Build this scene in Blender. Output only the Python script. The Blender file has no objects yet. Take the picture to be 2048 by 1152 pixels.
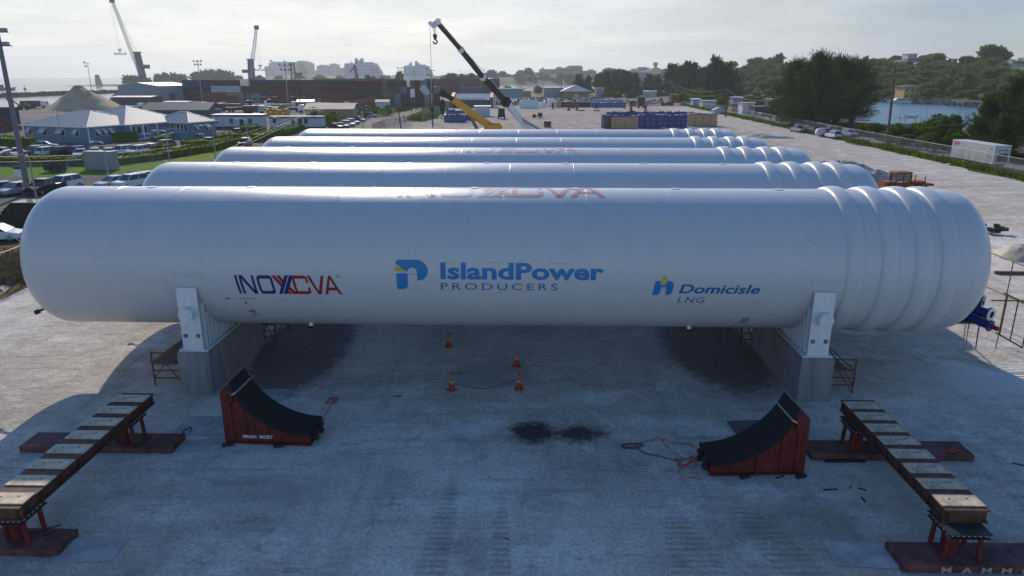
import bpy, math, random
from mathutils import Vector, Matrix, noise as mnoise
R = math.radians
PI = math.pi
S = bpy.context.scene
C = S.collection
# ---------------------------------------------------------------- camera, sky, sun, exposure
H, F, PITCH = 12.0, 1430.0, R(16.5)
cp, sp = math.cos(PITCH), math.sin(PITCH)
cam_d = bpy.data.cameras.new('camera')
cam = bpy.data.objects.new('camera', cam_d); C.objects.link(cam)
cam.location = (0, 0, H); cam.rotation_euler = (PI / 2 - PITCH, 0, 0)
cam_d.sensor_width = 36; cam_d.lens = F / 2048 * 36
cam_d.clip_start = 0.3; cam_d.clip_end = 20000
S.camera = cam
SUN_EL, SUN_AZ = R(28.7), R(-14.5)          # azimuth measured from +Y towards +X
W = bpy.data.worlds.new('World'); S.world = W; W.use_nodes = True
wn, wl = W.node_tree.nodes, W.node_tree.links
wn.clear()
wo = wn.new('ShaderNodeOutputWorld'); bg = wn.new('ShaderNodeBackground')
sky = wn.new('ShaderNodeTexSky'); sky.sky_type = 'NISHITA'; sky.sun_disc = False
sky.sun_elevation = SUN_EL; sky.sun_rotation = SUN_AZ
sky.air_density = 1.0; sky.dust_density = 0.4; sky.ozone_density = 1.2; sky.altitude = 0
bg.inputs['Strength'].default_value = 0.075
tc = wn.new('ShaderNodeTexCoord'); sx = wn.new('ShaderNodeSeparateXYZ')
wl.new(tc.outputs['Generated'], sx.inputs[0])
ad = wn.new('ShaderNodeMath'); ad.operation = 'ADD'; ad.inputs[1].default_value = 0.10
wl.new(sx.outputs['Z'], ad.inputs[0])
mx_ = wn.new('ShaderNodeMath'); mx_.operation = 'MAXIMUM'; mx_.inputs[1].default_value = 0.03
wl.new(ad.outputs[0], mx_.inputs[0])
dv = wn.new('ShaderNodeVectorMath'); dv.operation = 'DIVIDE'
cz = wn.new('ShaderNodeCombineXYZ')
for k in range(3): wl.new(mx_.outputs[0], cz.inputs[k])
wl.new(tc.outputs['Generated'], dv.inputs[0]); wl.new(cz.outputs[0], dv.inputs[1])
cn = wn.new('ShaderNodeTexNoise'); cn.inputs['Scale'].default_value = 1.05; cn.inputs['Detail'].default_value = 9
cn.inputs['Roughness'].default_value = 0.58
wl.new(dv.outputs[0], cn.inputs['Vector'])
cr = wn.new('ShaderNodeValToRGB'); cr.color_ramp.elements[0].position = 0.48; cr.color_ramp.elements[1].position = 0.74
cr.color_ramp.elements[1].color = (0.62, 0.62, 0.62, 1)
wl.new(cn.outputs['Fac'], cr.inputs[0])
cm = wn.new('ShaderNodeMix'); cm.data_type = 'RGBA'
gm = wn.new('ShaderNodeHueSaturation'); gm.inputs['Saturation'].default_value = 1.30
wl.new(sky.outputs['Color'], gm.inputs['Color'])
# thin bright veil of cloud over the seaward half of the sky, fading to clear blue behind the camera
dt = wn.new('ShaderNodeVectorMath'); dt.operation = 'DOT_PRODUCT'; dt.inputs[1].default_value = (-0.42, 0.87, 0.26)
wl.new(tc.outputs['Generated'], dt.inputs[0])
vr = wn.new('ShaderNodeMapRange'); vr.interpolation_type = 'SMOOTHSTEP'
vr.inputs['From Min'].default_value = 0.38; vr.inputs['From Max'].default_value = 1.0; vr.inputs['To Min'].default_value = 0.0; vr.inputs['To Max'].default_value = 1.0
wl.new(dt.outputs['Value'], vr.inputs['Value'])
vc = wn.new('ShaderNodeValToRGB'); e = vc.color_ramp.elements
e[0].position, e[1].position = 0.0, 1.0; e[0].color = (0.27, 0.38, 0.49, 1); e[1].color = (1.0, 1.0, 0.985, 1)
wl.new(vr.outputs[0], vc.inputs[0])
SKY_K = 0.148
vs_ = wn.new('ShaderNodeVectorMath'); vs_.operation = 'SCALE'; vs_.inputs['Scale'].default_value = 0.88 / SKY_K
wl.new(vc.outputs[0], vs_.inputs[0])
vf = wn.new('ShaderNodeMapRange'); vf.interpolation_type = 'SMOOTHSTEP'
vf.inputs['From Min'].default_value = 0.10; vf.inputs['From Max'].default_value = 0.60; vf.inputs['To Min'].default_value = 0.0; vf.inputs['To Max'].default_value = 0.92
wl.new(dt.outputs['Value'], vf.inputs['Value'])
ve = wn.new('ShaderNodeMapRange'); ve.interpolation_type = 'SMOOTHSTEP'
ve.inputs['From Min'].default_value = 0.25; ve.inputs['From Max'].default_value = 0.09; ve.inputs['To Min'].default_value = 0.0; ve.inputs['To Max'].default_value = 1.0
wl.new(sx.outputs['Z'], ve.inputs['Value'])
vm = wn.new('ShaderNodeMath'); vm.operation = 'MULTIPLY'
wl.new(vf.outputs[0], vm.inputs[0]); wl.new(ve.outputs[0], vm.inputs[1]); wl.new(vm.outputs[0], cm.inputs['Factor'])
tn = wn.new('ShaderNodeVectorMath'); tn.operation = 'MULTIPLY'; tn.inputs[1].default_value = (1.07, 0.98, 1.04)
wl.new(gm.outputs['Color'], tn.inputs[0]); wl.new(tn.outputs[0], cm.inputs['A'])
# soft cumulus lights and greys inside the veil
cr.color_ramp.elements[0].position = 0.40; cr.color_ramp.elements[0].color = (0.86, 0.885, 0.905, 1)
cr.color_ramp.elements[1].position = 0.68; cr.color_ramp.elements[1].color = (1.12, 1.11, 1.10, 1)
ml = wn.new('ShaderNodeVectorMath'); ml.operation = 'MULTIPLY'
wl.new(vs_.outputs[0], ml.inputs[0]); wl.new(cr.outputs['Color'], ml.inputs[1])
wl.new(ml.outputs[0], cm.inputs['B'])
bg.inputs['Strength'].default_value = SKY_K
wl.new(cm.outputs['Result'], bg.inputs['Color']); wl.new(bg.outputs[0], wo.inputs[0])
sun_d = bpy.data.lights.new('sun', 'SUN'); sun_d.energy = 4.0; sun_d.angle = R(0.55); sun_d.color = (1.0, 0.90, 0.76)
sun = bpy.data.objects.new('sun', sun_d); C.objects.link(sun)
sdir = Vector((math.sin(SUN_AZ) * math.cos(SUN_EL), math.cos(SUN_AZ) * math.cos(SUN_EL), math.sin(SUN_EL)))
sun.rotation_euler = (-sdir).to_track_quat('-Z', 'Y').to_euler()
S.view_settings.view_transform = 'Standard'; S.view_settings.look = 'None'
S.view_settings.exposure = 0.0; S.view_settings.gamma = 1.0; S.view_settings.use_curve_mapping = False
S.render.engine = 'CYCLES'
S.cycles.max_bounces = 6; S.cycles.diffuse_bounces = 3; S.cycles.glossy_bounces = 3; S.cycles.transparent_max_bounces = 24
S.cycles.volume_bounces = 0; S.cycles.use_denoising = True
S.cycles.sample_clamp_indirect = 6
# ---------------------------------------------------------------- where a pixel of the 2048 px photo meets the ground / a depth
def ray(px, py):
    u, v = (px - 1024) / F, (py - 576) / F
    return Vector((u, cp - v * sp, -sp - v * cp))
def gp(px, py, z=0.0):
    d = ray(px, py); t = (z - H) / d.z
    return Vector((d.x * t, d.y * t, z))
def dp(px, py, Y):
    d = ray(px, py); t = Y / d.y
    return Vector((d.x * t, Y, H + d.z * t))
def yy(py): return gp(1024, py).y
def hh(py, Y): return dp(1024, py, Y).z       # height of a pixel row at a depth
def ww(n, Y, z=0): return n / F * (Y * cp + (H - z) * sp)   # width in metres of n pixels at a depth
# ---------------------------------------------------------------- mesh builder
class MB:
    def __init__(s): s.v, s.f, s.m, s.sm, s.M = [], [], [], [], None
    def add(s, vs, fs, m=0, smooth=False):
        b = len(s.v)
        if s.M is not None: vs = [s.M @ Vector(p) for p in vs]
        s.v.extend([tuple(p) for p in vs])
        for f in fs:
            s.f.append([b + i for i in f]); s.m.append(m); s.sm.append(smooth)
        return s
    def box(s, x0, y0, z0, x1, y1, z1, m=0, taper=0.0):
        t = taper
        vs = [(x0, y0, z0), (x1, y0, z0), (x1, y1, z0), (x0, y1, z0), (x0 + t, y0 + t, z1), (x1 - t, y0 + t, z1), (x1 - t, y1 - t, z1), (x0 + t, y1 - t, z1)]
        return s.add(vs, [(3, 2, 1, 0), (4, 5, 6, 7), (0, 1, 5, 4), (1, 2, 6, 5), (2, 3, 7, 6), (3, 0, 4, 7)], m)
    def cbox(s, c, d, rz=0, m=0):
        old = s.M; T = Matrix.Translation(c) @ Matrix.Rotation(rz, 4, 'Z')
        s.M = T if old is None else old @ T
        s.box(-d[0] / 2, -d[1] / 2, -d[2] / 2, d[0] / 2, d[1] / 2, d[2] / 2, m); s.M = old
        return s
    def bar(s, p, q, w, h=None, m=0, w2=None, h2=None, up=(0, 0, 1)):
        p, q = Vector(p), Vector(q); h = w if h is None else h; w2 = w if w2 is None else w2; h2 = h if h2 is None else h2
        d = (q - p).normalized(); u = Vector(up)
        if abs(d.dot(u)) > 0.98: u = Vector((0, 1, 0))
        a = d.cross(u).normalized(); b = a.cross(d).normalized()
        vs = []
        for c, ww_, hh_ in ((p, w, h), (q, w2, h2)):
            for i, j in ((-1, -1), (1, -1), (1, 1), (-1, 1)): vs.append(c + a * (i * ww_ / 2) + b * (j * hh_ / 2))
        return s.add(vs, [(0, 3, 2, 1), (4, 5, 6, 7), (0, 1, 5, 4), (1, 2, 6, 5), (2, 3, 7, 6), (3, 0, 4, 7)], m)
    def tube(s, p, q, r, n=8, r2=None, m=0, caps=True, smooth=True):
        p, q = Vector(p), Vector(q); r2 = r if r2 is None else r2
        d = (q - p).normalized(); u = Vector((0, 0, 1)) if abs(d.z) < 0.95 else Vector((0, 1, 0))
        a = d.cross(u).normalized(); b = d.cross(a).normalized()
        vs = []
        for c, rr in ((p, r), (q, r2)):
            for i in range(n):
                t = 2 * PI * i / n; vs.append(c + a * (math.cos(t) * rr) + b * (math.sin(t) * rr))
        fs = [(i, (i + 1) % n, n + (i + 1) % n, n + i) for i in range(n)]
        s.add(vs, fs, m, smooth)
        if caps: s.add(vs, [tuple(range(n - 1, -1, -1)), tuple(range(n, 2 * n))], m)
        return s
    def path(s, pts, r, n=5, m=0):
        pts = [Vector(p) for p in pts]; vs, fs = [], []
        for k, p in enumerate(pts):
            d = (pts[min(k + 1, len(pts) - 1)] - pts[max(k - 1, 0)]).normalized()
            u = Vector((0, 0, 1)) if abs(d.z) < 0.95 else Vector((0, 1, 0))
            a = d.cross(u).normalized(); b = d.cross(a).normalized()
            for i in range(n):
                t = 2 * PI * i / n; vs.append(p + a * (math.cos(t) * r) + b * (math.sin(t) * r))
        for k in range(len(pts) - 1):
            for i in range(n): fs.append((k * n + i, k * n + (i + 1) % n, (k + 1) * n + (i + 1) % n, (k + 1) * n + i))
        return s.add(vs, fs, m, True)
    def prism(s, poly, a0, a1, axis='z', m=0, caps=True):
        # poly: 2-D outline (counter-clockwise); axis z: (x,y), axis y: (x,z), axis x: (y,z)
        def P(p, a): return (p[0], p[1], a) if axis == 'z' else ((p[0], a, p[1]) if axis == 'y' else (a, p[0], p[1]))
        n = len(poly); vs = [P(p, a0) for p in poly] + [P(p, a1) for p in poly]
        fs = [(i, (i + 1) % n, n + (i + 1) % n, n + i) for i in range(n)]
        if caps: fs += [tuple(range(n - 1, -1, -1)), tuple(range(n, 2 * n))]
        if axis == 'y': fs = [f[::-1] for f in fs]
        return s.add(vs, fs, m)
    def lathe(s, prof, n=24, axis='z', m=0, smooth=True, c=(0, 0, 0), cap=True):
        vs, fs = [], []; c = Vector(c)
        for r, z in prof:
            for i in range(n):
                t = 2 * PI * i / n; a, b = math.cos(t) * r, math.sin(t) * r
                vs.append(c + Vector((a, b, z) if axis == 'z' else ((z, a, b) if axis == 'x' else (a, z, -b))))
        for k in range(len(prof) - 1):
            for i in range(n): fs.append((k * n + i, k * n + (i + 1) % n, (k + 1) * n + (i + 1) % n, (k + 1) * n + i))
        s.add(vs, fs, m, smooth)
        if cap:
            l = (len(prof) - 1) * n
            s.add(vs, [tuple(range(n - 1, -1, -1)), tuple(range(l, l + n))], m)
        return s
    def quad(s, a, b, c, d, m=0): return s.add([a, b, c, d], [(0, 1, 2, 3)], m)
    def build(s, name, mats, parent=None, loc=None, rz=0.0):
        me = bpy.data.meshes.new(name); me.from_pydata(s.v, [], s.f); me.update()
        if not isinstance(mats, (list, tuple)): mats = [mats]
        for q in mats: me.materials.append(q)
        me.polygons.foreach_set('material_index', s.m); me.polygons.foreach_set('use_smooth', s.sm)
        o = bpy.data.objects.new(name, me); C.objects.link(o)
        if parent is not None: o.parent = parent
        if loc is not None: o.location = loc
        if rz: o.rotation_euler = (0, 0, rz)
        return o
def tag(o, label, cat, group=None, kind=None):
    if label: o['label'] = label
    if cat: o['category'] = cat
    if group: o['group'] = group
    if kind: o['kind'] = kind
    return o
def thing(name, label, cat, loc=(0, 0, 0), rz=0.0, group=None):
    o = bpy.data.objects.new(name, None); C.objects.link(o); o.location = loc; o.rotation_euler = (0, 0, rz)
    o.empty_display_size = 0.3
    return tag(o, label, cat, group)
def structure(o): o['kind'] = 'structure'; return o
KIDS = {}
def dup(o, loc=None, rz=None, label=None, group=None, parent=None, scale=None):
    c = o.copy(); C.objects.link(c)
    if parent is not None: c.parent = parent
    if loc is not None: c.location = loc
    if rz is not None: c.rotation_euler = (0, 0, rz)
    if scale is not None: c.scale = (scale,) * 3 if not isinstance(scale, (tuple, list)) else scale
    if label: c['label'] = label
    if group: c['group'] = group
    for ch in list(o.children): dup(ch, parent=c)
    return c
# ---------------------------------------------------------------- materials
MATS = {}
def nodes_of(name):
    m = bpy.data.materials.new(name); m.use_nodes = True
    n, l = m.node_tree.nodes, m.node_tree.links
    return m, n, l, n['Principled BSDF']
def mat(name, col, rough=0.6, metal=0.0, var=0.12, scale=3.0, bump=0.0, bscale=None, spec=0.3, coat=0.0, wave=None, streak=None, dirt=None):
    if name in MATS: return MATS[name]
    m, n, l, b = nodes_of(name)
    b.inputs['Roughness'].default_value = rough; b.inputs['Metallic'].default_value = metal
    b.inputs['Specular IOR Level'].default_value = spec
    if coat: b.inputs['Coat Weight'].default_value = coat; b.inputs['Coat Roughness'].default_value = 0.05
    t = n.new('ShaderNodeTexCoord'); nz = n.new('ShaderNodeTexNoise')
    nz.inputs['Scale'].default_value = scale; nz.inputs['Detail'].default_value = 6; nz.inputs['Roughness'].default_value = 0.6
    l.new(t.outputs['Object'], nz.inputs['Vector'])
    if streak:                                   # rain streaks: noise squeezed across, long in z
        mp = n.new('ShaderNodeMapping'); mp.inputs['Scale'].default_value = streak
        l.new(t.outputs['Object'], mp.inputs['Vector']); l.new(mp.outputs[0], nz.inputs['Vector'])
    r = n.new('ShaderNodeValToRGB'); e = r.color_ramp.elements
    e[0].position, e[1].position = 0.3, 0.7
    e[0].color = tuple(max(0, c * (1 - var)) for c in col) + (1,); e[1].color = tuple(min(1, c * (1 + var)) for c in col) + (1,)
    if dirt: e[0].color = tuple(dirt) + (1,)
    l.new(nz.outputs['Fac'], r.inputs[0]); l.new(r.outputs[0], b.inputs['Base Color'])
    h = None
    if wave:                                     # corrugation: (scale, axis, strength)
        w = n.new('ShaderNodeTexWave'); w.wave_type = 'BANDS'; w.bands_direction = wave[1]; w.inputs['Scale'].default_value = wave[0]
        l.new(t.outputs['Object'], w.inputs['Vector'])
        bp = n.new('ShaderNodeBump'); bp.inputs['Strength'].default_value = wave[2]; bp.inputs['Distance'].default_value = 0.05
        l.new(w.outputs['Fac'], bp.inputs['Height']); l.new(bp.outputs[0], b.inputs['Normal'])
    elif bump:
        n2 = n.new('ShaderNodeTexNoise'); n2.inputs['Scale'].default_value = bscale or scale * 4; n2.inputs['Detail'].default_value = 5
        l.new(t.outputs['Object'], n2.inputs['Vector'])
        bp = n.new('ShaderNodeBump'); bp.inputs['Strength'].default_value = bump; bp.inputs['Distance'].default_value = 0.05
        l.new(n2.outputs['Fac'], bp.inputs['Height']); l.new(bp.outputs[0], b.inputs['Normal'])
    MATS[name] = m
    return m
def leaf(name, col, var=0.6, scale=0.45):
    if name in MATS: return MATS[name]
    m, n, l, b = nodes_of(name)
    b.inputs['Roughness'].default_value = 0.8; b.inputs['Specular IOR Level'].default_value = 0.1
    t = n.new('ShaderNodeTexCoord'); nz = n.new('ShaderNodeTexNoise'); nz.inputs['Scale'].default_value = scale; nz.inputs['Detail'].default_value = 8
    nz.inputs['Roughness'].default_value = 0.75
    l.new(t.outputs['Object'], nz.inputs['Vector'])
    r = n.new('ShaderNodeValToRGB'); e = r.color_ramp.elements; e[0].position, e[1].position = 0.32, 0.68
    e[0].color = tuple(c * (1 - var) for c in col) + (1,); e[1].color = (min(1, col[0] * (1 + var * 1.3)), min(1, col[1] * (1 + var)), col[2], 1)
    l.new(nz.outputs['Fac'], r.inputs[0]); l.new(r.outputs[0], b.inputs['Base Color'])
    tr = n.new('ShaderNodeBsdfTranslucent'); l.new(r.outputs[0], tr.inputs[0])
    ms = n.new('ShaderNodeMixShader'); ms.inputs[0].default_value = 0.28
    l.new(b.outputs[0], ms.inputs[1]); l.new(tr.outputs[0], ms.inputs[2]); l.new(ms.outputs[0], n['Material Output'].inputs[0])
    MATS[name] = m
    return m
def water_mat(name, col, rough, ws, bs):
    m, n, l, b = nodes_of(name)
    b.inputs['Base Color'].default_value = col + (1,); b.inputs['Roughness'].default_value = rough; b.inputs['IOR'].default_value = 1.33
    t = n.new('ShaderNodeTexCoord'); mp = n.new('ShaderNodeMapping'); mp.inputs['Scale'].default_value = (ws, ws * 1.8, ws)
    nz = n.new('ShaderNodeTexNoise'); nz.inputs['Scale'].default_value = 1; nz.inputs['Detail'].default_value = 6
    l.new(t.outputs['Object'], mp.inputs[0]); l.new(mp.outputs[0], nz.inputs['Vector'])
    bp = n.new('ShaderNodeBump'); bp.inputs['Strength'].default_value = bs; bp.inputs['Distance'].default_value = 0.4
    l.new(nz.outputs['Fac'], bp.inputs['Height']); l.new(bp.outputs[0], b.inputs['Normal'])
    MATS[name] = m
    return m
white = mat('white_metal', (0.72, 0.73, 0.73), 0.45)
grey = mat('grey_metal', (0.28, 0.29, 0.30), 0.5)
galv = mat('galvanised_steel', (0.30, 0.32, 0.34), 0.45, 0.3)
dark = mat('dark_metal', (0.03, 0.03, 0.035), 0.5)
black = mat('black_rubber', (0.012, 0.013, 0.013), 0.75)
glass = mat('dark_glass', (0.02, 0.025, 0.03), 0.08, spec=0.8)
rust = mat('rusty_steel', (0.16, 0.06, 0.03), 0.8, var=0.5, scale=6, bump=0.2)
oxide = mat('red_oxide_paint', (0.13, 0.022, 0.018), 0.55, var=0.4, scale=2.5)
concrete = mat('concrete', (0.23, 0.23, 0.225), 0.85, var=0.25, scale=1.2, streak=(3, 3, 0.5), bump=0.15, bscale=20)
wood = mat('weathered_wood', (0.20, 0.14, 0.09), 0.8, var=0.35, scale=5)
ply = mat('plywood', (0.42, 0.31, 0.19), 0.75, var=0.25, scale=3)
yellow = mat('yellow_paint', (0.62, 0.33, 0.03), 0.5, var=0.2)
blue_tarp = mat('blue_tarpaulin', (0.012, 0.025, 0.16), 0.45, var=0.5, scale=2.5, bump=0.5, bscale=3)
white_wrap = mat('white_wrap', (0.70, 0.71, 0.72), 0.4, var=0.15, bump=0.5, bscale=3)
bark = mat('bark', (0.09, 0.07, 0.055), 0.9, var=0.3, scale=4)
pole_wood = mat('pole_wood', (0.13, 0.09, 0.06), 0.9, var=0.3, scale=3, streak=(8, 8, 0.4))
lens_m = mat('lamp_lens', (0.6, 0.6, 0.55), 0.2)
tail_m = mat('tail_lens', (0.35, 0.01, 0.01), 0.2)
# ---------------------------------------------------------------- ground, water, roads
YAW = R(-1.5)
def ground_mat():
    m, n, l, b = nodes_of('limestone_ground')
    b.inputs['Roughness'].default_value = 0.95; b.inputs['Specular IOR Level'].default_value = 0.05
    t = n.new('ShaderNodeTexCoord')
    def noise(sc, det=8, rough=0.6, vec=None, rot=0):
        q = n.new('ShaderNodeTexNoise'); q.inputs['Scale'].default_value = 1.0; q.inputs['Detail'].default_value = det; q.inputs['Roughness'].default_value = rough
        mp = n.new('ShaderNodeMapping'); mp.inputs['Scale'].default_value = sc if isinstance(sc, tuple) else (sc,) * 3
        mp.inputs['Rotation'].default_value = (0, 0, rot)
        l.new(t.outputs['Object'], mp.inputs[0]); l.new(mp.outputs[0], q.inputs['Vector'])
        return q.outputs['Fac']
    def ramp(x, p0, p1, c0=(0, 0, 0, 1), c1=(1, 1, 1, 1)):
        r = n.new('ShaderNodeValToRGB'); e = r.color_ramp.elements; e[0].position, e[1].position = p0, p1; e[0].color, e[1].color = c0, c1
        l.new(x, r.inputs[0]); return r.outputs[0]
    def mix(f, a, bb, typ='MIX'):
        q = n.new('ShaderNodeMix'); q.data_type = 'RGBA'; q.blend_type = typ
        for k, x in (('Factor', f), ('A', a), ('B', bb)):
            if hasattr(x, 'is_output'): l.new(x, q.inputs[k])
            else: q.inputs[k].default_value = x
        return q.outputs['Result']
    def math_(op, a, bb):
        q = n.new('ShaderNodeMath'); q.operation = op
        for k, x in enumerate((a, bb)):
            if hasattr(x, 'is_output'): l.new(x, q.inputs[k])
            else: q.inputs[k].default_value = x
        return q.outputs[0]
    wob = noise(0.55, 10, 0.7)
    wob2 = noise(2.2, 12, 0.8)
    def ellipse(cx, cy, rx, ry, rot=0.0, soft=0.35, wobble=0.9):
        mp = n.new('ShaderNodeMapping'); mp.vector_type = 'TEXTURE'
        mp.inputs['Location'].default_value = (cx, cy, 0); mp.inputs['Rotation'].default_value = (0, 0, rot); mp.inputs['Scale'].default_value = (rx, ry, 1)
        l.new(t.outputs['Object'], mp.inputs[0])
        ln = n.new('ShaderNodeVectorMath'); ln.operation = 'LENGTH'; l.new(mp.outputs[0], ln.inputs[0])
        v = math_('ADD', ln.outputs['Value'], math_('MULTIPLY', math_('SUBTRACT', wob2 if rx < 3 else wob, 0.5), wobble))
        return ramp(v, max(0.01, 1 - soft), 1.0, (1, 1, 1, 1), (0, 0, 0, 1))
    col = ramp(noise(0.09, 6), 0.3, 0.72, (0.60, 0.545, 0.475, 1), (0.86, 0.81, 0.74, 1))
    col = mix(ramp(noise(0.035, 5), 0.45, 0.62), col, (0.42, 0.355, 0.29, 1))
    # far yard: browner compacted fill
    sep = n.new('ShaderNodeSeparateXYZ'); l.new(t.outputs['Object'], sep.inputs[0])
    far = math_('MULTIPLY', math_('SUBTRACT', sep.outputs['Y'], 75.0), 0.012)
    farm = ramp(math_('ADD', far, math_('MULTIPLY', math_('SUBTRACT', wob, 0.5), 0.6)), 0.2, 0.9, (0, 0, 0, 1), (0.8, 0.8, 0.8, 1))
    col = mix(farm, col, (0.27, 0.225, 0.20, 1))
    ed = math_('SUBTRACT', sep.outputs['X'], math_('ADD', math_('MULTIPLY', sep.outputs['Y'], 0.0535), 57.9))
    trk = ramp(math_('MULTIPLY', math_('ADD', math_('ADD', ed, 22.0), math_('MULTIPLY', math_('SUBTRACT', noise((0.16, 0.03, 1), 6), 0.5), 26.0)), 0.06), 0.25, 0.75)
    col = mix(math_('MULTIPLY', trk, 0.75), col, (0.50, 0.475, 0.44, 1))
    # wheel tracks and scraped streaks, long in the direction of travel
    tr = ramp(noise((0.9, 0.035, 1), 7, 0.65, rot=R(-2)), 0.52, 0.70)
    col = mix(math_('MULTIPLY', tr, 0.4), col, (0.27, 0.245, 0.22, 1))
    tr2 = ramp(noise((0.07, 0.9, 1), 9, 0.7, rot=R(10)), 0.54, 0.68)
    col = mix(math_('MULTIPLY', tr2, 0.38), col, (0.25, 0.235, 0.215, 1))
    tr3 = ramp(noise((1.6, 0.06, 1), 5, 0.6, rot=R(35)), 0.58, 0.70)
    col = mix(math_('MULTIPLY', tr3, 0.35), col, (0.60, 0.57, 0.53, 1))
    # chalky and damp patches a few metres across
    p1 = ramp(noise(0.42, 9, 0.72), 0.50, 0.60)
    col = mix(math_('MULTIPLY', p1, 0.30), col, (0.24, 0.22, 0.19, 1))
    p2 = ramp(noise((0.33, 0.5, 1), 10, 0.75, rot=R(25)), 0.51, 0.60)
    col = mix(math_('MULTIPLY', p2, 0.50), col, (0.86, 0.83, 0.78, 1))
    p3 = ramp(noise((0.25, 2.2, 1), 9, 0.7, rot=R(-6)), 0.57, 0.64)
    col = mix(math_('MULTIPLY', p3, 0.36), col, (0.22, 0.20, 0.175, 1))
    # rough dirty speckle
    sp_ = ramp(noise(1.3, 14, 0.82), 0.50, 0.62)
    col = mix(math_('MULTIPLY', math_('MULTIPLY', sp_, ramp(noise(0.22, 6, 0.7), 0.38, 0.62, (0.15, 0.15, 0.15, 1), (1, 1, 1, 1))), 0.58), col, (0.19, 0.165, 0.135, 1))
    grain = ramp(noise(9.0, 8, 0.8), 0.40, 0.62, (0.74, 0.73, 0.72, 1), (1.18, 1.18, 1.18, 1))
    col = mix(1.0, col, grain, 'MULTIPLY')
    # compacted dark fill each side of the middle bay, brown dug-over spot, oil stain, pale spill
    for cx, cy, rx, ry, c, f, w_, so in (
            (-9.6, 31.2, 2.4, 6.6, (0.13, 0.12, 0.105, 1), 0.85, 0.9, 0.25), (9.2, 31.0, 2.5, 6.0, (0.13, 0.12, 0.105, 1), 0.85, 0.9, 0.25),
            (0.75, 22.65, 1.0, 1.05, (0.035, 0.035, 0.035, 1), 0.92, 2.0, 0.5), (2.35, 22.55, 1.25, 0.85, (0.04, 0.04, 0.04, 1), 0.9, 2.2, 0.6),
            (-0.8, 27.8, 2.4, 1.6, (0.34, 0.32, 0.30, 1), 0.6, 0.9, 0.4), (2.9, 25.4, 1.5, 0.8, (0.75, 0.75, 0.75, 1), 0.55, 2.6, 0.9),
            (0.0, 33.0, 9.0, 7.0, (0.40, 0.335, 0.255, 1), 0.5, 1.0, 0.6), (20.0, 27.0, 4.5, 2.0, (0.70, 0.70, 0.70, 1), 0.7, 1.3, 0.5),
            (-7.5, 19.0, 3.0, 1.3, (0.3, 0.27, 0.23, 1), 0.5, 1.4, 0.7), (8.0, 17.2, 4.0, 1.6, (0.2, 0.19, 0.17, 1), 0.4, 1.4, 0.7),
            (24, 62, 9, 14, (0.66, 0.65, 0.63, 1), 0.6, 1.2, 0.6), (3.2, 12.0, 2.8, 3.6, (0.36, 0.33, 0.29, 1), 0.4, 1.3, 0.8)):
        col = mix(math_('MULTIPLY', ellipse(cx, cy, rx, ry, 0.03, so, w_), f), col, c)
    wv = n.new('ShaderNodeTexWave'); wv.inputs['Scale'].default_value = 1.35; wv.inputs['Distortion'].default_value = 2.5; wv.bands_direction = 'Y'; wv.inputs['Detail'].default_value = 3
    l.new(t.outputs['Object'], wv.inputs['Vector'])
    trm = math_('ADD', ellipse(-2.2, 12.5, 0.45, 7.5, -0.05, 0.2, 0.3), math_('ADD', math_('ADD', ellipse(-0.3, 13.5, 0.3, 5.5, 0.0, 0.2, 0.3), ellipse(4.9, 13.0, 0.9, 5.0, 0.06, 0.2, 0.4)), math_('ADD', ellipse(7.6, 14.2, 0.7, 4.5, 0.25, 0.2, 0.4), ellipse(21.5, 27.5, 0.5, 3.0, 0.7, 0.2, 0.4))))
    col = mix(math_('MULTIPLY', math_('MULTIPLY', ramp(wv.outputs['Fac'], 0.35, 0.6), trm), 0.30), col, (0.20, 0.18, 0.15, 1))
    l.new(col, b.inputs['Base Color'])
    hsum = math_('ADD', math_('MULTIPLY', noise(1.6, 12, 0.75), 0.7), math_('MULTIPLY', noise((2.2, 0.1, 1), 5, 0.6, rot=R(-2)), 0.5))
    hsum = math_('ADD', hsum, math_('MULTIPLY', math_('MULTIPLY', wv.outputs['Fac'], trm), 0.32))
    bp = n.new('ShaderNodeBump'); bp.inputs['Strength'].default_value = 1.0; bp.inputs['Distance'].default_value = 0.22
    l.new(hsum, bp.inputs['Height']); l.new(bp.outputs[0], b.inputs['Normal'])
    return m
G_MAT = ground_mat()
asphalt = mat('asphalt', (0.135, 0.125, 0.115), 0.9, spec=.04, var=0.3, scale=0.35, bump=0.2, bscale=12)
asphalt2 = mat('worn_asphalt', (0.20, 0.185, 0.175), 0.9, spec=.04, var=0.25, scale=0.25, bump=0.2, bscale=8)
scrub_m = mat('scrub_soil', (0.10, 0.10, 0.055), 0.95, spec=.04, var=0.5, scale=0.3, bump=0.4, bscale=3)
dirt_m = mat('dry_dirt', (0.22, 0.18, 0.13), 0.95, spec=.04, var=0.4, scale=0.3, bump=0.4, bscale=3)
grass_m = mat('lawn_grass', (0.11, 0.20, 0.002), 0.9, spec=.04, var=0.35, scale=0.8, bump=0.6, bscale=25)
verge_m = mat('verge_grass', (0.075, 0.085, 0.025), 0.95, spec=.04, var=0.6, scale=0.7, bump=0.7, bscale=12)
inlet = [gp(x, y) for x, y in ((1440, 190), (1800, 199), (2000, 210), (2600, 240), (2700, 275), (2048, 265), (1850, 258), (1745, 250), (1640, 236), (1560, 219), (1520, 203))]
MB().prism([(p.x, p.y) for p in inlet], -0.795, -0.78).build('inlet_water', water_mat('inlet', (0.05, 0.13, 0.19), 0.22, 0.5, 1.0))['kind'] = 'structure'
water = MB().box(-6800, -380, -6, 6800, 7000, -0.8).build('sea_water', water_mat('sea', (0.012, 0.03, 0.04), 0.16, 0.05, 0.6)); structure(water)
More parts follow.
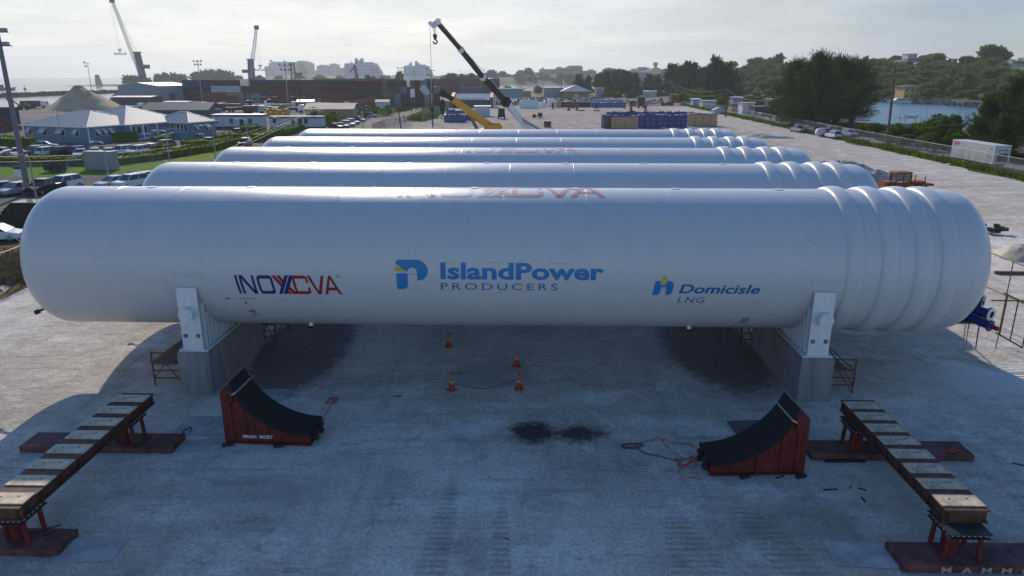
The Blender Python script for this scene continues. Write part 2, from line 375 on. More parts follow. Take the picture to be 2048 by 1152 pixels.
def sheet(name, pts, m, z):
    pts = [(p[0], p[1]) for p in pts]
    a = sum(pts[i][0] * pts[(i + 1) % len(pts)][1] - pts[(i + 1) % len(pts)][0] * pts[i][1] for i in range(len(pts)))
    if a < 0: pts = pts[::-1]
    return structure(MB().prism(pts, z - 1.6 if z == 0 else z - 0.002, z).build(name, m))
shore = [gp(x, y) for x, y in ((-700, 222), (0, 217), (90, 216), (230, 197), (300, 191), (345, 187), (500, 180), (700, 176.5), (960, 174.5), (1050, 175.5), (1200, 181), (1350, 184), (1480, 192), (1530, 200), (1560, 215), (1640, 232), (1745, 246), (1850, 255), (2048, 260), (2500, 268))]
sheet('ground', [(-330, -60), (150, -60)] + [(170, 90)] + shore[::-1], G_MAT, 0.0)
def fence_x(y): return -29.0 + (y - 39) * 0.026       # yard's west fence line
def efence_x(y): return 64.6 + (y - 125.5) * 0.0535   # yard's east fence line
# west of the yard: port road, car park and lots
sheet('car_park', [(-260, 30), (fence_x(30) - 4.5, 30), (fence_x(100) - 2, 100), (fence_x(150) - 2, 150), (fence_x(205) - 2, 205), (fence_x(205) - 26, 222), (-170, 205), (-330, 160)], asphalt, 0.004)
rd = [gp(x, y) for x, y in ((700, 258), (740, 240), (790, 222), (838, 205), (868, 193), (898, 184.5), (926, 184.5), (905, 193), (886, 203), (862, 216), (838, 235), (815, 262))]
sheet('port_road', rd, asphalt2, 0.008)
sheet('lawn', [gp(x, y) for x, y in ((-420, 356), (0, 355), (120, 354), (230, 349), (330, 336), (420, 318), (480, 300), (520, 288), (505, 284), (440, 300), (330, 322), (230, 333), (0, 335), (-420, 335))], grass_m, 0.008)
sheet('roadside_verge', [gp(x, y) for x, y in ((846, 214), (862, 203), (905, 203), (902, 212), (888, 226), (845, 245), (825, 243))], verge_m, 0.012)
sheet('roadside_bank', [gp(x, y) for x, y in ((800, 226), (846, 208), (872, 197), (868, 194), (838, 203), (800, 218), (760, 231), (770, 234))], verge_m, 0.012)
sheet('fence_verge', [(-60, 41), (fence_x(41) - 0.8, 41), (fence_x(36) + 0.6, 36.0), (fence_x(52) - 0.6, 52), (fence_x(56) - 3.6, 56), (-60, 50)], mat('dry_verge', (0.12, 0.085, 0.045), 0.95, spec=.04, var=0.5, scale=1.0, bump=0.8, bscale=9), 0.02)
# east: verge, road, scrub
def eoff(o, y0=20, y1=430, st=10):
    return [(efence_x(y) + o, y) for y in range(y0, y1 + 1, st)]
rv = random.Random(3)
inner = [(x + rv.uniform(-0.9, 0.5), y) for x, y in eoff(-1.7, 20, 330, 3)]
sheet('east_verge', inner + eoff(1.5, 20, 330, 3)[::-1], verge_m, 0.006)
sheet('east_road', eoff(1.5, 20, 430) + eoff(9.0, 20, 430)[::-1], asphalt2, 0.010)
sheet('scrub_ground', eoff(9.0, 20, 420) + [gp(1500, 193), gp(1532, 201), gp(1562, 216), gp(1642, 233), gp(1747, 247), gp(1852, 256), gp(2050, 261), gp(2400, 267)] + [(165, 90), (145, 20)], scrub_m, 0.004)
None and sheet('gravel_track', [(efence_x(y) - 13 + 2 * math.sin(y * .11), y) for y in range(30, 320, 6)] + [(efence_x(y) - 3.0, y) for y in range(30, 320, 6)][::-1], mat('pale_track', (0.50, 0.47, 0.43), 0.95, var=0.22, scale=0.5, streak=(0.9, 0.05, 1), bump=0.4, bscale=4), 0.004)
sheet('stock_ground', [gp(x, y) for x, y in ((965, 213), (1440, 213), (1470, 193), (1300, 186), (1000, 184), (930, 190))], dirt_m, 0.004)
sheet('container_yard_paving', [gp(x, y) for x, y in ((60, 214), (230, 199), (345, 189), (500, 182), (860, 181), (880, 186), (836, 203), (780, 222), (700, 232), (400, 244), (40, 250), (-300, 240))], mat('yard_paving', (0.20, 0.185, 0.165), 0.95, spec=.04, var=0.3, scale=0.06), 0.006)
# ---------------------------------------------------------------- storage tanks
RT, ZA, LT, HD = 2.8, 4.92, 17.5, 1.32
def tank_paint():
    m, n, l, b = nodes_of('tank_white_paint')
    b.inputs['Roughness'].default_value = 0.34; b.inputs['Specular IOR Level'].default_value = 0.5
    t = n.new('ShaderNodeTexCoord')
    def nz(sc, det, p0, p1):
        mp = n.new('ShaderNodeMapping'); mp.inputs['Scale'].default_value = sc; l.new(t.outputs['Object'], mp.inputs[0])
        q = n.new('ShaderNodeTexNoise'); q.inputs['Scale'].default_value = 1; q.inputs['Detail'].default_value = det; q.inputs['Roughness'].default_value = 0.65
        l.new(mp.outputs[0], q.inputs['Vector'])
        r = n.new('ShaderNodeValToRGB'); r.color_ramp.elements[0].position, r.color_ramp.elements[1].position = p0, p1
        l.new(q.outputs['Fac'], r.inputs[0]); return r.outputs[0]
    def mix(f, a, c, k):
        ml = n.new('ShaderNodeMath'); ml.operation = 'MULTIPLY'; ml.inputs[1].default_value = k; l.new(f, ml.inputs[0])
        q = n.new('ShaderNodeMix'); q.data_type = 'RGBA'; l.new(ml.outputs[0], q.inputs['Factor'])
        if hasattr(a, 'is_output'): l.new(a, q.inputs['A'])
        else: q.inputs['A'].default_value = a
        q.inputs['B'].default_value = c; return q.outputs['Result']
    st = nz((7.0, 0.35, 0.35), 8, 0.50, 0.72)
    col = mix(st, (0.51, 0.54, 0.58, 1), (0.36, 0.37, 0.38, 1), 0.06)
    col = mix(nz((0.5, 0.5, 0.5), 6, 0.45, 0.8), col, (0.60, 0.59, 0.55, 1), 0.5)
    col = mix(nz((4, 4, 4), 10, 0.62, 0.74), col, (0.30, 0.29, 0.27, 1), 0.45)
    col = mix(nz((30, 30, 30), 4, 0.3, 0.7), col, (0.40, 0.42, 0.45, 1), 0.22)
    col = mix(nz((1.6, 1.6, 1.6), 8, 0.5, 0.8), col, (0.42, 0.43, 0.44, 1), 0.30)
    l.new(col, b.inputs['Base Color'])
    rr = n.new('ShaderNodeMapRange'); rr.inputs['To Min'].default_value = 0.33; rr.inputs['To Max'].default_value = 0.36; l.new(st, rr.inputs['Value'])
    l.new(rr.outputs[0], b.inputs['Roughness'])
    n2 = n.new('ShaderNodeTexNoise'); n2.inputs['Scale'].default_value = 0.9; n2.inputs['Detail'].default_value = 3; l.new(t.outputs['Object'], n2.inputs['Vector'])
    bp = n.new('ShaderNodeBump'); bp.inputs['Strength'].default_value = 0.16; bp.inputs['Distance'].default_value = 0.08
    l.new(n2.outputs['Fac'], bp.inputs['Height']); l.new(bp.outputs[0], b.inputs['Normal'])
    MATS['tank'] = m
    return m
TP = tank_paint()
navy = mat('navy_lettering', (0.012, 0.025, 0.16), 0.4, var=0.1)
red_l = mat('red_lettering', (0.26, 0.018, 0.02), 0.4, var=0.15)
blue_l = mat('blue_lettering', (0.02, 0.19, 0.46), 0.4, var=0.1)
blue_d = mat('deep_blue_lettering', (0.02, 0.12, 0.33), 0.4, var=0.1)
yel_l = mat('lime_yellow_lettering', (0.50, 0.46, 0.03), 0.4, var=0.1)
plate_m = mat('saddle_white', (0.66, 0.68, 0.71), 0.42, var=0.08, scale=1.5, streak=(4, 4, 0.6))
scuff_m = mat('scuffed_grey', (0.16, 0.16, 0.16), 0.6, var=0.4, scale=8)
seam_m = mat('seam_grey', (0.50, 0.51, 0.52), 0.5)
def wrap(x, s, side='front', lift=0.006, base=None):
    """point on the shell: x along the tank, s = arc length measured upward from the tank's mid-height (front) or from 12 o'clock (top)"""
    a = s / RT + (0 if side == 'front' else PI / 2)
    r = RT + lift
    return (x, -r * math.cos(a), ZA + r * math.sin(a))
def flat_to_shell(name, bm, m, parent, side='front', lift=0.006):
    """cut a flat mesh (x, s) into narrow strips and lay it on the shell as thin paint"""
    import bmesh
    ys = [v.co.y for v in bm.verts]; y = min(ys) + 0.1
    while y < max(ys):
        bmesh.ops.bisect_plane(bm, geom=bm.verts[:] + bm.edges[:] + bm.faces[:], plane_co=(0, y, 0), plane_no=(0, 1, 0)); y += 0.1
    for v in bm.verts: v.co = Vector(wrap(v.co.x, v.co.y, side, lift))
    bm.normal_update()
    for f in bm.faces:
        c = f.calc_center_median()
        if f.normal.dot(Vector((0, c.y, c.z - ZA))) < 0: f.normal_flip()
    me = bpy.data.meshes.new(name); bm.to_mesh(me); bm.free(); me.materials.append(m)
    o = bpy.data.objects.new(name, me); C.objects.link(o); o.parent = parent
    return o
def decal(name, polys, m, parent, side='front', lift=0.006):
    import bmesh, mathutils.geometry as mg
    bm = bmesh.new()
    for poly, holes in polys:
        loops = [[Vector((p[0], p[1], 0)) for p in lp] for lp in [poly] + holes]
        vs = [bm.verts.new(p) for lp in loops for p in lp]
        for t in mg.tessellate_polygon(loops):
            if len(set(t)) == 3: bm.faces.new([vs[i] for i in t])
    return flat_to_shell(name, bm, m, parent, side, lift)
def text_polys(txt, size, x0, s0, bold=0.0, shear=0.0, spacing=1.0, wid=1.0):
    """outlines of a line of built-in lettering, as (outline, holes) pairs"""
    cu = bpy.data.curves.new('lettering', 'FONT'); cu.body = txt; cu.size = size; cu.offset = bold; cu.shear = shear; cu.space_character = spacing
    cu.resolution_u = 3
    ob = bpy.data.objects.new('lettering', cu); C.objects.link(ob)
    dg = bpy.context.evaluated_depsgraph_get(); me = ob.evaluated_get(dg).to_mesh()
    out = [([(x0 + me.vertices[i].co.x * wid, s0 + me.vertices[i].co.y) for i in p.vertices], []) for p in me.polygons]
    ob.evaluated_get(dg).to_mesh_clear(); bpy.data.objects.remove(ob); bpy.data.curves.remove(cu)
    return out
def text_w(polys): xs = [p[0] for pl in polys for p in pl[0]]; return min(xs), max(xs)
def bent_text(name, txt, size, x0, s0, m, parent, x1=None, **kw):
    ps = text_polys(txt, size, 0, 0, **kw); a, b = text_w(ps)
    k = 1 if x1 is None else (x1 - x0) / (b - a)
    ps = [([(x0 + (p[0] - a) * k, s0 + p[1]) for p in pl], []) for pl, _ in ps]
    import bmesh
    bm = bmesh.new()
    for pl, _ in ps: bm.faces.new([bm.verts.new((p[0], p[1], 0)) for p in pl])
    return flat_to_shell(name, bm, m, parent)
def stroke(pts, w):
    """polyline -> quads of width w with mitred joints, as outlines"""
    out = []
    for a, b in zip(pts, pts[1:]):
        d = Vector((b[0] - a[0], b[1] - a[1])); d.normalize(); nrm = Vector((-d.y, d.x)) * w / 2
        e = d * (w * 0.5)
        out.append(([(a[0] - e.x * 0 + nrm.x, a[1] + nrm.y), (a[0] - nrm.x, a[1] - nrm.y), (b[0] - nrm.x, b[1] - nrm.y), (b[0] + nrm.x, b[1] + nrm.y)], []))
    return out
def rrect(x0, y0, x1, y1, r, n=4):
    o = []
    for cx, cy, a in ((x1 - r, y1 - r, 0), (x0 + r, y1 - r, 90), (x0 + r, y0 + r, 180), (x1 - r, y0 + r, 270)):
        for k in range(n + 1): t = R(a + 90 * k / n); o.append((cx + r * math.cos(t), cy + r * math.sin(t)))
    return o
def shear_polys(ps, sh, x0=0, y0=0, k=1.0, ky=None):
    ky = k if ky is None else ky
    return [([(x0 + (p[0] + p[1] * sh) * k, y0 + p[1] * ky) for p in a], [[(x0 + (p[0] + p[1] * sh) * k, y0 + p[1] * ky) for p in h] for h in hs]) for a, hs in ps]
# the angular two-colour word, drawn on a 0..1 high grid
def inox_word():
    bl, rd = [], []
    w = 0.14
    def Q(*p): return (list(p), [])
    bl.append(Q((0, 0), (w, 0), (w, 1), (0, 1)))
    x = 0.24
    bl += [Q((x, 0), (x + w, 0), (x + w, 1), (x, 1)), Q((x + 0.86 - w, 0), (x + 0.86, 0), (x + 0.86, 1), (x + 0.86 - w, 1)), Q((x + w * 0.2, 1), (x + 0.86 - w - 0.06, 0), (x + 0.86, 0), (x + w + 0.08, 1))]
    x = 1.25
    bl.append((rrect(x, 0, x + 0.92, 1, 0.2), [rrect(x + w, 0.17, x + 0.92 - w, 0.83, 0.09)]))
    x = 2.2
    bl += [Q((x + 0.10, 0), (x + 0.32, 0), (x + 0.95, 1), (x + 0.73, 1)), Q((x + 0.37, 0), (x + 0.60, 0), (x + 1.23, 1), (x + 1.0, 1))]
    rd += [Q((x - 0.05, 1), (x + 0.17, 1), (x + 0.50, 0.55), (x + 0.39, 0.37)), Q((x + 0.23, 1), (x + 0.45, 1), (x + 0.62, 0.74), (x + 0.52, 0.57))]
    rd += [Q((x + 0.68, 0), (x + 0.90, 0), (x + 0.73, 0.20), (x + 0.62, 0.08)), Q((x + 0.96, 0), (x + 1.22, 0), (x + 0.84, 0.46), (x + 0.73, 0.28))]
    x = 3.32
    oc = rrect(x, 0, x + 0.92, 1, 0.2); rd += [Q((x + w, 0.83), (x + w, 1), (x + 0.74, 1), (x + 0.90, 0.9), (x + 0.90, 0.62), (x + 0.90 - w, 0.62), (x + 0.90 - w, 0.83)),
        Q((x, 0.15), (x + 0.05, 0.05), (x + w, 0.0), (x + w, 1.0), (x + 0.05, 0.95), (x, 0.85)), Q((x + w, 0.17), (x + w, 0), (x + 0.76, 0), (x + 0.92, 0.1), (x + 0.92, 0.38), (x + 0.92 - w, 0.38), (x + 0.92 - w, 0.17))]
    x = 4.22
    rd += [Q((x, 1), (x + 0.40, 0), (x + 0.53, 0), (x + 0.17, 1)), Q((x + 0.40, 0), (x + 0.58, 0), (x + 0.98, 1), (x + 0.81, 1))]
    x = 5.02
    rd += [Q((x, 0), (x + 0.17, 0), (x + 0.50, 0.86), (x + 0.43, 1)), Q((x + 0.43, 1), (x + 0.57, 1), (x + 1.0, 0), (x + 0.83, 0)), Q((x + 0.22, 0.22), (x + 0.78, 0.22), (x + 0.72, 0.38), (x + 0.28, 0.38))]
    return bl, rd
def arc_pts(cx, cy, r, a0, a1, n=10): return [(cx + r * math.cos(R(a0 + (a1 - a0) * k / n)), cy + r * math.sin(R(a0 + (a1 - a0) * k / n))) for k in range(n + 1)]
def big_logo():
    """blue P with a yellow beam and a white dome cut out of it; 1 x 1 grid"""
    top = [(0.0, 0.88), (0.04, 0.97), (0.12, 1.0), (0.62, 1.0)] + arc_pts(0.63, 0.64, 0.36, 90, -55, 12) + [(0.66, 0.30), (0.66, 0.47), (0.66, 0.58)] + arc_pts(0.505, 0.585, 0.15, 0, 180, 10) + [(0.30, 0.62)]
    leg = [(0.02, 0.52), (0.05, 0.555), (0.37, 0.555), (0.37, 0.12), (0.30, 0.03), (0.22, 0.0), (0.03, 0.0)]
    bar_ = [(0.33, 0.545), (0.69, 0.545), (0.69, 0.525), (0.33, 0.525)]
    beam = [(-0.02, 0.80), (-0.02, 0.62), (0.33, 0.615), (0.33, 0.635)]
    return [(top, []), (leg, []), (bar_, [])], [(beam, [])]
def small_logo():
    b_ = [([(0.06, 0.72), (0.12, 0.76), (0.30, 0.76), (0.31, 0.60), (0.36, 0.54), (0.36, 0.42), (0.35, 0.12), (0.28, 0.02), (0.18, 0.0), (0.0, 0.0)], []),
          ([(0.60, 0.76), (0.78, 0.76), (0.90, 0.68), (0.96, 0.55), (0.94, 0.2), (0.86, 0.06), (0.70, 0.0), (0.62, 0.03), (0.62, 0.42), (0.60, 0.50), (0.55, 0.54), (0.59, 0.62)], []),
          ([(0.29, 0.40), (0.66, 0.40), (0.66, 0.375), (0.29, 0.375)], []), ([(0.36, 0.44), (0.38, 0.52), (0.46, 0.57), (0.52, 0.57), (0.58, 0.52), (0.60, 0.44)], [])]
    fl = [([(0.47, 1.08), (0.40, 0.92), (0.32, 0.80), (0.33, 0.68), (0.40, 0.60), (0.54, 0.60), (0.62, 0.68), (0.63, 0.80), (0.56, 0.94)], [[(0.47, 0.86), (0.54, 0.76), (0.53, 0.68), (0.42, 0.68), (0.40, 0.76)]])]
    return b_, fl
RINGS = (13.25, 14.5, 15.72, 16.65)
SADS = (-11.75, 12.15)
def tank(cx, cy, idx, label):
    t = thing('storage_tank', label, 'tank', (cx, cy, 0), YAW, 'white gas storage tanks lying side by side')
    mb = MB(); prof = []
    for k in range(13):
        a = PI / 2 * k / 12; prof.append((max(0.02, RT * math.sin(a) ** 0.8), -LT - HD * math.cos(a)))
    xs = [-LT + 0.02 + (2 * LT - 0.04) * k / 24 for k in range(25)]
    prof += [(RT, x) for x in xs]
    for k in range(12, -1, -1):
        a = PI / 2 * k / 12; prof.append((max(0.02, RT * math.sin(a) ** 0.8), LT + HD * math.cos(a)))
    mb.lathe(prof, 96, 'x', c=(0, 0, ZA))
    mb.build('shell', TP, t)
    for rx in RINGS:
        pr = [(RT - 0.03, rx - 0.45)] + [(RT + 0.125 * math.sin(PI * k / 10) ** 0.8 + 0.0, rx - (0.42 if k < 5 else 0.22) * math.cos(PI * k / 10)) for k in range(1, 10)] + [(RT - 0.03, rx + 0.24)]
        MB().lathe(pr, 96, 'x', c=(0, 0, ZA), cap=False).build('stiffening_ring', TP, t)
    # weld seams and flush bosses
    for x in [-15.2, -12.6, -9.4, -6.2, -3.0, 0.2, 3.4, 6.6, 9.6]:
        sb = MB(); sb.lathe([(RT - 0.01, x - 0.03), (RT + 0.004, x - 0.012), (RT + 0.004, x + 0.012), (RT - 0.01, x + 0.03)], 96, 'x', c=(0, 0, ZA), cap=False); sb.build('weld_seam', TP, t)
    for bx, s_, tp in ((-12.2, 1.55, 0), (-12.1, 2.6, 0), (-12.3, -0.1, 0), (11.6, 1.45, 0), (11.7, 2.5, 0), (11.8, -0.15, 0), (-14, 0, 1), (-10, .1, 1), (-5, -.1, 1), (-1, .1, 1), (3, 0, 1), (7, .1, 1), (11, 0, 1)):
        p = Vector(wrap(bx, s_, 'top' if tp else 'front', -0.02)); q = Vector(wrap(bx, s_, 'top' if tp else 'front', 0.018))
        MB().tube(p, q, 0.20, 20, 0.185, smooth=False).build('lifting_boss', TP, t)
    # saddles
    for sx in SADS:
        sd = MB()
        yb, zt, zb = RT - 0.02, 4.35, 1.79
        sd.box(sx - 0.56, -yb - 0.12, zb, sx + 0.56, yb + 0.12, zb + 0.06)
        web = [(-yb, zb + 0.06)] + [(yb, zb + 0.06), (yb, zt)] + [(RT * math.cos(a) * 0.995, ZA + RT * math.sin(a) * 0.995) for a in [R(-12 - (156) * k / 24) for k in range(25)]] + [(-yb, zt)]
        sd.prism(web, sx - 0.05, sx + 0.05, 'x')
        y = -yb + 0.30
        while y < yb - 0.2:
            z1 = ZA - math.sqrt(max(0.02, (RT - 0.01) ** 2 - y * y))
            if z1 > zb + 0.15:
                sd.box(sx - 0.42, y - 0.025, zb + 0.06, sx - 0.055, y + 0.025, z1); sd.box(sx + 0.055, y - 0.025, zb + 0.06, sx + 0.42, y + 0.025, z1)
            y += 0.31
        s_o = sd.build('saddle', plate_m, t)
        for sgn in (-1, 1):
            MB().box(sx - 0.39, sgn * (yb + 0.035) - 0.035, zb + 0.062, sx + 0.39, sgn * (yb + 0.035) + 0.035, zt, 0).build('end_plate', plate_m, s_o)
            d = MB(); d.tube((sx + 0.02, sgn * (yb + 0.02), 3.35), (sx + 0.02, sgn * (yb + 0.42), 3.35), 0.27, 28, smooth=False)
            d.build('trunnion', plate_m, s_o)
            for bx in (-0.24, 0.24):
                b_ = MB(); b_.tube((sx + bx, sgn * (yb + 0.07), 2.42), (sx + bx, sgn * (yb + 0.085), 2.42), 0.085, 12, m=0); b_.tube((sx + bx, sgn * (yb + 0.085), 2.42), (sx + bx, sgn * (yb + 0.14), 2.42), 0.05, 6, m=1)
                b_.build('anchor_bolt', [rust, galv], s_o)
        pad = []
        for q in ([(sx - 0.72, -0.10), (sx + 0.72, -0.10), (sx + 0.72, -0.135), (sx - 0.72, -0.135)],
                  [(sx + 0.72, -0.10), (sx + 0.75, -0.15), (sx + 0.75, -3.1), (sx + 0.72, -3.1)], [(sx - 0.72, -0.10), (sx - 0.75, -0.15), (sx - 0.75, -3.1), (sx - 0.72, -3.1)]): pad.append((q, []))
        decal('pad_edge', pad, seam_m, t, lift=0.008)
    # word on the crown of every tank, read from the far side's foot
    bl, rd_ = inox_word()
    if idx in (0, 2):
        decal('crown_lettering', shear_polys(bl, 0, -3.9, -1.02, 1.33), mat('sun_faded_blue', (0.30, 0.33, 0.42), .4), t, 'top'); decal('crown_lettering', shear_polys(rd_, 0, -3.9, -1.02, 1.33), mat('sun_faded_red' if idx == 0 else 'bleached_red', (0.45, 0.20, 0.22) if idx == 0 else (0.50, 0.34, 0.36), .4), t, 'top')
    # bottom drain nozzles
    for x in (-7.6, 7.6):
        nz = MB(); p = Vector(wrap(x, -3.1)); nrm = (p - Vector((x, 0, ZA))).normalized()
        nz.tube(p - nrm * 0.05, p + nrm * 0.12, 0.085, 12, m=0); nz.tube(p + nrm * 0.12, p + nrm * 0.19, 0.10, 12, m=1)
        nz.build('drain_nozzle', [white, black], t)
    lg = MB(); lg.tube((-18.4, -1.1, ZA - 1.95), (-18.75, -1.2, ZA - 2.1), 0.05, 8, m=1); lg.tube((-18.75, -1.2, ZA - 2.1), (-18.9, -1.24, ZA - 2.16), 0.10, 10, m=1)
    lg.build('earthing_boss', [white, dark], t)
    return t
T0 = (-0.50, 28.4)
TY = (0, 8.55, 16.8, 24.75, 32.9)
tlab = ('white storage tank nearest the viewer, carrying the large lettering along its flank', 'second white storage tank, directly behind the lettered tank',
        'middle white storage tank of the five lying side by side', 'fourth white storage tank, one row short of the last', 'farthest white storage tank, last of the five before the cranes')
tanks = []
for i, dy in enumerate(TY):
    tanks.append(tank(T0[0] + dy * math.tan(-YAW), T0[1] + dy, i, tlab[i]))
    for k, sx in enumerate(SADS):
        p = MB(); p.box(sx - 0.62, -2.98, -0.05, sx + 0.62, 2.98, 1.72, 0); p.box(sx - 0.60, -2.96, 1.72, sx + 0.60, 2.96, 1.788, 0)
        for q in range(6): p.box(sx - 0.628, -2.9 + q * 1.0, 0.02, sx - 0.62, -2.87 + q * 1.0, 1.70, 0)
        o = p.build('concrete_pier', concrete, None, tanks[-1].location, YAW)
        side = ('seaward', 'inland')[k]
        tag(o, ('poured concrete pier under the %s saddle of the ' % ('plain-end' if k == 0 else 'ringed-end')) + ('lettered tank', 'second tank', 'middle tank', 'fourth tank', 'farthest tank')[i], 'pier', 'concrete piers under the tanks')
# lettering on the near tank's flank
t1 = tanks[0]
bl, rd_ = inox_word()
# find the arc position of a photo row on the near flank
def tank_hit(px, py):
    d = ray(px, py); o = Vector((0, 0, H)); M = Matrix.Translation(t1.location) @ Matrix.Rotation(YAW, 4, 'Z'); Mi = M.inverted()
    o = Mi @ o; d = (Mi.to_3x3() @ d)
    a = d.y ** 2 + d.z ** 2; bq = 2 * (o.y * d.y + (o.z - ZA) * d.z); c = o.y ** 2 + (o.z - ZA) ** 2 - RT * RT
    disc = bq * bq - 4 * a * c; tt = (-bq - math.sqrt(max(0, disc))) / (2 * a); p = o + d * tt
    return p.x, math.atan2(p.z - ZA, -p.y) * RT
xa, sa = tank_hit(475, 587); xb, sb_ = tank_hit(680, 587); _, st_ = tank_hit(475, 550)
kx = (xb - xa) / 6.02; ky_ = st_ - sa
decal('maker_lettering', shear_polys(bl, -0.16 , xa + 0.1, sa, kx, ky_), navy, t1); decal('maker_lettering', shear_polys(rd_, -0.16, xa + 0.1, sa, kx, ky_), red_l, t1)
xr, sr = tank_hit(676, 553)
decal('registered_mark', [(arc_pts(xr, sr, 0.055, 0, 350, 14), [arc_pts(xr, sr, 0.04, 0, 350, 14)]), ([(xr - .015, sr - .025), (xr - .003, sr - .025), (xr - .003, sr + .025), (xr - .015, sr + .025)], []), ([(xr - .003, sr + .012), (xr + .016, sr + .012), (xr + .016, sr + .025), (xr - .003, sr + .025)], [])], dark, t1)
x0, s0 = tank_hit(793, 578); x1, _ = tank_hit(858, 578); _, s1 = tank_hit(793, 519)
b1, y1_ = big_logo()
decal('beacon_emblem', shear_polys(b1, 0, x0, s0, x1 - x0, s1 - s0), blue_l, t1); decal('beacon_emblem', shear_polys(y1_, 0, x0, s0, x1 - x0, s1 - s0), yel_l, t1)
def line(txt, px0, px1, pyb, pyt, m, cap=0.729, **kw):
    a, sb0 = tank_hit(px0, pyb); b_, _ = tank_hit(px1, pyb); _, st0 = tank_hit(px0, pyt)
    bent_text('flank_lettering', txt, (st0 - sb0) / cap, a, sb0, m, t1, x1=b_, **kw)
line('IslandPower', 881, 1208, 557, 524, blue_l, bold=0.028)
line('PRODUCERS', 882, 1115, 579, 565, blue_d, spacing=1.35)
line('Domicisle', 1357, 1519, 586, 568, blue_d, bold=0.012, shear=0.22)
line('LNG', 1354, 1409, 605, 593, blue_d, shear=0.2, spacing=1.2)
x0, s0 = tank_hit(1304, 590); x1, _ = tank_hit(1346, 590); _, s1 = tank_hit(1304, 552)
b2, f2 = small_logo()
decal('flame_emblem', shear_polys(b2, 0.06, x0, s0, x1 - x0, s1 - s0), blue_l, t1); decal('flame_emblem', shear_polys(f2, 0.06, x0, s0, x1 - x0, s1 - s0), yel_l, t1, lift=0.009)
# scuffs and old tape marks
sc = []
rs = random.Random(11)
for px, py, w_, h_ in ((455, 597, 9, 5), (484, 597, 8, 2), (500, 597, 22, 2), (505, 622, 10, 8), (512, 630, 12, 4), (492, 605, 2, 8), (1000, 586, 4, 3), (565, 600, 14, 1.2), (640, 599, 14, 1.2), (520, 543, 16, 1), (900, 526, 18, 1), (990, 525, 30, 1), (1120, 527, 40, 1), (1510, 604, 16, 1.2), (890, 579, 20, 1), (1045, 584, 12, 1), (1375, 560, 26, 1)):
    a, s_ = tank_hit(px - w_ / 2, py + h_ / 2); b_, s2 = tank_hit(px + w_ / 2, py - h_ / 2)
    n = 8; up, lo = [], []
    for k in range(n + 1):
        x = a + (b_ - a) * k / n; up.append((x, s2 - (s2 - s_) * rs.uniform(0, .5))); lo.append((x, s_ + (s2 - s_) * rs.uniform(0, .45)))
    sc.append((lo + up[::-1], []))
decal('scuff_mark', sc, scuff_m, t1, lift=0.004)
a, s_ = tank_hit(1475, 646); b_, s2 = tank_hit(1500, 635)
decal('peeled_sticker', [([(a, s_), (a + .28, s_), (a + .36, s2), (a + .1, s2)], []), ([(a + .33, s_), (b_, s_), (b_ + .06, s2), (a + .42, s2)], [])], mat('peeled_grey', (0.25, 0.26, 0.27), 0.6, var=0.6, scale=12), t1, lift=0.004)
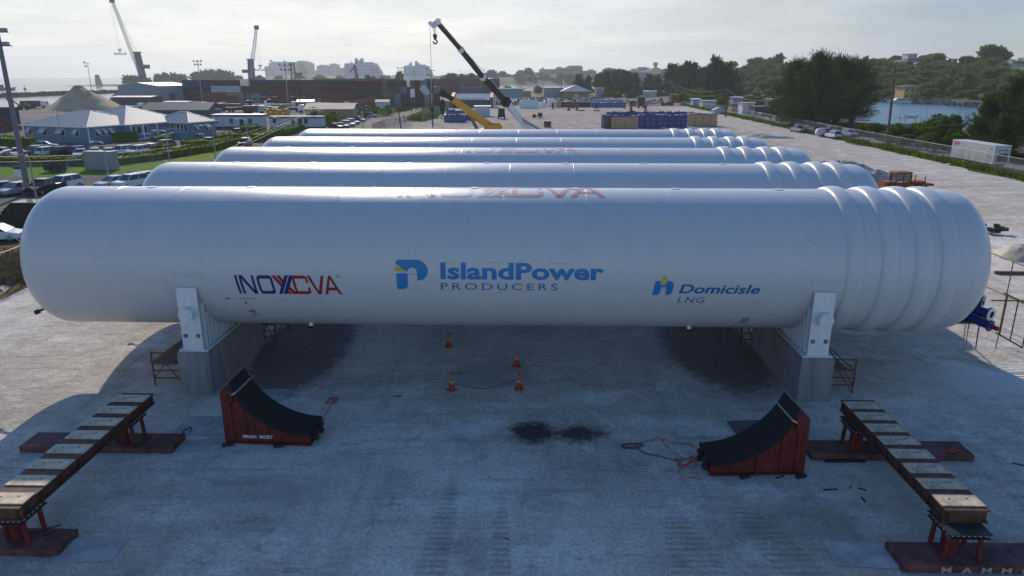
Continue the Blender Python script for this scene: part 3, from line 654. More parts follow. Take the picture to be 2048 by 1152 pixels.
# blue valve skid, its handrail and hoses at the ringed end
val_blue = mat('valve_blue', (0.015, 0.04, 0.22), 0.35, var=0.15)
rail_m = mat('ochre_rail', (0.20, 0.14, 0.05), 0.6, var=0.4, scale=6)
def valve_skid(parent, detail=True):
    v = MB(); e = LT + HD
    x = e - 0.45
    v.box(x, -1.0, 2.55, x + 1.35, 1.0, 2.64, 2)
    for y in (-0.95, -0.3, 0.4, 0.9):
        v.bar((x - 0.3, y, 2.6), (x + 1.3, y, 2.6), 0.09, 0.12, 2)
    def valve(p, q, r, fl=1.45, hole=False):
        p, q = Vector(p), Vector(q); d = (q - p).normalized()
        v.tube(p, q, r, 14)
        for c in (p, p.lerp(q, .45), q): v.tube(c - d * .03, c + d * .03, r * fl, 18)
        if hole: v.tube(q + d * .03, q + d * .07, r * fl, 18, m=1); v.tube(q + d * .07, q + d * .075, r * .75, 14, m=3)
    valve((x + .25, .2, 3.05), (x + 1.02, -1.15, 3.0), .19, 1.5, True)
    valve((x + .15, .1, 2.78), (x + .95, -1.4, 2.6), .16); v.tube((x + .95, -1.4, 2.6), (x + 1.12, -1.66, 2.55), .09, 10, m=4)
    valve((x + .1, -.4, 3.45), (x + .85, -.9, 3.45), .13); valve((x, .8, 3.2), (x + .8, .3, 3.2), .14)
    for px_, py_, z0_, z1_, r_ in ((.50, -.45, 3.1, 3.85, .11), (.72, -.85, 3.1, 3.6, .09), (.40, .3, 3.1, 3.75, .10)):
        v.tube((x + px_, py_, z0_), (x + px_, py_, z1_), r_, 12); v.tube((x + px_, py_, z1_), (x + px_, py_, z1_ + .05), r_ * 2.1, 16); v.tube((x + px_, py_, z1_ + .05), (x + px_, py_, z1_ + .22), r_ * .5, 8, m=1)
    v.tube((x + .1, -.75, 3.7), (x + .55, -.95, 3.7), .17, 14); v.tube((x + .75, -1.0, 3.25), (x + .75, -1.0, 3.75), .04, 6, m=1)
    v.tube((x + .12, -1.0, 3.9), (x + .12, -1.0, 4.15), .025, 6, m=2); v.box(x + .0, -1.12, 4.12, x + .42, -.9, 4.42); v.box(x + .42, -1.10, 4.22, x + .6, -.92, 4.36)
    for y in (-0.4, 0.2): v.bar((x - 0.2, y, 2.75), (x + 0.5, y, 3.5), 0.07, 0.07, 2)
    v.build('valve_skid', [val_blue, white, dark, black, red_l], parent)
    hr = MB()
    A = [Vector((e + 1.9, -3.0, 0)), Vector((e + 1.9, 2.2, 0)), Vector((e + 0.1, 2.4, 0))]
    zlow, zmid, zt_ = 2.5, 3.05, 3.6
    P0, P1 = Vector((e + 0.43, -1.9, 0)), Vector((e + 0.40, -3.5, 0)); P2 = Vector((e + 1.9, 2.4, 0))
    def up(p, z): return (p.x, p.y, z)
    for z in (2.5, 4.1): hr.tube(up(P0, z), up(P1, z), 0.028, 6)
    for k in (0.15, 0.55, 1.0): q = P0.lerp(P1, k); hr.tube(up(q, 2.5), up(q, 4.1), 0.026, 6)
    hr.tube((P0.x - .4, -1.9, 3.8), (P0.x + 2.2, -1.9, 3.8), .026, 6)
    pr = MB()
    for z in (2.5, 4.1): pr.tube((e + 3.9, 1.0, z), (e + 3.9, 5.2, z), 0.028, 6)
    for y in (1.0, 3.0, 5.2): pr.tube((e + 3.9, y, 0), (e + 3.9, y, 4.1), 0.026, 6)
    hr.build('walkway_handrail', rail_m, parent); pr.build('platform_handrail', rail_m, parent)
    ho = MB()
    for dx, r_ in ((0.0, 0.02), (0.12, 0.02), (0.55, 0.03)):
        pts = [(x + 0.3 + dx + 2.4 * k / 8, -0.9 + 3.6 * k / 8, 2.6 - 2.57 * (k / 8) ** 0.8) for k in range(9)]
        ho.path(pts, r_, 5, 0 if dx < 0.5 else 1)
    ho.build('drain_hose', [mat('clear_hose', (0.45, 0.45, 0.42), 0.4), val_blue], parent)
valve_skid(tanks[0])
for t_ in tanks[1:]: valve_skid(t_)
# ---------------------------------------------------------------- foreground: trestles, cradles, girders, cones, ropes
def trestle(name_lab, x0, x1, y0, y1, planks, h=1.45):
    t = thing('scaffold_trestle', name_lab, 'trestle', ((x0 + x1) / 2, (y0 + y1) / 2, 0), YAW, 'rusty scaffold trestles beside the piers')
    w, l = abs(x1 - x0) / 2, (y1 - y0) / 2
    for s in (-1, 1):
        f = MB(); y = s * l
        for sx in (-1, 1): f.tube((sx * w, y, 0), (sx * w, y, h), 0.032, 7)
        for z in (0.34, 0.66, h - 0.03): f.tube((-w, y, z), (w, y, z), 0.026, 6)
        f.tube((-w * .15, y, 0.95), (w * .9, y, 0.10), 0.022, 6); f.bar((-w, y, 0.98), (w, y, 0.98), 0.06, 0.10)
        f.build('end_frame', rust, t)
    b = MB()
    for s in (-1, 1): b.tube((s * w, -l, 0.35), (s * w, l, 0.9), 0.02, 6); b.tube((s * w, -l, 0.95), (s * w, l, 0.95), 0.022, 6)
    b.build('brace', rust, t)
    for k in range(planks):
        x = -w + 0.14 + k * 0.25
        MB().box(x - 0.11, -l - 0.2, 1.032, x + 0.11, l + 0.25, 1.075).build('plank', wood, t)
    return t
trestle('rusty scaffold trestle with planks beside the left pier of the lettered tank', -14.38, -13.15, 26.6, 29.4, 4)
trestle('rusty scaffold trestle beside the pier under the ringed end of the lettered tank', 12.35, 13.45, 25.9, 28.6, 3)
trestle('small rusty trestle at the rear inner corner of the left pier', -11.65, -11.0, 31.3, 33.2, 1, 1.3)
trestle('small rusty trestle at the rear inner corner of the right pier', 10.6, 11.2, 31.0, 33.0, 1, 1.3)
def cradle(loc, rz, flip, label, txt):
    t = thing('steel_cradle', label, 'cradle', loc, rz, 'red cradles with black padded curves')
    L, Dp = 2.95, 1.0; f = -1 if flip else 1
    cx, cz, rr = L + 0.05, 3.35, 2.82
    arc = [(cx - rr * math.cos(R(a)), cz - rr * math.sin(R(a))) for a in [22 + 68 * k / 16 for k in range(17)]]
    def X(p): return (f * p[0], p[1])
    web = [X(p) for p in [(0.12, 0.06), (L, 0.06), (L, arc[-1][1] - 0.12)] + [(p[0], p[1] - 0.12) for p in arc[::-1][1:-2]] + [(0.12, 1.95)]]
    if f < 0: web = web[::-1]
    b = MB()
    for y in (0.0, 0.45, Dp - 0.06): b.prism(web, y, y + 0.05, 'y')
    b.box(min(0, f * L), -0.08, 0, max(0, f * L), Dp + 0.08, 0.06)
    for x in (0.12, 0.75, 1.5, 2.3): b.box(f * x - 0.03, -0.06, 0.06, f * x + 0.03, Dp + 0.02, min(2.0, 3.2 - math.sqrt(max(0.01, rr * rr - (cx - x) ** 2)) - 0.02) if x > 0.3 else 1.9)
    b.box(min(f * 0.02, f * 0.42), -0.12, 1.55, max(f * 0.02, f * 0.42), Dp + 0.1, 1.95)
    b.box(min(f * -0.02, f * 0.3), -0.05, 0.06, max(f * -0.02, f * 0.3), Dp + .03, 1.55)
    b.build('frame', oxide, t)
    pd = MB(); n = len(arc); vs = []
    for p in arc:
        d = Vector((cx - p[0], cz - p[1])).normalized()
        th_ = 0.13 * min(1.0, 0.06 + arc.index(p) / 4)
        for off, y in ((0.0, -0.12), (0.0, Dp + 0.12), (-th_, Dp + 0.12), (-th_, -0.12)): vs.append((f * (p[0] + d.x * off), y, p[1] + d.y * off))
    fs = []
    for k in range(n - 1):
        for i in range(4): fs.append((k * 4 + i, k * 4 + (i + 1) % 4, (k + 1) * 4 + (i + 1) % 4, (k + 1) * 4 + i))
    fs += [(3, 2, 1, 0), tuple(range((n - 1) * 4, n * 4))]
    pd.add(vs, fs)
    # overhanging skirt of the pad on the near side
    sk = []
    for p in arc: sk.append((f * p[0], -0.13, p[1]))
    for p in arc: d = Vector((cx - p[0], cz - p[1])).normalized(); sk.append((f * (p[0] - d.x * 0.16 * min(1, arc.index(p) / 4)), -0.13, p[1] - d.y * 0.16 * min(1, arc.index(p) / 4)))
    pd.add(sk, [(k, k + 1, n + k + 1, n + k) for k in range(n - 1)])
    pd.build('curved_pad', black, t)
    st = MB(); p = arc[2]; d = Vector((cx - p[0], cz - p[1])).normalized()
    st.bar((f * (p[0] + d.x * .012), -0.14, p[1] + d.y * .012), (f * (p[0] + d.x * .012), Dp + .13, p[1] + d.y * .012), 0.05, 0.02)
    st.bar((f * (p[0] + d.x * .012), -0.142, p[1] + d.y * .012), (f * (p[0] - d.x * .16), -0.142, p[1] - d.y * .16), 0.02, 0.05)
    st.build('strap', mat('cream_strap', (0.45, 0.42, 0.33), 0.6), t)
    lg = MB()
    for z in (0.18, 0.42):
        for y in (0.2, 0.75): lg.tube((f * (L + 0.12), y - 0.04, z), (f * (L + 0.12), y + 0.04, z), 0.10, 14); lg.box(min(f * L, f * (L + 0.12)), y - 0.035, z - 0.09, max(f * L, f * (L + 0.12)), y + 0.035, z + 0.09)
    lg.build('lifting_lug', dark, t)
    ck = MB()
    for x, y in ((0.15, -0.25), (1.9, -0.2), (2.6, 0.9)): ck.cbox((f * x, y, 0.05), (0.35, 0.12, 0.10), 0.3)
    ck.build('chock', dark, t)
    if txt:
        for s_, x in (('MMAN', 0.62), ('MOET', 1.20)):
            ps = text_polys(s_, 0.17, 0, 0, bold=0.006); a, c = text_w(ps); w_ = 0.47
            m = MB()
            for pl, _ in ps: m.add([(x + (p[0] - a) * w_ / (c - a), -0.062, 0.22 + p[1]) for p in pl], [tuple(range(len(pl)))])
            m.build('lettering', mat('white_lettering', (0.6, 0.6, 0.6), 0.5, var=0.3, scale=9), t)
    return t
cradle((-9.75, 21.95, 0), R(-4), False, 'dark red cradle on the shaded ground to the left, white lettering along its foot', True)
cradle((9.15, 19.95, 0), R(2), True, 'dark red cradle on the shaded ground to the right, tangled rope beside its low end', False)
def girder(x, y0, y1, rz, tops, label, gl, board_lab):
    t = thing('steel_girder', label, 'girder', (x, y0, 0), rz, gl)
    L = y1 - y0; z0 = 1.09
    b = MB(); W_ = 0.56
    b.box(-W_, 0, z0 + 0.33, W_, L, z0 + 0.365); b.box(-W_, 0, z0, W_, L, z0 + 0.035)
    for sx in (-W_ + 0.10, W_ - 0.13): b.box(sx, 0.04, z0 + 0.035, sx + 0.03, L - 0.04, z0 + 0.33)
    for k in range(9):
        yk = 0.1 + (L - 0.2) * k / 8
        for s in (-1, 1): b.box(min(s * (W_ - .10), s * (W_ - .01)), yk - 0.012, z0 + 0.035, max(s * (W_ - .10), s * (W_ - .01)), yk + 0.012, z0 + 0.33)
    b.box(-W_ + 0.13, 0.02, z0 + 0.035, W_ - 0.13, 0.05, z0 + 0.33)
    b.build('beam', oxide_b, t)
    rg = random.Random(int(x * 10) + 77)
    n = 8; M = Matrix.Translation((x, y0, 0)) @ Matrix.Rotation(rz, 4, 'Z')
    nm = ('first', 'second', 'third', 'fourth', 'fifth', 'sixth', 'seventh', 'eighth')
    for k in range(n):
        yc = 0.42 + k * (L - 0.7) / (n - 0.8)
        if k == 0 : pass
        m = MB(); m.cbox((0, 0, 0.018), (1.10 + rg.uniform(-.02, .02), 0.50, 0.034), 0, 0)
        for q in ((-0.22, 0.05), (0.24, 0.07)): m.tube((q[0], q[1], 0.0345), (q[0], q[1], 0.037), 0.035, 10, m=1)
        o = m.build('plywood_board', [board_mats[(k * 3 + int(x > 0)) % 3], dark], None, M @ Vector((rg.uniform(-.02, .02), yc, z0 + 0.367)), rz + rg.uniform(-.015, .015))
        tag(o, '%s plywood board from the near end of the %s girder' % (nm[k], 'left-side' if x < 0 else 'right-side') if False else 'plywood board, %s from the near end, on the girder %s' % (nm[k], board_lab), 'board', 'plywood boards on the girders')
    return t
oxide_b = mat('worn_oxide_steel', (0.09, 0.042, 0.03), 0.6, var=0.5, scale=4)
board_mats = [mat('board_pale', (0.60, 0.48, 0.34), 0.8, var=0.35, scale=4), mat('board_grey', (0.46, 0.37, 0.27), 0.8, var=0.4, scale=4), mat('board_buff', (0.64, 0.49, 0.31), 0.8, var=0.3, scale=4)]
girder(11.55, 15.75, 22.2, R(-1.5), None, 'long steel girder carrying boards, standing before the ringed end of the lettered tank', 'board-topped girders on stands', 'before the ringed tank end')
girder(-13.1, 15.85, 22.75, R(-1), None, 'long steel girder carrying boards, standing before the plain end of the lettered tank', 'board-topped girders on stands', 'before the plain tank end')
mat_red = mat('mat_red_paint', (0.125, 0.05, 0.05), 0.75, var=0.65, scale=2.0, bump=0.15)
def tower(x, y, rz, label):
    t = thing('jacking_stand', label, 'stand', (x, y, 0.22), rz, 'steel stands under the girders')
    for sx in (-1, 1):
        for sy in (-1, 1):
            MB().tube((sx * 0.44, sy * 0.32, 0), (sx * 0.40, sy * 0.32, 0.71), 0.062, 10).build('leg', oxide, t)
    c = MB(); c.tube((-0.1, 0, 0), (-0.1, 0, 0.71), 0.17, 16); c.box(-0.28, -0.18, 0, -0.18, 0.18, 0.71)
    c.build('jack_column', oxide, t)
    h = MB(); h.box(-0.52, -0.52, 0.71, 0.52, 0.52, 0.735); h.box(-0.48, -0.46, 0.735, 0.48, 0.46, 0.838); h.box(-0.53, -0.54, 0.838, 0.53, 0.54, 0.867)
    for k in range(7):
        for s in (-1, 1):
            h.box(-0.44 + k * 0.138, s * 0.46 + min(0, s * 0.012), 0.765, -0.44 + k * 0.138 + 0.05, s * 0.46 + max(0, s * 0.012), 0.81, 1)
    for k in range(5):
        for s in (-1, 1): h.box(s * 0.48 + min(0, s * 0.012), -0.38 + k * 0.17, 0.765, s * 0.48 + max(0, s * 0.012), -0.38 + k * 0.17 + 0.05, 0.81, 1)
    h.build('head_beam', [dark, mat('cream_block', (0.5, 0.47, 0.38), 0.7)], t)
    return t
def ballast(x0, x1, y0, y1, rz, label, txt=None):
    cx, cy = (x0 + x1) / 2, (y0 + y1) / 2
    t = thing('load_spreader_mat', label, 'steel mat', (cx, cy, 0), rz, 'dark red steel mats under the stands')
    b = MB(); w, l = (x1 - x0) / 2, (y1 - y0) / 2
    b.box(-w, -l, 0.01, w, l, 0.22, 0)
    for k in (-0.52, 0.02, 0.5): b.box(k * w - 0.02, -l - 0.012, 0.02, k * w + 0.02, l + 0.012, 0.226, 0)
    b.build('deck', mat_red, t)
    if txt:
        for k, ch in enumerate(txt):
            ps = text_polys(ch, 0.34, 0, 0, bold=0.012); a, c = text_w(ps); m = MB(); xx = -w + 0.95 + k * 0.50
            for pl, _ in ps: m.add([(xx + (p[0] - a) * 1.05, -l - 0.0135, 0.02 + p[1] * 0.66) for p in pl], [tuple(range(len(pl)))])
            m.build('lettering', mat('faded_lettering', (0.42, 0.38, 0.34), 0.6, var=0.3, scale=6), t)
    return t
ballast(9.75, 15.0, 20.7, 21.65, R(-1), 'dark red steel mat with an orange rope coil lying on one end')
ballast(9.85, 15.3, 15.2, 16.15, R(-1), 'dark red steel mat with large spaced pale lettering along its side', 'MAMMOET')
ballast(-16.35, -11.25, 21.2, 22.2, R(-1), 'dark red steel mat beneath the far stand of the left girder')
ballast(-16.4, -11.8, 15.9, 16.8, R(-1), 'dark red steel mat with a chain on its corner, cut by the photo edge')
tower(11.5, 21.2, R(-1.5), 'red jacking stand under the far end of the girder before the ringed tank end')
tower(11.42, 15.8, R(-1.5), 'red jacking stand under the near sunlit end of the girder before the ringed tank end')
tower(-13.0, 21.7, R(-1), 'red jacking stand under the far end of the girder before the plain tank end')
tower(-13.1, 16.4, R(-1), 'red jacking stand under the near end of the girder before the plain tank end')
# steel sheets on the ground
sheet_m = mat('dusty_steel_sheet', (0.34, 0.34, 0.34), 0.75, 0.0, var=0.35, scale=1.5)
def plate(cx, cy, w, l, rz, label, m=sheet_m):
    plate.n += 1; o = MB().box(-w / 2, -l / 2, 0.004, w / 2, l / 2, 0.014 + 0.005 * plate.n).build('steel_sheet', m, None, (cx, cy, 0), rz)
    return tag(o, label, 'steel sheet', 'thin steel sheets on the ground')
plate.n = 0
for c, w, l, rz, lb in (((400, 852), 1.5, 1.5, 2, 'dusty steel sheet on the ground behind the left cradle, widest of the group'), ((372, 893), 1.9, 0.9, 3, 'dusty steel sheet touching the far left red mat'), ((428, 890), 0.75, 0.85, -6, 'small narrow steel sheet beside the foot of the left cradle'), ((446, 855), 0.8, 1.3, 3, 'steel sheet half hidden behind the left cradle'),
        ((180, 1100), 1.6, 0.95, 2, 'dusty steel sheet at the end of the near left red mat'), ((1745, 1112), 2.2, 0.95, -5, 'pale dusty steel sheet at the end of the lettered red mat'), ((1505, 856), 1.5, 1.0, 3, 'dark wet steel sheet behind the right cradle'), ((545, 792), 1.0, 1.1, 3, 'steel sheet on the ground behind the high end of the left cradle')):
    p = gp(*c); plate(p.x, p.y, w, l, R(rz), lb, sheet_m if 'dark wet' not in lb else mat('dark_wet_sheet', (0.10, 0.105, 0.11), 0.35, var=0.4))
# traffic cones
orange = mat('cone_orange', (0.34, 0.035, 0.014), 0.5, var=0.2)
reflect = mat('cone_band', (0.45, 0.30, 0.18), 0.4, var=0.3)
cone0 = None
for (px, py), lb, tilt in (((898, 693), 'orange traffic cone standing farthest back beneath the tank', 0.0), ((1033, 732), 'orange traffic cone with pale bands beside the dug spot, back right corner', 0.02), ((903, 780), 'orange traffic cone at the front of the dug spot, cable at its foot', 0.05), ((1038, 778), 'orange traffic cone with a twisted pale band at the front right of the dug spot', -0.03)):
    p = gp(px, py)
    if cone0 is None:
        t = thing('traffic_cone', lb, 'traffic cone', p, 0.3, 'orange traffic cones under the tank')
        MB().box(-0.18, -0.18, 0.0, 0.18, 0.18, 0.035, taper=0.02).build('base', orange, t)
        pr = [(0.135, 0.035), (0.032, 0.76), (0.02, 0.78)]
        MB().lathe(pr, 16).build('cone_body', orange, t)
        for z0_, z1_ in ((0.33, 0.46), (0.55, 0.62)):
            q = lambda z: 0.135 - (0.135 - 0.032) * (z - 0.035) / 0.725 + 0.004
            MB().lathe([(q(z0_), z0_), (q(z1_), z1_)], 16, cap=False).build('reflective_band', reflect, t)
        cone0 = t
    else: t = dup(cone0, p, px * 0.1, lb)
    t.rotation_euler[0] = tilt; t.scale = (.93,) * 3
# ropes
rope_o = mat('orange_rope', (0.55, 0.09, 0.03), 0.7, var=0.3); rope_k = mat('brown_cable', (0.06, 0.03, 0.02), 0.7)
def rope(px_pts, label, m, r=0.012, wob=0.25, seed=1, z=0.02, name='rope'):
    rn = random.Random(seed); pts = []
    g = [gp(*q) for q in px_pts]
    for a, b in zip(g, g[1:]):
        n = max(4, int((b - a).length / 0.12))
        for k in range(n):
            q = a.lerp(b, k / n); t = k / n
            pts.append(q + Vector((math.sin(t * PI) * rn.uniform(-wob, wob) * .35, math.sin(t * PI) * rn.uniform(-wob, wob) * .35, z + rn.uniform(0, 0.015))))
    pts.append(g[-1] + Vector((0, 0, z)))
    o = MB().path(pts, r, 5).build(name, m)
    return tag(o, label, 'rope', 'ropes lying on the ground')
def tangle(px, py, rx, ry, n, label, m, seed, r=0.012, z0=0.0, tail=None, name='rope'):
    rn = random.Random(seed); c = gp(px, py, z0); pts = []
    for k in range(n * 14):
        a = k / 14 * 2 * PI; q = rn.uniform(0.45, 1.05)
        pts.append(c + Vector((rx * q * math.cos(a + .3 * math.sin(k * .21)) + .1 * rx * math.sin(k * .13), ry * q * math.sin(a * 1.07), 0.02 + 0.03 * rn.random())))
    sm = [pts[0]]
    for a, b, cc in zip(pts, pts[1:], pts[2:]): sm.append((a + b * 2 + cc) / 4)
    if tail:
        g = [gp(*q) for q in tail]
        sm.append(sm[-1].lerp(g[0], .5)); sm += [q + Vector((0, 0, 0.02)) for q in g]
    o = MB().path(sm, r, 5).build(name, m); return tag(o, label, 'rope', 'ropes lying on the ground')
tangle(663, 803, 0.26, 0.34, 3, 'orange rope tangle with a tail leading back to the lettered cradle', rope_o, 4, tail=[(655, 822), (648, 836), (638, 852), (646, 864), (640, 872)])
tangle(1372, 926, 0.46, 0.40, 3, 'bright orange rope tangle lying just before the low end of the right cradle', rope_o, 5, tail=[(1355, 945), (1365, 958), (1385, 955), (1405, 960)])
tangle(1262, 893, 0.48, 0.22, 2, 'dark brown rope coil lying farthest from the right cradle', rope_k, 6, tail=[(1290, 908), (1318, 913), (1350, 922), (1362, 920)], r=0.014)
rope([(1262, 898), (1292, 885), (1316, 875), (1345, 886), (1375, 888), (1382, 895), (1402, 901)], 'orange rope line joining the brown coil to the right cradle', rope_o, 0.012, 0.35, 7)
rope([(1316, 877), (1330, 888), (1345, 905), (1368, 918)], 'short red rope strand between the coil and the bright tangle', rope_o, 0.012, 0.2, 8)
tangle(1908, 902, 0.26, 0.18, 4, 'orange rope coil on top of the far right red mat', rope_o, 9, z0=0.22)
rope([(892, 745), (912, 748), (935, 746)], 'black cable lying behind the front left cone', rope_k, 0.015, 0.3, 10, name='cable')
rope([(905, 772), (920, 770), (938, 776), (975, 779), (1000, 773), (1030, 760)], 'thin cable curving between the two front cones', rope_k, 0.010, 0.2, 12, name='cable')
rope([(365, 868), (372, 860), (382, 857), (380, 866)], 'short black hose loop on the steel sheets', black, 0.02, 0.2, 13, name='hose')
# bits of timber on the ground
for (px, py), l, rz, lb in (((1660, 980), 0.45, 5, 'long thin timber scrap lying flat on the shaded ground'), ((1701, 975), 0.18, 50, 'short timber scrap leaning up at a slant on the shaded ground'), ((1724, 979), 0.22, -40, 'short timber scrap pointing toward the right girder'), ((1727, 1000), 0.28, 88, 'dark stick end lying across the tyre marks'), ((1014, 1079), 0.16, -30, 'small dark scrap alone on the shaded ground near the centre'),
        ((1560, 955), 0.35, 25, 'dark timber chock lying off the right cradle corner'), ((1436, 682), 0.3, 10, 'dark block on the dark fill strip by the right pier'), ((795, 793), 0.35, 0, 'dark stick lying between the left cradle and the cones'), ((2040, 930), 0.4, -30, 'greenish block at the edge right of the far red mat'), ((1690, 924), 1.3, 0, 'dark timber baulk along the far right red mat')):
    p = gp(px, py); o = (MB().box(-l / 2, -0.018, 0.0, l / 2, 0.022, 0.03) if l < 1 else MB().box(-l / 2, -0.04, 0.0, l / 2, 0.05, 0.07)).build('timber_scrap', dark if l > .2 else wood, None, p, R(rz)); tag(o, lb, 'timber scrap')
ch = MB()
c0 = gp(95, 1072, 0.23)
ch.path([c0 + Vector((-0.9 + 1.0 * k / 12, -0.1 + 0.55 * k / 12, 0.02 + 0.01 * (k % 2))) for k in range(13)], 0.022, 5); ch.path([c0 + Vector((-0.15 + 0.05 * k, 0.1 - 0.12 * math.sin(k), 0.02)) for k in range(6)], 0.02, 5)
tag(ch.build('chain', dark), 'dark chain lying across the corner of the near left red mat', 'chain')
o = MB().bar(gp(268, 896, 0.27), gp(300, 874, 0.27), 0.12, 0.07).build('steel_bar', dark); tag(o, 'dark flat steel bar lying on the far left red mat', 'steel bar')
# ---------------------------------------------------------------- makers of plants, vehicles, poles
lf_cas = leaf('casuarina_needles', (0.050, 0.080, 0.022)); lf_cas2 = leaf('far_casuarina_needles', (0.050, 0.066, 0.030))
lf_br = leaf('sea_grape_leaves', (0.075, 0.135, 0.022)); lf_hill = leaf('hillside_leaves', (0.11, 0.16, 0.032)); lf_hedge = leaf('hedge_leaves', (0.085, 0.15, 0.012)); lf_palm = leaf('palm_leaves', (0.075, 0.10, 0.03))
lf_dark = leaf('dark_tree_leaves', (0.035, 0.055, 0.020))
def lq(mb, p, d, l, w, rn, m=0):
    """one leaf or spray: quad from p along d"""
    d = Vector(d); d.normalize(); a = d.cross(Vector((rn.uniform(-1, 1), rn.uniform(-1, 1), rn.uniform(-1, 1))))
    if a.length < 1e-3: a = d.cross(Vector((0, 0, 1)) + d.yzx)
    a.normalize(); a *= w / 2; q = p + d * l
    mb.add([p - a, p + a, q + a * .7, q - a * .7], [(0, 1, 2, 3)], m)
def clump(mb, c, rad, n, l, w, rn):
    for _ in range(n):
        v = Vector((rn.gauss(0, 1), rn.gauss(0, 1), rn.gauss(0, 1))); v.normalize(); k = rn.uniform(0.35, 1.05) ** 0.6
        p = Vector(c) + Vector((v.x * rad[0], v.y * rad[1], v.z * rad[2])) * k
        lq(mb, p, v + Vector((rn.uniform(-.8, .8), rn.uniform(-.8, .8), rn.uniform(-.6, .6))), l * rn.uniform(.6, 1.2), w * rn.uniform(.6, 1.2), rn)
def casuarina_mesh(h, w, nb, ns, seed, sw=0.16, sl=1.1):
    rn = random.Random(seed); t = MB(); c = MB()
    stems = [(0, 0, h * .93)] + [(rn.uniform(-.18, .18) * w, rn.uniform(-.18, .18) * w, h * rn.uniform(.6, .85)) for _ in range(3)]
    for k, (sx, sy, sh) in enumerate(stems):
        t.tube((sx * .2, sy * .2, 0), (sx, sy, sh), 0.02 * h, 7, 0.004 * h)
    for b in range(nb):
        sx, sy, sh = stems[rn.randrange(len(stems))] if rn.random() < .55 else stems[0]
        f = rn.uniform(0.05, 0.97); z = f * sh; a = rn.uniform(0, 2 * PI)
        L = w * 0.50 * (1 - f) ** 0.5 * rn.choice((.45, .7, .9, 1.0, 1.3)) * rn.uniform(.8, 1.15) + 0.07 * w; up = rn.uniform(0.05, .6) + f * 1.5
        d = Vector((math.cos(a), math.sin(a), up)).normalized(); o = Vector((sx * (.2 + .8 * f), sy * (.2 + .8 * f), z))
        e = o + d * L; t.tube(o, e, 0.0035 * h, 4, 0.001 * h, caps=False)
        for k in range(ns):
            u = rn.uniform(.25, 1.0); p = o.lerp(e, u) + Vector((rn.gauss(0, 1), rn.gauss(0, 1), rn.gauss(0, 1))) * (0.034 * w * (1.25 - .6 * u))
            lq(c, p, d + Vector((rn.uniform(-.7, .7), rn.uniform(-.7, .7), rn.uniform(-.5, .8))), sl * rn.uniform(.6, 1.3), sw * rn.uniform(.7, 1.4), rn)
    return t, c
def broad_mesh(h, w, lobes, n, l, seed, trunk=0.45):
    rn = random.Random(seed); t = MB(); c = MB(); t.tube((0, 0, 0), (rn.uniform(-.1, .1) * w, 0, h * trunk), 0.035 * h, 7, 0.022 * h)
    for k in range(lobes):
        a = 2 * PI * k / lobes + rn.uniform(-.4, .4); r_ = w * 0.30 * rn.uniform(.3, 1.1) if k else 0
        z = h * rn.uniform(trunk * .9, 0.82) if k else h * .72
        p = (math.cos(a) * r_, math.sin(a) * r_, z); t.tube((0, 0, h * trunk * .8), p, 0.014 * h, 5, 0.006 * h)
        q = rn.uniform(.75, 1.15); clump(c, p, (w * .24 * q, w * .24 * q, h * .19 * q), n, l, l * .7, rn)
    return t, c
PROTO = {}
def plant(key, make, crown_m, name, label, cat, loc, rz, sc, group):
    if key not in PROTO:
        r = thing(name, label, cat, loc, rz, group); t, c = make()
        t.build('trunk', bark, r); c.build('crown', crown_m, r); PROTO[key] = r
        r.scale = (sc,) * 3
        return r
    r = dup(PROTO[key], loc, rz, label, group, scale=sc)
    r['category'] = cat; return r
def hedge(pts, wd, ht, label, dens=26, leafs=lf_hedge, group='clipped hedges by the car park', name='hedge', l=0.34):
    rn = random.Random(len(label) * 7 + int(pts[0][0])); c = MB(); P_ = [Vector((p[0], p[1], 0)) for p in pts]
    for a, b in zip(P_, P_[1:]):
        c.bar(a + Vector((0, 0, ht * .44)), b + Vector((0, 0, ht * .44)), wd * .8, ht * .86)
        L = (b - a).length; d = (b - a).normalized(); nrm = Vector((-d.y, d.x, 0))
        for _ in range(int(L * dens * (wd + 2 * ht) / 4)):
            u = rn.uniform(0, 1); s = rn.random(); T = wd + 2 * ht; q = rn.uniform(0, T)
            wv = 1 + 0.10 * math.sin(u * L * 1.3 + q)
            if q < ht: p = a.lerp(b, u) - nrm * wd * .45 * wv + Vector((0, 0, q * wv))
            elif q < ht + wd: p = a.lerp(b, u) + nrm * (q - ht - wd / 2) + Vector((0, 0, ht * .92 * wv))
            else: p = a.lerp(b, u) + nrm * wd * .45 * wv + Vector((0, 0, (q - ht - wd) * wv))
            lq(c, p, (rn.uniform(-1, 1), rn.uniform(-1, 1), rn.uniform(-.4, 1)), l * rn.uniform(.6, 1.3), l * .7, rn)
    return tag(c.build(name, leafs), label, 'hedge', group)
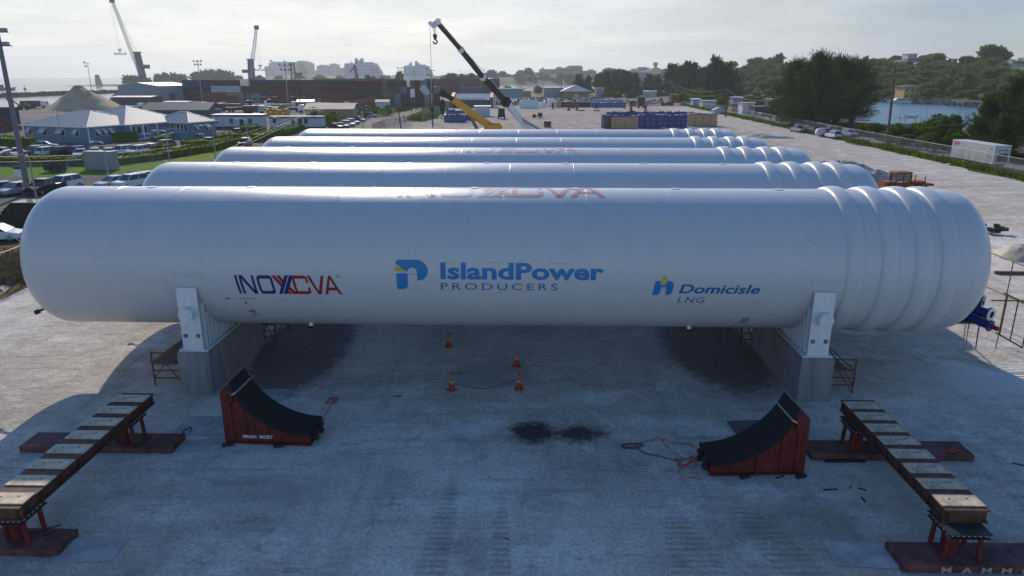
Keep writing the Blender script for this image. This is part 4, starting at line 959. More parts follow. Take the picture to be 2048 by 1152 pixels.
# ---- vehicles
PAINT = {}
def paint(cn):
    T = {'white': (0.74, 0.75, 0.76), 'silver': (0.42, 0.44, 0.46), 'grey': (0.16, 0.17, 0.18), 'black': (0.012, 0.012, 0.014), 'maroon': (0.07, 0.012, 0.014), 'blue': (0.02, 0.04, 0.12), 'red': (0.30, 0.02, 0.02), 'green': (0.03, 0.10, 0.07), 'tan': (0.36, 0.30, 0.20), 'pale_blue': (0.45, 0.52, 0.62)}
    return mat('car_paint_' + cn, T[cn], 0.32, var=0.04, coat=0.6, metal=0.0)
CARS = {}
tyre_m = mat('tyre', (0.015, 0.015, 0.015), 0.85); rim_m = mat('wheel_rim', (0.35, 0.35, 0.36), 0.35, 0.5)
def body_meshes(kind):
    b, g = MB(), MB()
    if kind == 'sedan': L, W_, pr, cab = 4.6, 1.8, [(-2.28, .38), (-1.7, .28), (1.7, .25), (2.22, .32), (2.30, .56), (2.12, .74), (1.05, .93), (-1.45, .98), (-2.2, .92), (-2.3, .7)], (-1.75, 1.15, -1.05, .35, .95, 1.43)
    elif kind == 'suv': L, W_, pr, cab = 4.7, 1.9, [(-2.3, .45), (-1.7, .35), (1.7, .32), (2.25, .42), (2.34, .75), (2.2, .96), (1.15, 1.09), (-2.2, 1.12), (-2.35, .8)], (-2.22, 1.2, -1.85, .5, 1.09, 1.72)
    elif kind == 'pickup': L, W_, pr, cab = 5.3, 1.9, [(-2.6, .55), (-1.9, .42), (1.9, .40), (2.5, .48), (2.62, .8), (2.5, 1.0), (1.3, 1.12), (-2.6, 1.10)], (-.75, 1.35, -.55, .7, 1.10, 1.78)
    else: L, W_, pr, cab = 5.9, 2.0, [(-2.9, .45), (-2, .35), (2, .35), (2.8, .45), (2.95, .8), (2.85, 1.1), (2.1, 1.35), (1.6, 1.95), (1.0, 2.45), (-2.85, 2.45), (-2.92, 1.2)], None
    h = W_ / 2; n = len(pr)
    cx = 0; secs = [(-h, .93, .02), (-h * .985, 1.0, 0), (h * .985, 1.0, 0), (h, .93, .02)]
    for k, (y, s, dz) in enumerate(secs): b.v += [(p[0] * (s if s == 1 else .985), y if s != 1 else y, p[1] + (dz if p[1] < .6 else -dz)) for p in pr]
    secs_y = [-h, -h * .96, h * .96, h]
    b.v = []
    for y, s, dz in ((-h, .985, .03), (-h * .93, 1, 0), (h * .93, 1, 0), (h, .985, .03)): b.v += [(p[0] * s, y, p[1] + (dz if p[1] < .6 else -dz)) for p in pr]
    for k in range(3):
        for i in range(n): b.f.append([k * n + i, k * n + (i + 1) % n, (k + 1) * n + (i + 1) % n, (k + 1) * n + i]); b.m.append(0); b.sm.append(False)
    b.f += [list(range(n)), list(range(4 * n - 1, 3 * n - 1, -1))]; b.m += [0, 0]; b.sm += [False, False]
    if cab:
        x0, x1, x2, x3, z0, z1 = cab; w0, w1 = h * .93, h * .72
        g.add([(x0, -w0, z0), (x1, -w0, z0), (x1, w0, z0), (x0, w0, z0), (x2, -w1, z1), (x3, -w1, z1), (x3, w1, z1), (x2, w1, z1)], [(4, 5, 6, 7), (0, 1, 5, 4), (1, 2, 6, 5), (2, 3, 7, 6), (3, 0, 4, 7)])
        b.box(x2 - .06, -w1 - .03, z1 - .02, x3 + .04, w1 + .03, z1 + .045, 0, 0.03)
        for u in (0.0, 0.5, 1.0):
            for s in (-1, 1): b.bar((x0 + (x1 - x0) * u, s * w0 * 1.005, z0), (x2 + (x3 - x2) * u, s * (w1 + .012), z1), 0.07, 0.05)
        if kind == 'pickup': b.box(-2.5, -h * .82, 1.0, -.8, h * .82, 1.108, 1)
    else:
        g.add([(2.06, -h * .8, 1.42), (2.06, h * .8, 1.42), (1.58, h * .72, 2.02), (1.58, -h * .72, 2.02)], [(0, 1, 2, 3)]); 
        for s in (-1, 1): g.box(1.0, s * h + min(0, s * .01), 1.35, 1.75, s * h + max(0, s * .01), 1.9); b.bar((1.85, s * h, 1.5), (1.85, s * (h + .22), 1.55), 0.12, 0.22)
    b.box(-L / 2 + .1, -h * .9, .22, L / 2 - .1, h * .9, .40, 1)
    for s in (-1, 1): b.box(s * L / 2 - .09, -h * .7, .42, s * L / 2 + .025, h * .7, .56, 1)
    return b, g, L, W_
def wheel_mesh():
    w = MB(); w.tube((0, -.1, 0), (0, .1, 0), .33, 14, m=0, smooth=False); w.tube((0, -.108, 0), (0, .108, 0), .20, 10, m=1, smooth=False); return w
def car(kind, cn, label, p, head, near=True, group=None, cat='car', name='parked_car'):
    key = (kind, cn, near)
    rz = R(head)
    if key in CARS: return _lab(dup(CARS[key], p, rz, label, group), cat, group)
    t = thing(name if kind != 'pickup' else 'pickup_truck', label, cat, p, rz, group)
    if kind == 'van': t.name = 'panel_van'
    b, g, L, W_ = body_meshes(kind)
    b.build('body', [paint(cn), dark], t); g.build('cabin_glass', glass, t)
    if near:
        if 'w' not in PROTO: PROTO['w'] = None
        wx = L * .31
        for sx in (-1, 1):
            for sy in (-1, 1):
                if PROTO['w'] is None: o = wheel_mesh().build('wheel', [tyre_m, rim_m], t); PROTO['w'] = o.data
                else: o = bpy.data.objects.new('wheel', PROTO['w']); C.objects.link(o); o.parent = t
                o.location = (sx * wx, sy * (W_ / 2 - .1), .33)
        zl = .62 if kind == 'sedan' else .8
        for sy in (-1, 1):
            MB().box(L / 2 - .16, sy * W_ * .36 - .17, zl, L / 2 + .01, sy * W_ * .36 + .17, zl + .13).build('headlight', lens_m, t)
            MB().box(-L / 2 - .012, sy * W_ * .38 - .12, zl + .05, -L / 2 + .1, sy * W_ * .38 + .12, zl + .25).build('tail_light', tail_m, t)
    t.scale = (.86,) * 3
    CARS[key] = t
    return t
def _lab(o, cat, group):
    o['category'] = cat
    if group: o['group'] = group
    elif 'group' in o: del o['group']
    return o
def lamp_post(bx, by, ty, label, arm=-1.6, group='street lamps along the port road', r=0.095, arms=1, head_m=white, m=galv):
    g = gp(bx, by); h = hh(ty, g.y); t = thing('street_lamp', label, 'street lamp', g, 0, group)
    MB().tube((0, 0, 0), (0, 0, h), r, 8, r * .6).build('post', m, t)
    a = MB(); a.path([(0, 0, h - .15), (arm * .2, 0, h + .05), (arm * .7, 0, h + .12), (arm, 0, h + .10)], 0.035, 5); a.build('arm', m, t)
    MB().cbox((arm * 1.12, 0, h + .08), (abs(arm) * .4, .22, .12)).build('lamp_head', head_m, t)
    return t
def mast(bx, by, ty, label, n=6, w=1.6, r=0.16, Y=None, m=galv):
    g = gp(bx, by); h = hh(ty, g.y); t = thing('light_mast', label, 'light mast', g, 0, 'tall floodlight masts over the port')
    MB().tube((0, 0, 0), (0, 0, h), r * 1.3, 8, r * .7).build('pole', m, t)
    hd = MB(); hd.bar((-w, 0, h - .1), (w, 0, h - .1), .16, .16); hd.bar((-w * .8, 0, h - 1.4), (w * .8, 0, h - 1.4), .12, .12)
    hd.build('crossbar', m, t)
    for k in range(n):
        row = k % 2; x = -w + 2 * w * (k // 2) / max(1, (n + 1) // 2 - 1)
        MB().cbox((x * (1 if not row else .8), -.25, h + (.25 if not row else -1.1)), (.55, .5, .55), 0.2).build('floodlight', grey, t)
    return t
# ---------------------------------------------------------------- west side: port offices, car park, containers, cranes
wall_blue = mat('pale_blue_wall', (0.15, 0.225, 0.32), 0.7, var=0.12, scale=.6, streak=(2, 2, .4)); roof_blue = mat('metal_roof', (0.07, 0.12, 0.18), 0.62, 0.0, var=0.12, scale=.5, spec=.25)
trim_w = mat('white_trim', (0.74, 0.75, 0.76), 0.5); roof_grey = mat('grey_roofing', (0.13, 0.14, 0.15), 0.7, var=0.2); wall_w = mat('off_white_wall', (0.50, 0.53, 0.56), 0.7, var=0.15, streak=(2, 2, .4)); navy_t = mat('navy_trim', (0.03, 0.04, 0.12), 0.5)
wall_tan = mat('tan_wall', (0.34, 0.25, 0.13), 0.8, var=.2); wall_grey = mat('grey_cladding', (0.27, 0.30, 0.33), 0.55, var=.2, wave=(2.2, 'X', .4)); wall_dark = mat('dark_cladding', (0.085, 0.085, 0.09), 0.6, var=.3, wave=(2.2, 'X', .4)); teal = mat('teal_paint', (0.03, 0.20, 0.19), 0.5, var=.2)
def hip(mb, x0, x1, y0, y1, z, h, ov=.5, m=0, rib=.95, mt=1):
    x0 -= ov; x1 += ov; y0 -= ov; y1 += ov; w, l = x1 - x0, y1 - y0; d = min(w, l) / 2
    if w >= l: a, b = Vector((x0 + d, (y0 + y1) / 2, z + h)), Vector((x1 - d, (y0 + y1) / 2, z + h))
    else: a, b = Vector(((x0 + x1) / 2, y0 + d, z + h)), Vector(((x0 + x1) / 2, y1 - d, z + h))
    c = [Vector((x0, y0, z)), Vector((x1, y0, z)), Vector((x1, y1, z)), Vector((x0, y1, z))]
    if (b - a).length < .05: b = a + Vector((0.05, 0, 0)) if w >= l else a + Vector((0, .05, 0))
    mb.add(c + [a, b], [(0, 1, 5, 4), (1, 2, 5), (2, 3, 4, 5), (3, 0, 4)] if w >= l else [(0, 1, 4), (1, 2, 5, 4), (2, 3, 5), (3, 0, 4, 5)], m)
    mb.add(c, [(3, 2, 1, 0)], m)
    def rib_face(p, q, r_, s):   # eave p-q, ridge s-r_
        L = (q - p).length; n = int(L / rib); e = (q - p) / L
        for k in range(1, n):
            o = p + e * (L * k / n)
            rt = (s - p).dot(e), (r_ - p).dot(e); u = (o - p).dot(e)
            ht = (s - p) - e * (s - p).dot(e)
            f = 1.0
            if u < rt[0]: f = u / max(.01, rt[0])
            elif u > rt[1]: f = (L - u) / max(.01, L - rt[1])
            mb.bar(o, o + ht * f, .34 if rib < 1 else .1, .06, 2 if rib < 1 else m)
    F_ = [(c[0], c[1], b, a), (c[1], c[2], b, b), (c[2], c[3], a, b), (c[3], c[0], a, a)] if w >= l else [(c[0], c[1], a, a), (c[1], c[2], b, a), (c[2], c[3], b, b), (c[3], c[0], a, b)]
    for f in F_: rib_face(*f)
    for p, q in ((c[0], a), (c[1], b if w >= l else a), (c[2], b), (c[3], a if w >= l else b), (a, b)): mb.bar(p, q, .22, .10, mt)
    for k in range(4): mb.bar(c[k] - Vector((0, 0, .08)), c[(k + 1) % 4] - Vector((0, 0, .08)), .08, .2, mt)
def window_part(par, x, y, z, w, h, face, awn=True):
    """window set in a wall facing -y ('f') or +x ('r'): frame, with pane and raised awning shutter as its pieces"""
    fr = MB(); t = .07
    def bx(mb, a0, b0, a1, b1, d0, d1, m=0):
        if face == 'f': mb.box(a0, y - d1, b0, a1, y - d0, b1, m)
        else: mb.box(x + d0, a0, b0, x + d1, a1, b1, m)
    c = x if face == 'f' else y
    bx(fr, c - w / 2 - t, z - t, c + w / 2 + t, z, .0, .05); bx(fr, c - w / 2 - t, z + h, c + w / 2 + t, z + h + t, 0, .05)
    bx(fr, c - w / 2 - t, z, c - w / 2, z + h, 0, .05); bx(fr, c + w / 2, z, c + w / 2 + t, z + h, 0, .05)
    f = fr.build('window', trim_w, par); p = MB(); bx(p, c - w / 2, z, c + w / 2, z + h, .005, .02); p.build('pane', glass, f)
    if awn:
        a = MB()
        if face == 'f': a.bar((c, y - .06, z + h), (c, y - .06 - h * .62, z + h * .32), w * .98, .03)
        else: a.bar((x + .06, c, z + h), (x + .06 + h * .62, c, z + h * .32), w * .98, .03)
        a.build('awning_shutter', wall_w, f)
bo = thing('office_building', 'low pale blue office building with hipped metal roofs and white roof edges', 'building', (-77.8, 134.0, 0), R(-21))
wb = MB(); wb.box(-16.9, 0, 0, 0, 12, 3.1); wb.box(-14, 7.0, 0, 1.4, 22, 3.098); wb.box(-2.0, 16.9, 0, 7.3, 24, 3.096); wb.box(1.5, 15.2, 0, 7.2, 16.85, 1.15)
for z in (0.6, 0.95, 1.3): wb.box(-16.92, -.015, z, .015, 0, z + .02)
wb.build('wall', wall_blue, bo)
for (a, b, c, d, h) in ((-16.9, 0, 0, 14, 2.5), (-14, 1.4, 7.0, 22, 3.2), (-2, 7.3, 16.9, 24, 1.9)):
    r_ = MB(); hip(r_, a, b, c, d, 3.1 + (.003 if h > 3 else 0), h); r_.build('roof', [roof_blue, trim_w, mat('roof_rib', (.34, .42, .48), .6, spec=.25)], bo)
for x, w in ((-15.3, 1.0), (-11.6, 1.7), (-7.0, 1.7), (-3.0, 1.1)): window_part(bo, x, 0, 1.35, w, 1.25, 'f')
for y in (1.8, 3.2, 4.6): window_part(bo, 0, y, 1.35, .9, 1.2, 'r')
for x in (3.0, 4.4, 5.4, 6.3): window_part(bo, x, 16.9, 1.3, .7, 1.4, 'f', False)
for y in (18.5, 21.5): window_part(bo, 7.3, y, 1.3, .9, 1.2, 'r')
for y in (8.6, 10.0, 11.4): window_part(bo, 1.4, y, 1.3, 1.0, 1.3, 'r', False)
for x, y in ((2.6, 7.2), (2.6, 10), (2.6, 13.3), (0.05, -.02)): MB().box(x - .08, y - .08, 0, x + .08, y + .08, 3.1).build('porch_post', trim_w, bo)
rl = MB(); rl.box(1.5, 15.15, 2.02, 7.2, 15.2, 2.07); [rl.box(1.5 + k * .57, 15.155, 1.15, 1.54 + k * .57, 15.195, 2.02) for k in range(11)]
rl.bar((2.0, 8.5, .1), (5.2, 14.8, 1.2), 1.4, .12); rl.bar((2.7, 8.4, 1.0), (5.9, 14.6, 2.1), .05, .05); rl.build('ramp', trim_w, bo)
def trailer(px0, px1, py, h, rz, label, roof_m, wall_m, fascia, wins, door=None):
    a, b = gp(px0, py), gp(px1, py); L = abs(b.x - a.x); t = thing('office_trailer', label, 'trailer', (a.x, a.y, 0), rz)
    MB().box(0, 0, .5, L, 3.2, h).build('wall', wall_m, t); MB().box(.1, .1, .02, L - .1, 3.1, .5).build('skirt', dark, t)
    r_ = MB(); r_.box(-.2, -.25, h, L + .2, 3.4, h + .3, 1); r_.box(-.22, -.27, h + .3, L + .22, 3.42, h + .42, 0); r_.build('roof', [roof_m, fascia], t)
    for x in wins: window_part(t, L * x, 0, 1.2, .9, 1.2, 'f', False)
    if door is not None: MB().box(L * door, -.03, .5, L * door + .9, 0, 2.5).build('door', dark, t)
    return t
trailer(427, 526, 257.5, 2.9, R(-1), 'long white office trailer with a navy eave band behind the hedges', white, wall_w, navy_t, (.08, .38, .76), .55)
trailer(540, 645, 258, 2.5, R(-1), 'grey white trailer with a dark roof left of the five parked cars', roof_grey, wall_w, roof_grey, (.1, .45, .7), .55)
def gable(px0, px1, py, wall_h, roof_h, dep, label, wall_m, roof_m, ridge='x', rz=0, cat='building', name='shed', doors=0, Y=None):
    a, b = gp(px0, py), gp(px1, py); L = abs(b.x - a.x); t = thing(name, label, cat, (a.x, a.y, 0), rz)
    w = MB(); w.box(0, 0, 0, L, dep, wall_h)
    if roof_h > 0:
        if ridge == 'x':
            for x in (0, L - .02): w.prism([(0, wall_h), (dep, wall_h), (dep / 2, wall_h + roof_h)], x, x + .02, 'x')
        else:
            for y in (0, dep - .02): w.prism([(0, wall_h), (L, wall_h), (L / 2, wall_h + roof_h)], y, y + .02, 'y')
    w.build('wall', wall_m, t); r_ = MB(); o = .4
    if roof_h <= 0: r_.box(-o, -o, wall_h, L + o, dep + o, wall_h + .25)
    elif ridge == 'x': r_.prism([(-o, wall_h - .05), (dep / 2, wall_h + roof_h), (dep + o, wall_h - .05), (dep + o, wall_h + .12), (dep / 2, wall_h + roof_h + .2), (-o, wall_h + .12)], -o, L + o, 'x')
    else: r_.prism([(-o, wall_h - .05), (L / 2, wall_h + roof_h), (L + o, wall_h - .05), (L + o, wall_h + .12), (L / 2, wall_h + roof_h + .2), (-o, wall_h + .12)], -o, dep + o, 'y')
    r_.build('roof', roof_m, t)
    for k in range(doors): MB().box(L * (.12 + .8 * k / max(1, doors)), -.03, 0.02, L * (.12 + .8 * k / max(1, doors)) + 1.6, 0, min(2.6, wall_h * .8)).build('door', dark, t)
    return t
gable(288, 418, 243, 3.0, 1.8, 9, 'long dark grey roofed shed behind the blue office building', wall_dark, roof_grey, 'x', 0, doors=3)
gable(612, 706, 243, 3.2, 1.4, 9, 'tan building with a low grey roof beside the parked cars', wall_tan, roof_grey, 'x', R(3), name='building', doors=2)
gable(226, 304, 215.5, 4.0, .3, 10, 'low grey lean-to in front of the tall grey warehouse', wall_dark, wall_grey, 'x', 0)
wh = gable(241, 326, 212.0, 8.0, 1.3, 26, 'tall grey warehouse beside the sand heap', wall_grey, mat('pale_roofing', (0.5, 0.53, 0.55), .4, var=.15), 'y', R(-6), doors=1, name='warehouse')
gable(327, 343, 211, 4.6, .8, 10, 'narrow dark shed against the tall grey warehouse', wall_dark, roof_grey, 'x')
gable(344, 360, 209, 3.8, .6, 8, 'small dark shed second from the tall grey warehouse', wall_dark, roof_grey, 'x')
gable(330, 378, 219.5, 2.8, .1, 6, 'flat grey block store in front of the brown containers', wall_w, mat('pale_roofing', (0.5, 0.53, 0.55)), 'x', name='block_store')
gable(595, 626, 221, 3.0, .5, 5, 'small teal kiosk with a white roof in the port yard', teal, white, 'x', R(8), name='kiosk')
gable(752, 777, 219, 2.6, .8, 5, 'small white hut with a grey roof among the roadside bushes', wall_w, roof_grey, 'x', name='hut')
# sand heaps
def heap(px, py, peak_y, wpx, label, m, seed, Yoff=0, name='sand_heap', cat='heap', ry=1.0, rough=.25, flat=False):
    g = gp(px, py); rad = ww(wpx, g.y) / 2; g.y += rad * ry * .8; g.x = (px - 1024) / F * (g.y * cp + H * sp); h = hh(peak_y, g.y); mb = MB(); n, k_ = 48, 14; vs = [(0, 0, h)]; fs = []
    for k in range(1, k_ + 1):
        f = k / k_
        for i in range(n):
            a = 2 * PI * i / n; w_ = 1 + rough * mnoise.noise(Vector((math.cos(a) * 1.3 + seed, math.sin(a) * 1.3, f * .8)))
            z = h * ((1 - f * f) if flat else (1 - f)) * (1 + rough * .5 * mnoise.noise(Vector((math.cos(a) * 3, math.sin(a) * 3 + seed, f * 5)))) if k < k_ else -.05
            vs.append((math.cos(a) * rad * f * w_, math.sin(a) * rad * f * ry * w_, z))
    fs += [(0, 1 + i, 1 + (i + 1) % n) for i in range(n)]
    for k in range(k_ - 1):
        for i in range(n): fs.append((1 + k * n + i, 1 + (k + 1) * n + i, 1 + (k + 1) * n + (i + 1) % n, 1 + k * n + (i + 1) % n))
    mb.add(vs, fs, 0, True); o = mb.build(name, m, None, (g.x, g.y, 0)); return tag(o, label, cat)
sand_m = mat('sand', (0.42, 0.315, 0.22), 0.95, var=.25, scale=.25, bump=.5, bscale=2); spoil_m = mat('spoil_earth', (0.46, 0.40, 0.33), 0.95, var=.4, scale=.6, bump=.9, bscale=2.5)
heap(163, 222, 170, 150, 'tall pointed sand heap by the shore left of the grey warehouse', sand_m, 1)
heap(238, 212, 184, 60, 'smaller sand heap half hidden between the tall heap and the grey warehouse', sand_m, 5)
# trucks and machines on the sand lot
def truck(p, rz, label, cabc, boxm, L=8.0, h=2.9, group=None, name='truck', boxh=None):
    t = thing(name, label, 'truck', p, rz, group); b = MB(); b.box(-L / 2, -1.2, 1.0, L / 2 - 2.2, 1.2, h); b.build('load_body', boxm, t)
    c = MB(); c.prism([(L / 2 - 2.0, .7), (L / 2, .7), (L / 2, 1.7), (L / 2 - .35, 2.7), (L / 2 - 2.0, 2.8)], -1.15, 1.15, 'y'); c.build('cab', paint(cabc), t)
    g = MB(); g.add([(L / 2 + .01, -1.0, 1.72), (L / 2 + .01, 1.0, 1.72), (L / 2 - .31, 1.0, 2.62), (L / 2 - .31, -1.0, 2.62)], [(0, 1, 2, 3)]); g.build('windscreen', glass, t)
    ch = MB(); ch.box(-L / 2, -.5, .65, L / 2 - .2, .5, .95); ch.build('chassis', dark, t)
    for x in (-L * .36, -L * .22, L * .36):
        for s in (-1, 1): w = MB(); w.tube((x, s * 1.15 - .14, .5), (x, s * 1.15 + .14, .5), .5, 12, smooth=False); w.build('wheel', tyre_m, t)
    return t
truck(gp(76, 216.5), R(5), 'dump truck with a dark body parked on the sand lot by the sea', 'white', wall_dark, 7.6, 2.9)
lo = thing('wheel_loader', 'wheel loader with its bucket raised beside the sand heap', 'loader', gp(46, 219.5), R(200))
b = MB(); b.box(-2.4, -1, .9, 1.2, 1, 1.9); b.box(-1, -.8, 1.9, .5, .8, 3.2); b.build('body', rust, lo)
b = MB(); b.bar((1, .6, 1.7), (3.0, .5, 3.6), .25, .3); b.bar((1, -.6, 1.7), (3.0, -.5, 3.6), .25, .3); b.build('boom', rust, lo)
b = MB(); b.prism([(2.8, 3.2), (4.2, 3.3), (4.4, 4.6), (3.0, 4.5)], -1.4, 1.4, 'y'); b.build('bucket', dark, lo)
for x in (-1.6, .8):
    for s in (-1, 1): w = MB(); w.tube((x, s * 1.1 - .25, .75), (x, s * 1.1 + .25, .75), .75, 14, smooth=False); w.build('wheel', tyre_m, lo)
# ---- containers
CC = {'rust': (0.15, 0.045, 0.03), 'brown': (0.10, 0.045, 0.035), 'navy': (0.025, 0.035, 0.075), 'charcoal': (0.045, 0.045, 0.05), 'white': (0.45, 0.47, 0.48), 'maroon': (0.10, 0.02, 0.022), 'green': (0.03, 0.07, 0.05), 'steel': (0.16, 0.18, 0.21), 'orange': (0.25, 0.075, 0.025)}
for k, v in CC.items(): mat('container_' + k, v, 0.6, var=.35, scale=.8, wave=(1.75, 'X', .7))
CONT = {}
def container(cn, L, p, rz, label, group):
    key = (cn, L)
    if key in CONT: return dup(CONT[key], p, rz, label, group)
    t = thing('shipping_container', label, 'container', p, rz, group); m = MATS['container_' + cn]
    b = MB(); b.box(-L / 2 + .06, -1.19, .12, L / 2 - .06, 1.19, 2.52)
    b.build('walls', m, t); f = MB()
    for x in (-L / 2, L / 2 - .14):
        for y in (-1.22, 1.08): f.box(x, y, 0, x + .14, y + .14, 2.59)
    for y in (-1.22, 1.10):
        for z in (0, 2.47): f.box(-L / 2 + .14, y, z, L / 2 - .14, y + .12, z + .12)
    for x in (-L / 2, L / 2 - .12):
        for z in (0, 2.47): f.box(x, -1.08, z, x + .12, 1.08, z + .12)
    f.build('corner_frame', mat('container_frame_' + cn, tuple(min(1, c * 1.5 + .015) for c in CC[cn]), .6, var=.3), t)
    d = MB(); d.box(L / 2 - .061, -1.1, .13, L / 2 - .02, -.01, 2.46); d.box(L / 2 - .061, .01, .13, L / 2 - .02, 1.1, 2.46)
    for y in (-.8, -.3, .3, .8): d.tube((L / 2 + .0, y, .2), (L / 2 + .0, y, 2.4), .03, 5)
    d.build('door', m, t)
    CONT[key] = t; return t
rc = random.Random(21)
ORD = ('first', 'second', 'third', 'fourth', 'fifth', 'sixth', 'seventh', 'eighth', 'ninth', 'tenth', 'eleventh', 'twelfth')
TIER = ('on the ground', 'on the second tier', 'on the third tier', 'on the fourth tier', 'on the fifth tier')
CN_W = {'rust': 'rust red', 'brown': 'brown', 'navy': 'navy', 'charcoal': 'charcoal', 'white': 'white', 'maroon': 'maroon', 'green': 'dark green', 'steel': 'steel grey', 'orange': 'orange red'}
def stack_row(px0, py, n, tiers, pal, where, along='x', L=12.19, step=None, fixed=None, rz0=0.0):
    o = gp(px0, py); step = step or (L + .35 if along == 'x' else 2.75)
    for i in range(n):
        for k in range(tiers[i % len(tiers)]):
            cn = (fixed or {}).get((i, k)) or rc.choice(pal)
            d = Vector((math.cos(rz0), math.sin(rz0), 0)) * (i * step + (L / 2 if along == 'x' else 1.22))
            rz = rz0 if along == 'x' else rz0 - PI / 2
            p = o + d + Vector((0, L / 2 if along != 'x' else 1.2, 0.02 + k * 2.60))
            container(cn, L, p, rz, '%s container %s, %s column of %s' % (CN_W[cn], TIER[k], ORD[i], where), 'shipping containers in ' + where)
stack_row(369, 209, 2, (4, 4), ['charcoal', 'navy', 'brown'], 'the stack nearest the sea', fixed={(0, 3): 'navy', (0, 2): 'navy', (0, 1): 'brown', (1, 3): 'charcoal', (1, 2): 'white'})
stack_row(449, 207, 4, (3, 4, 3, 4), ['rust', 'brown', 'maroon', 'charcoal', 'rust', 'orange', 'navy'], 'the long red wall')
stack_row(548, 209, 3, (4, 4, 3), ['rust', 'brown', 'maroon', 'steel', 'charcoal'], 'the brown hotel-side wall')
stack_row(643, 214, 2, (4, 4), ['maroon', 'brown', 'charcoal', 'rust'], 'the maroon wall')
stack_row(714, 211, 1, (4,), ['white'], 'the paired white boxes', L=6.06, fixed={(0, 0): 'brown', (0, 1): 'brown', (0, 2): 'white', (0, 3): 'white'}); stack_row(736, 209, 2, (2, 3), ['brown', 'rust'], 'the gate stack')
stack_row(768, 213.5, 8, (4, 4, 4, 3, 4, 4, 4, 3), ['maroon', 'charcoal', 'navy', 'steel', 'brown', 'charcoal'], 'the door-side block', along='y', rz0=R(16))
stack_row(850, 190, 4, (4, 4, 4, 4), ['rust', 'maroon', 'brown'], 'the far roadside stacks', along='x', rz0=R(4))
stack_row(630, 188, 5, (4, 4, 4, 4, 4), ['rust', 'maroon', 'orange', 'brown'], 'the rear wall of the yard')
stack_row(410, 217.5, 1, (2,), ['rust'], 'the low brown pair', fixed={(0, 0): 'rust', (0, 1): 'rust'}); stack_row(458, 215, 1, (2,), ['steel'], 'the low grey pair', fixed={(0, 0): 'steel', (0, 1): 'steel'})
stack_row(-76, 262, 1, (2,), ['navy'], 'the pair left of the blue office', fixed={(0, 1): 'navy', (0, 0): 'brown'})
stack_row(378, 223, 1, (1,), ['brown'], 'the lone spot behind the dark shed'); stack_row(640, 221, 1, (1,), ['brown'], 'the lone box behind the tan building', L=6.06)
# mast trucks / reach stackers and yard tractors among the boxes
def stacker(px, py, rz, label):
    t = thing('container_handler', label, 'handler', gp(px, py), rz, 'tall container handlers in the yard')
    b = MB(); b.box(-3, -1.4, .8, 2.2, 1.4, 2.0); b.box(-.8, -1, 2.0, 1.2, 1, 3.7); b.build('body', dark, t)
    m = MB(); [m.bar((2.5, s * .8, .3), (2.5, s * .8, 8.2), .3, .4) for s in (-1, 1)]; [m.bar((2.5, -.8, z), (2.5, .8, z), .2, .3) for z in (1.5, 4, 6, 8)]; m.box(2.7, -3, 4.2, 3.1, 3, 4.7); m.build('mast', dark, t)
    for x in (-2.2, 1.5):
        for s in (-1, 1): w = MB(); w.tube((x, s * 1.5 - .3, .8), (x, s * 1.5 + .3, .8), .8, 12, smooth=False); w.build('wheel', tyre_m, t)
for (px, py), rz, lb in (((500, 222), -80, 'tall container handler with a black mast, nearest the trailers'), ((540, 219), -70, 'tall container handler midway along the red wall'), ((604, 219), -100, 'tall container handler by the teal kiosk')): stacker(px, py, R(rz), lb)
yt = None
for i, (px, py, rz, cn, bm) in enumerate(sorted(((478, 224, 20, 'green', 'container_charcoal'), (462, 219, 180, 'white', 'container_rust'), (520, 217, 0, 'white', 'container_brown'), (558, 222, 190, 'white', 'container_steel'), (576, 218, 10, 'white', 'container_charcoal'), (428, 222, 0, 'tan', 'container_brown'), (640, 217, 170, 'white', 'container_charcoal'), (660, 222, 0, 'white', 'container_brown'), (585, 224, 200, 'grey', 'container_charcoal'), (395, 219, 0, 'white', 'container_rust'), (680, 219, 15, 'silver', 'container_steel'), (697, 222, 0, 'white', 'container_charcoal'), (344, 222, 0, 'silver', 'container_charcoal'), (300, 222, 10, 'white', 'container_brown'), (266, 222, 0, 'white', 'container_rust'), (540, 226, 170, 'white', 'container_charcoal'), (510, 228, 0, 'silver', 'container_brown'), (618, 226, 190, 'white', 'container_charcoal')))):
    truck(gp(px, py), R(rz), '%s cab yard truck with a %s load, %s yard truck counting from the sea' % (cn, bm.split('_')[1], (ORD + ('thirteenth', 'fourteenth', 'fifteenth', 'sixteenth', 'seventeenth', 'eighteenth'))[i]), cn, MATS[bm], rc.uniform(6.5, 9), rc.uniform(1.6, 2.9), 'yard trucks among the containers', 'yard_truck')
rm = random.Random(5)
for i, (px, py) in enumerate(((536, 232), (548, 231), (552, 229), (560, 234), (572, 232))):
    o = MB(); o.box(-.9, -.9, 0, .9, .9, 1.2); o.box(-.5, -.9, 1.2, .2, .9, 2.2); o.bar((.4, 0, 1.2), (1.5, 0, 2.4), .25, .25)
    tag(o.build('yellow_machine', [yellow], None, gp(px, py), rm.uniform(0, 6)), 'small yellow machine in a cluster behind the grey trailer, %s of five from its left' % ORD[i], 'machine', 'yellow machines behind the trailers')
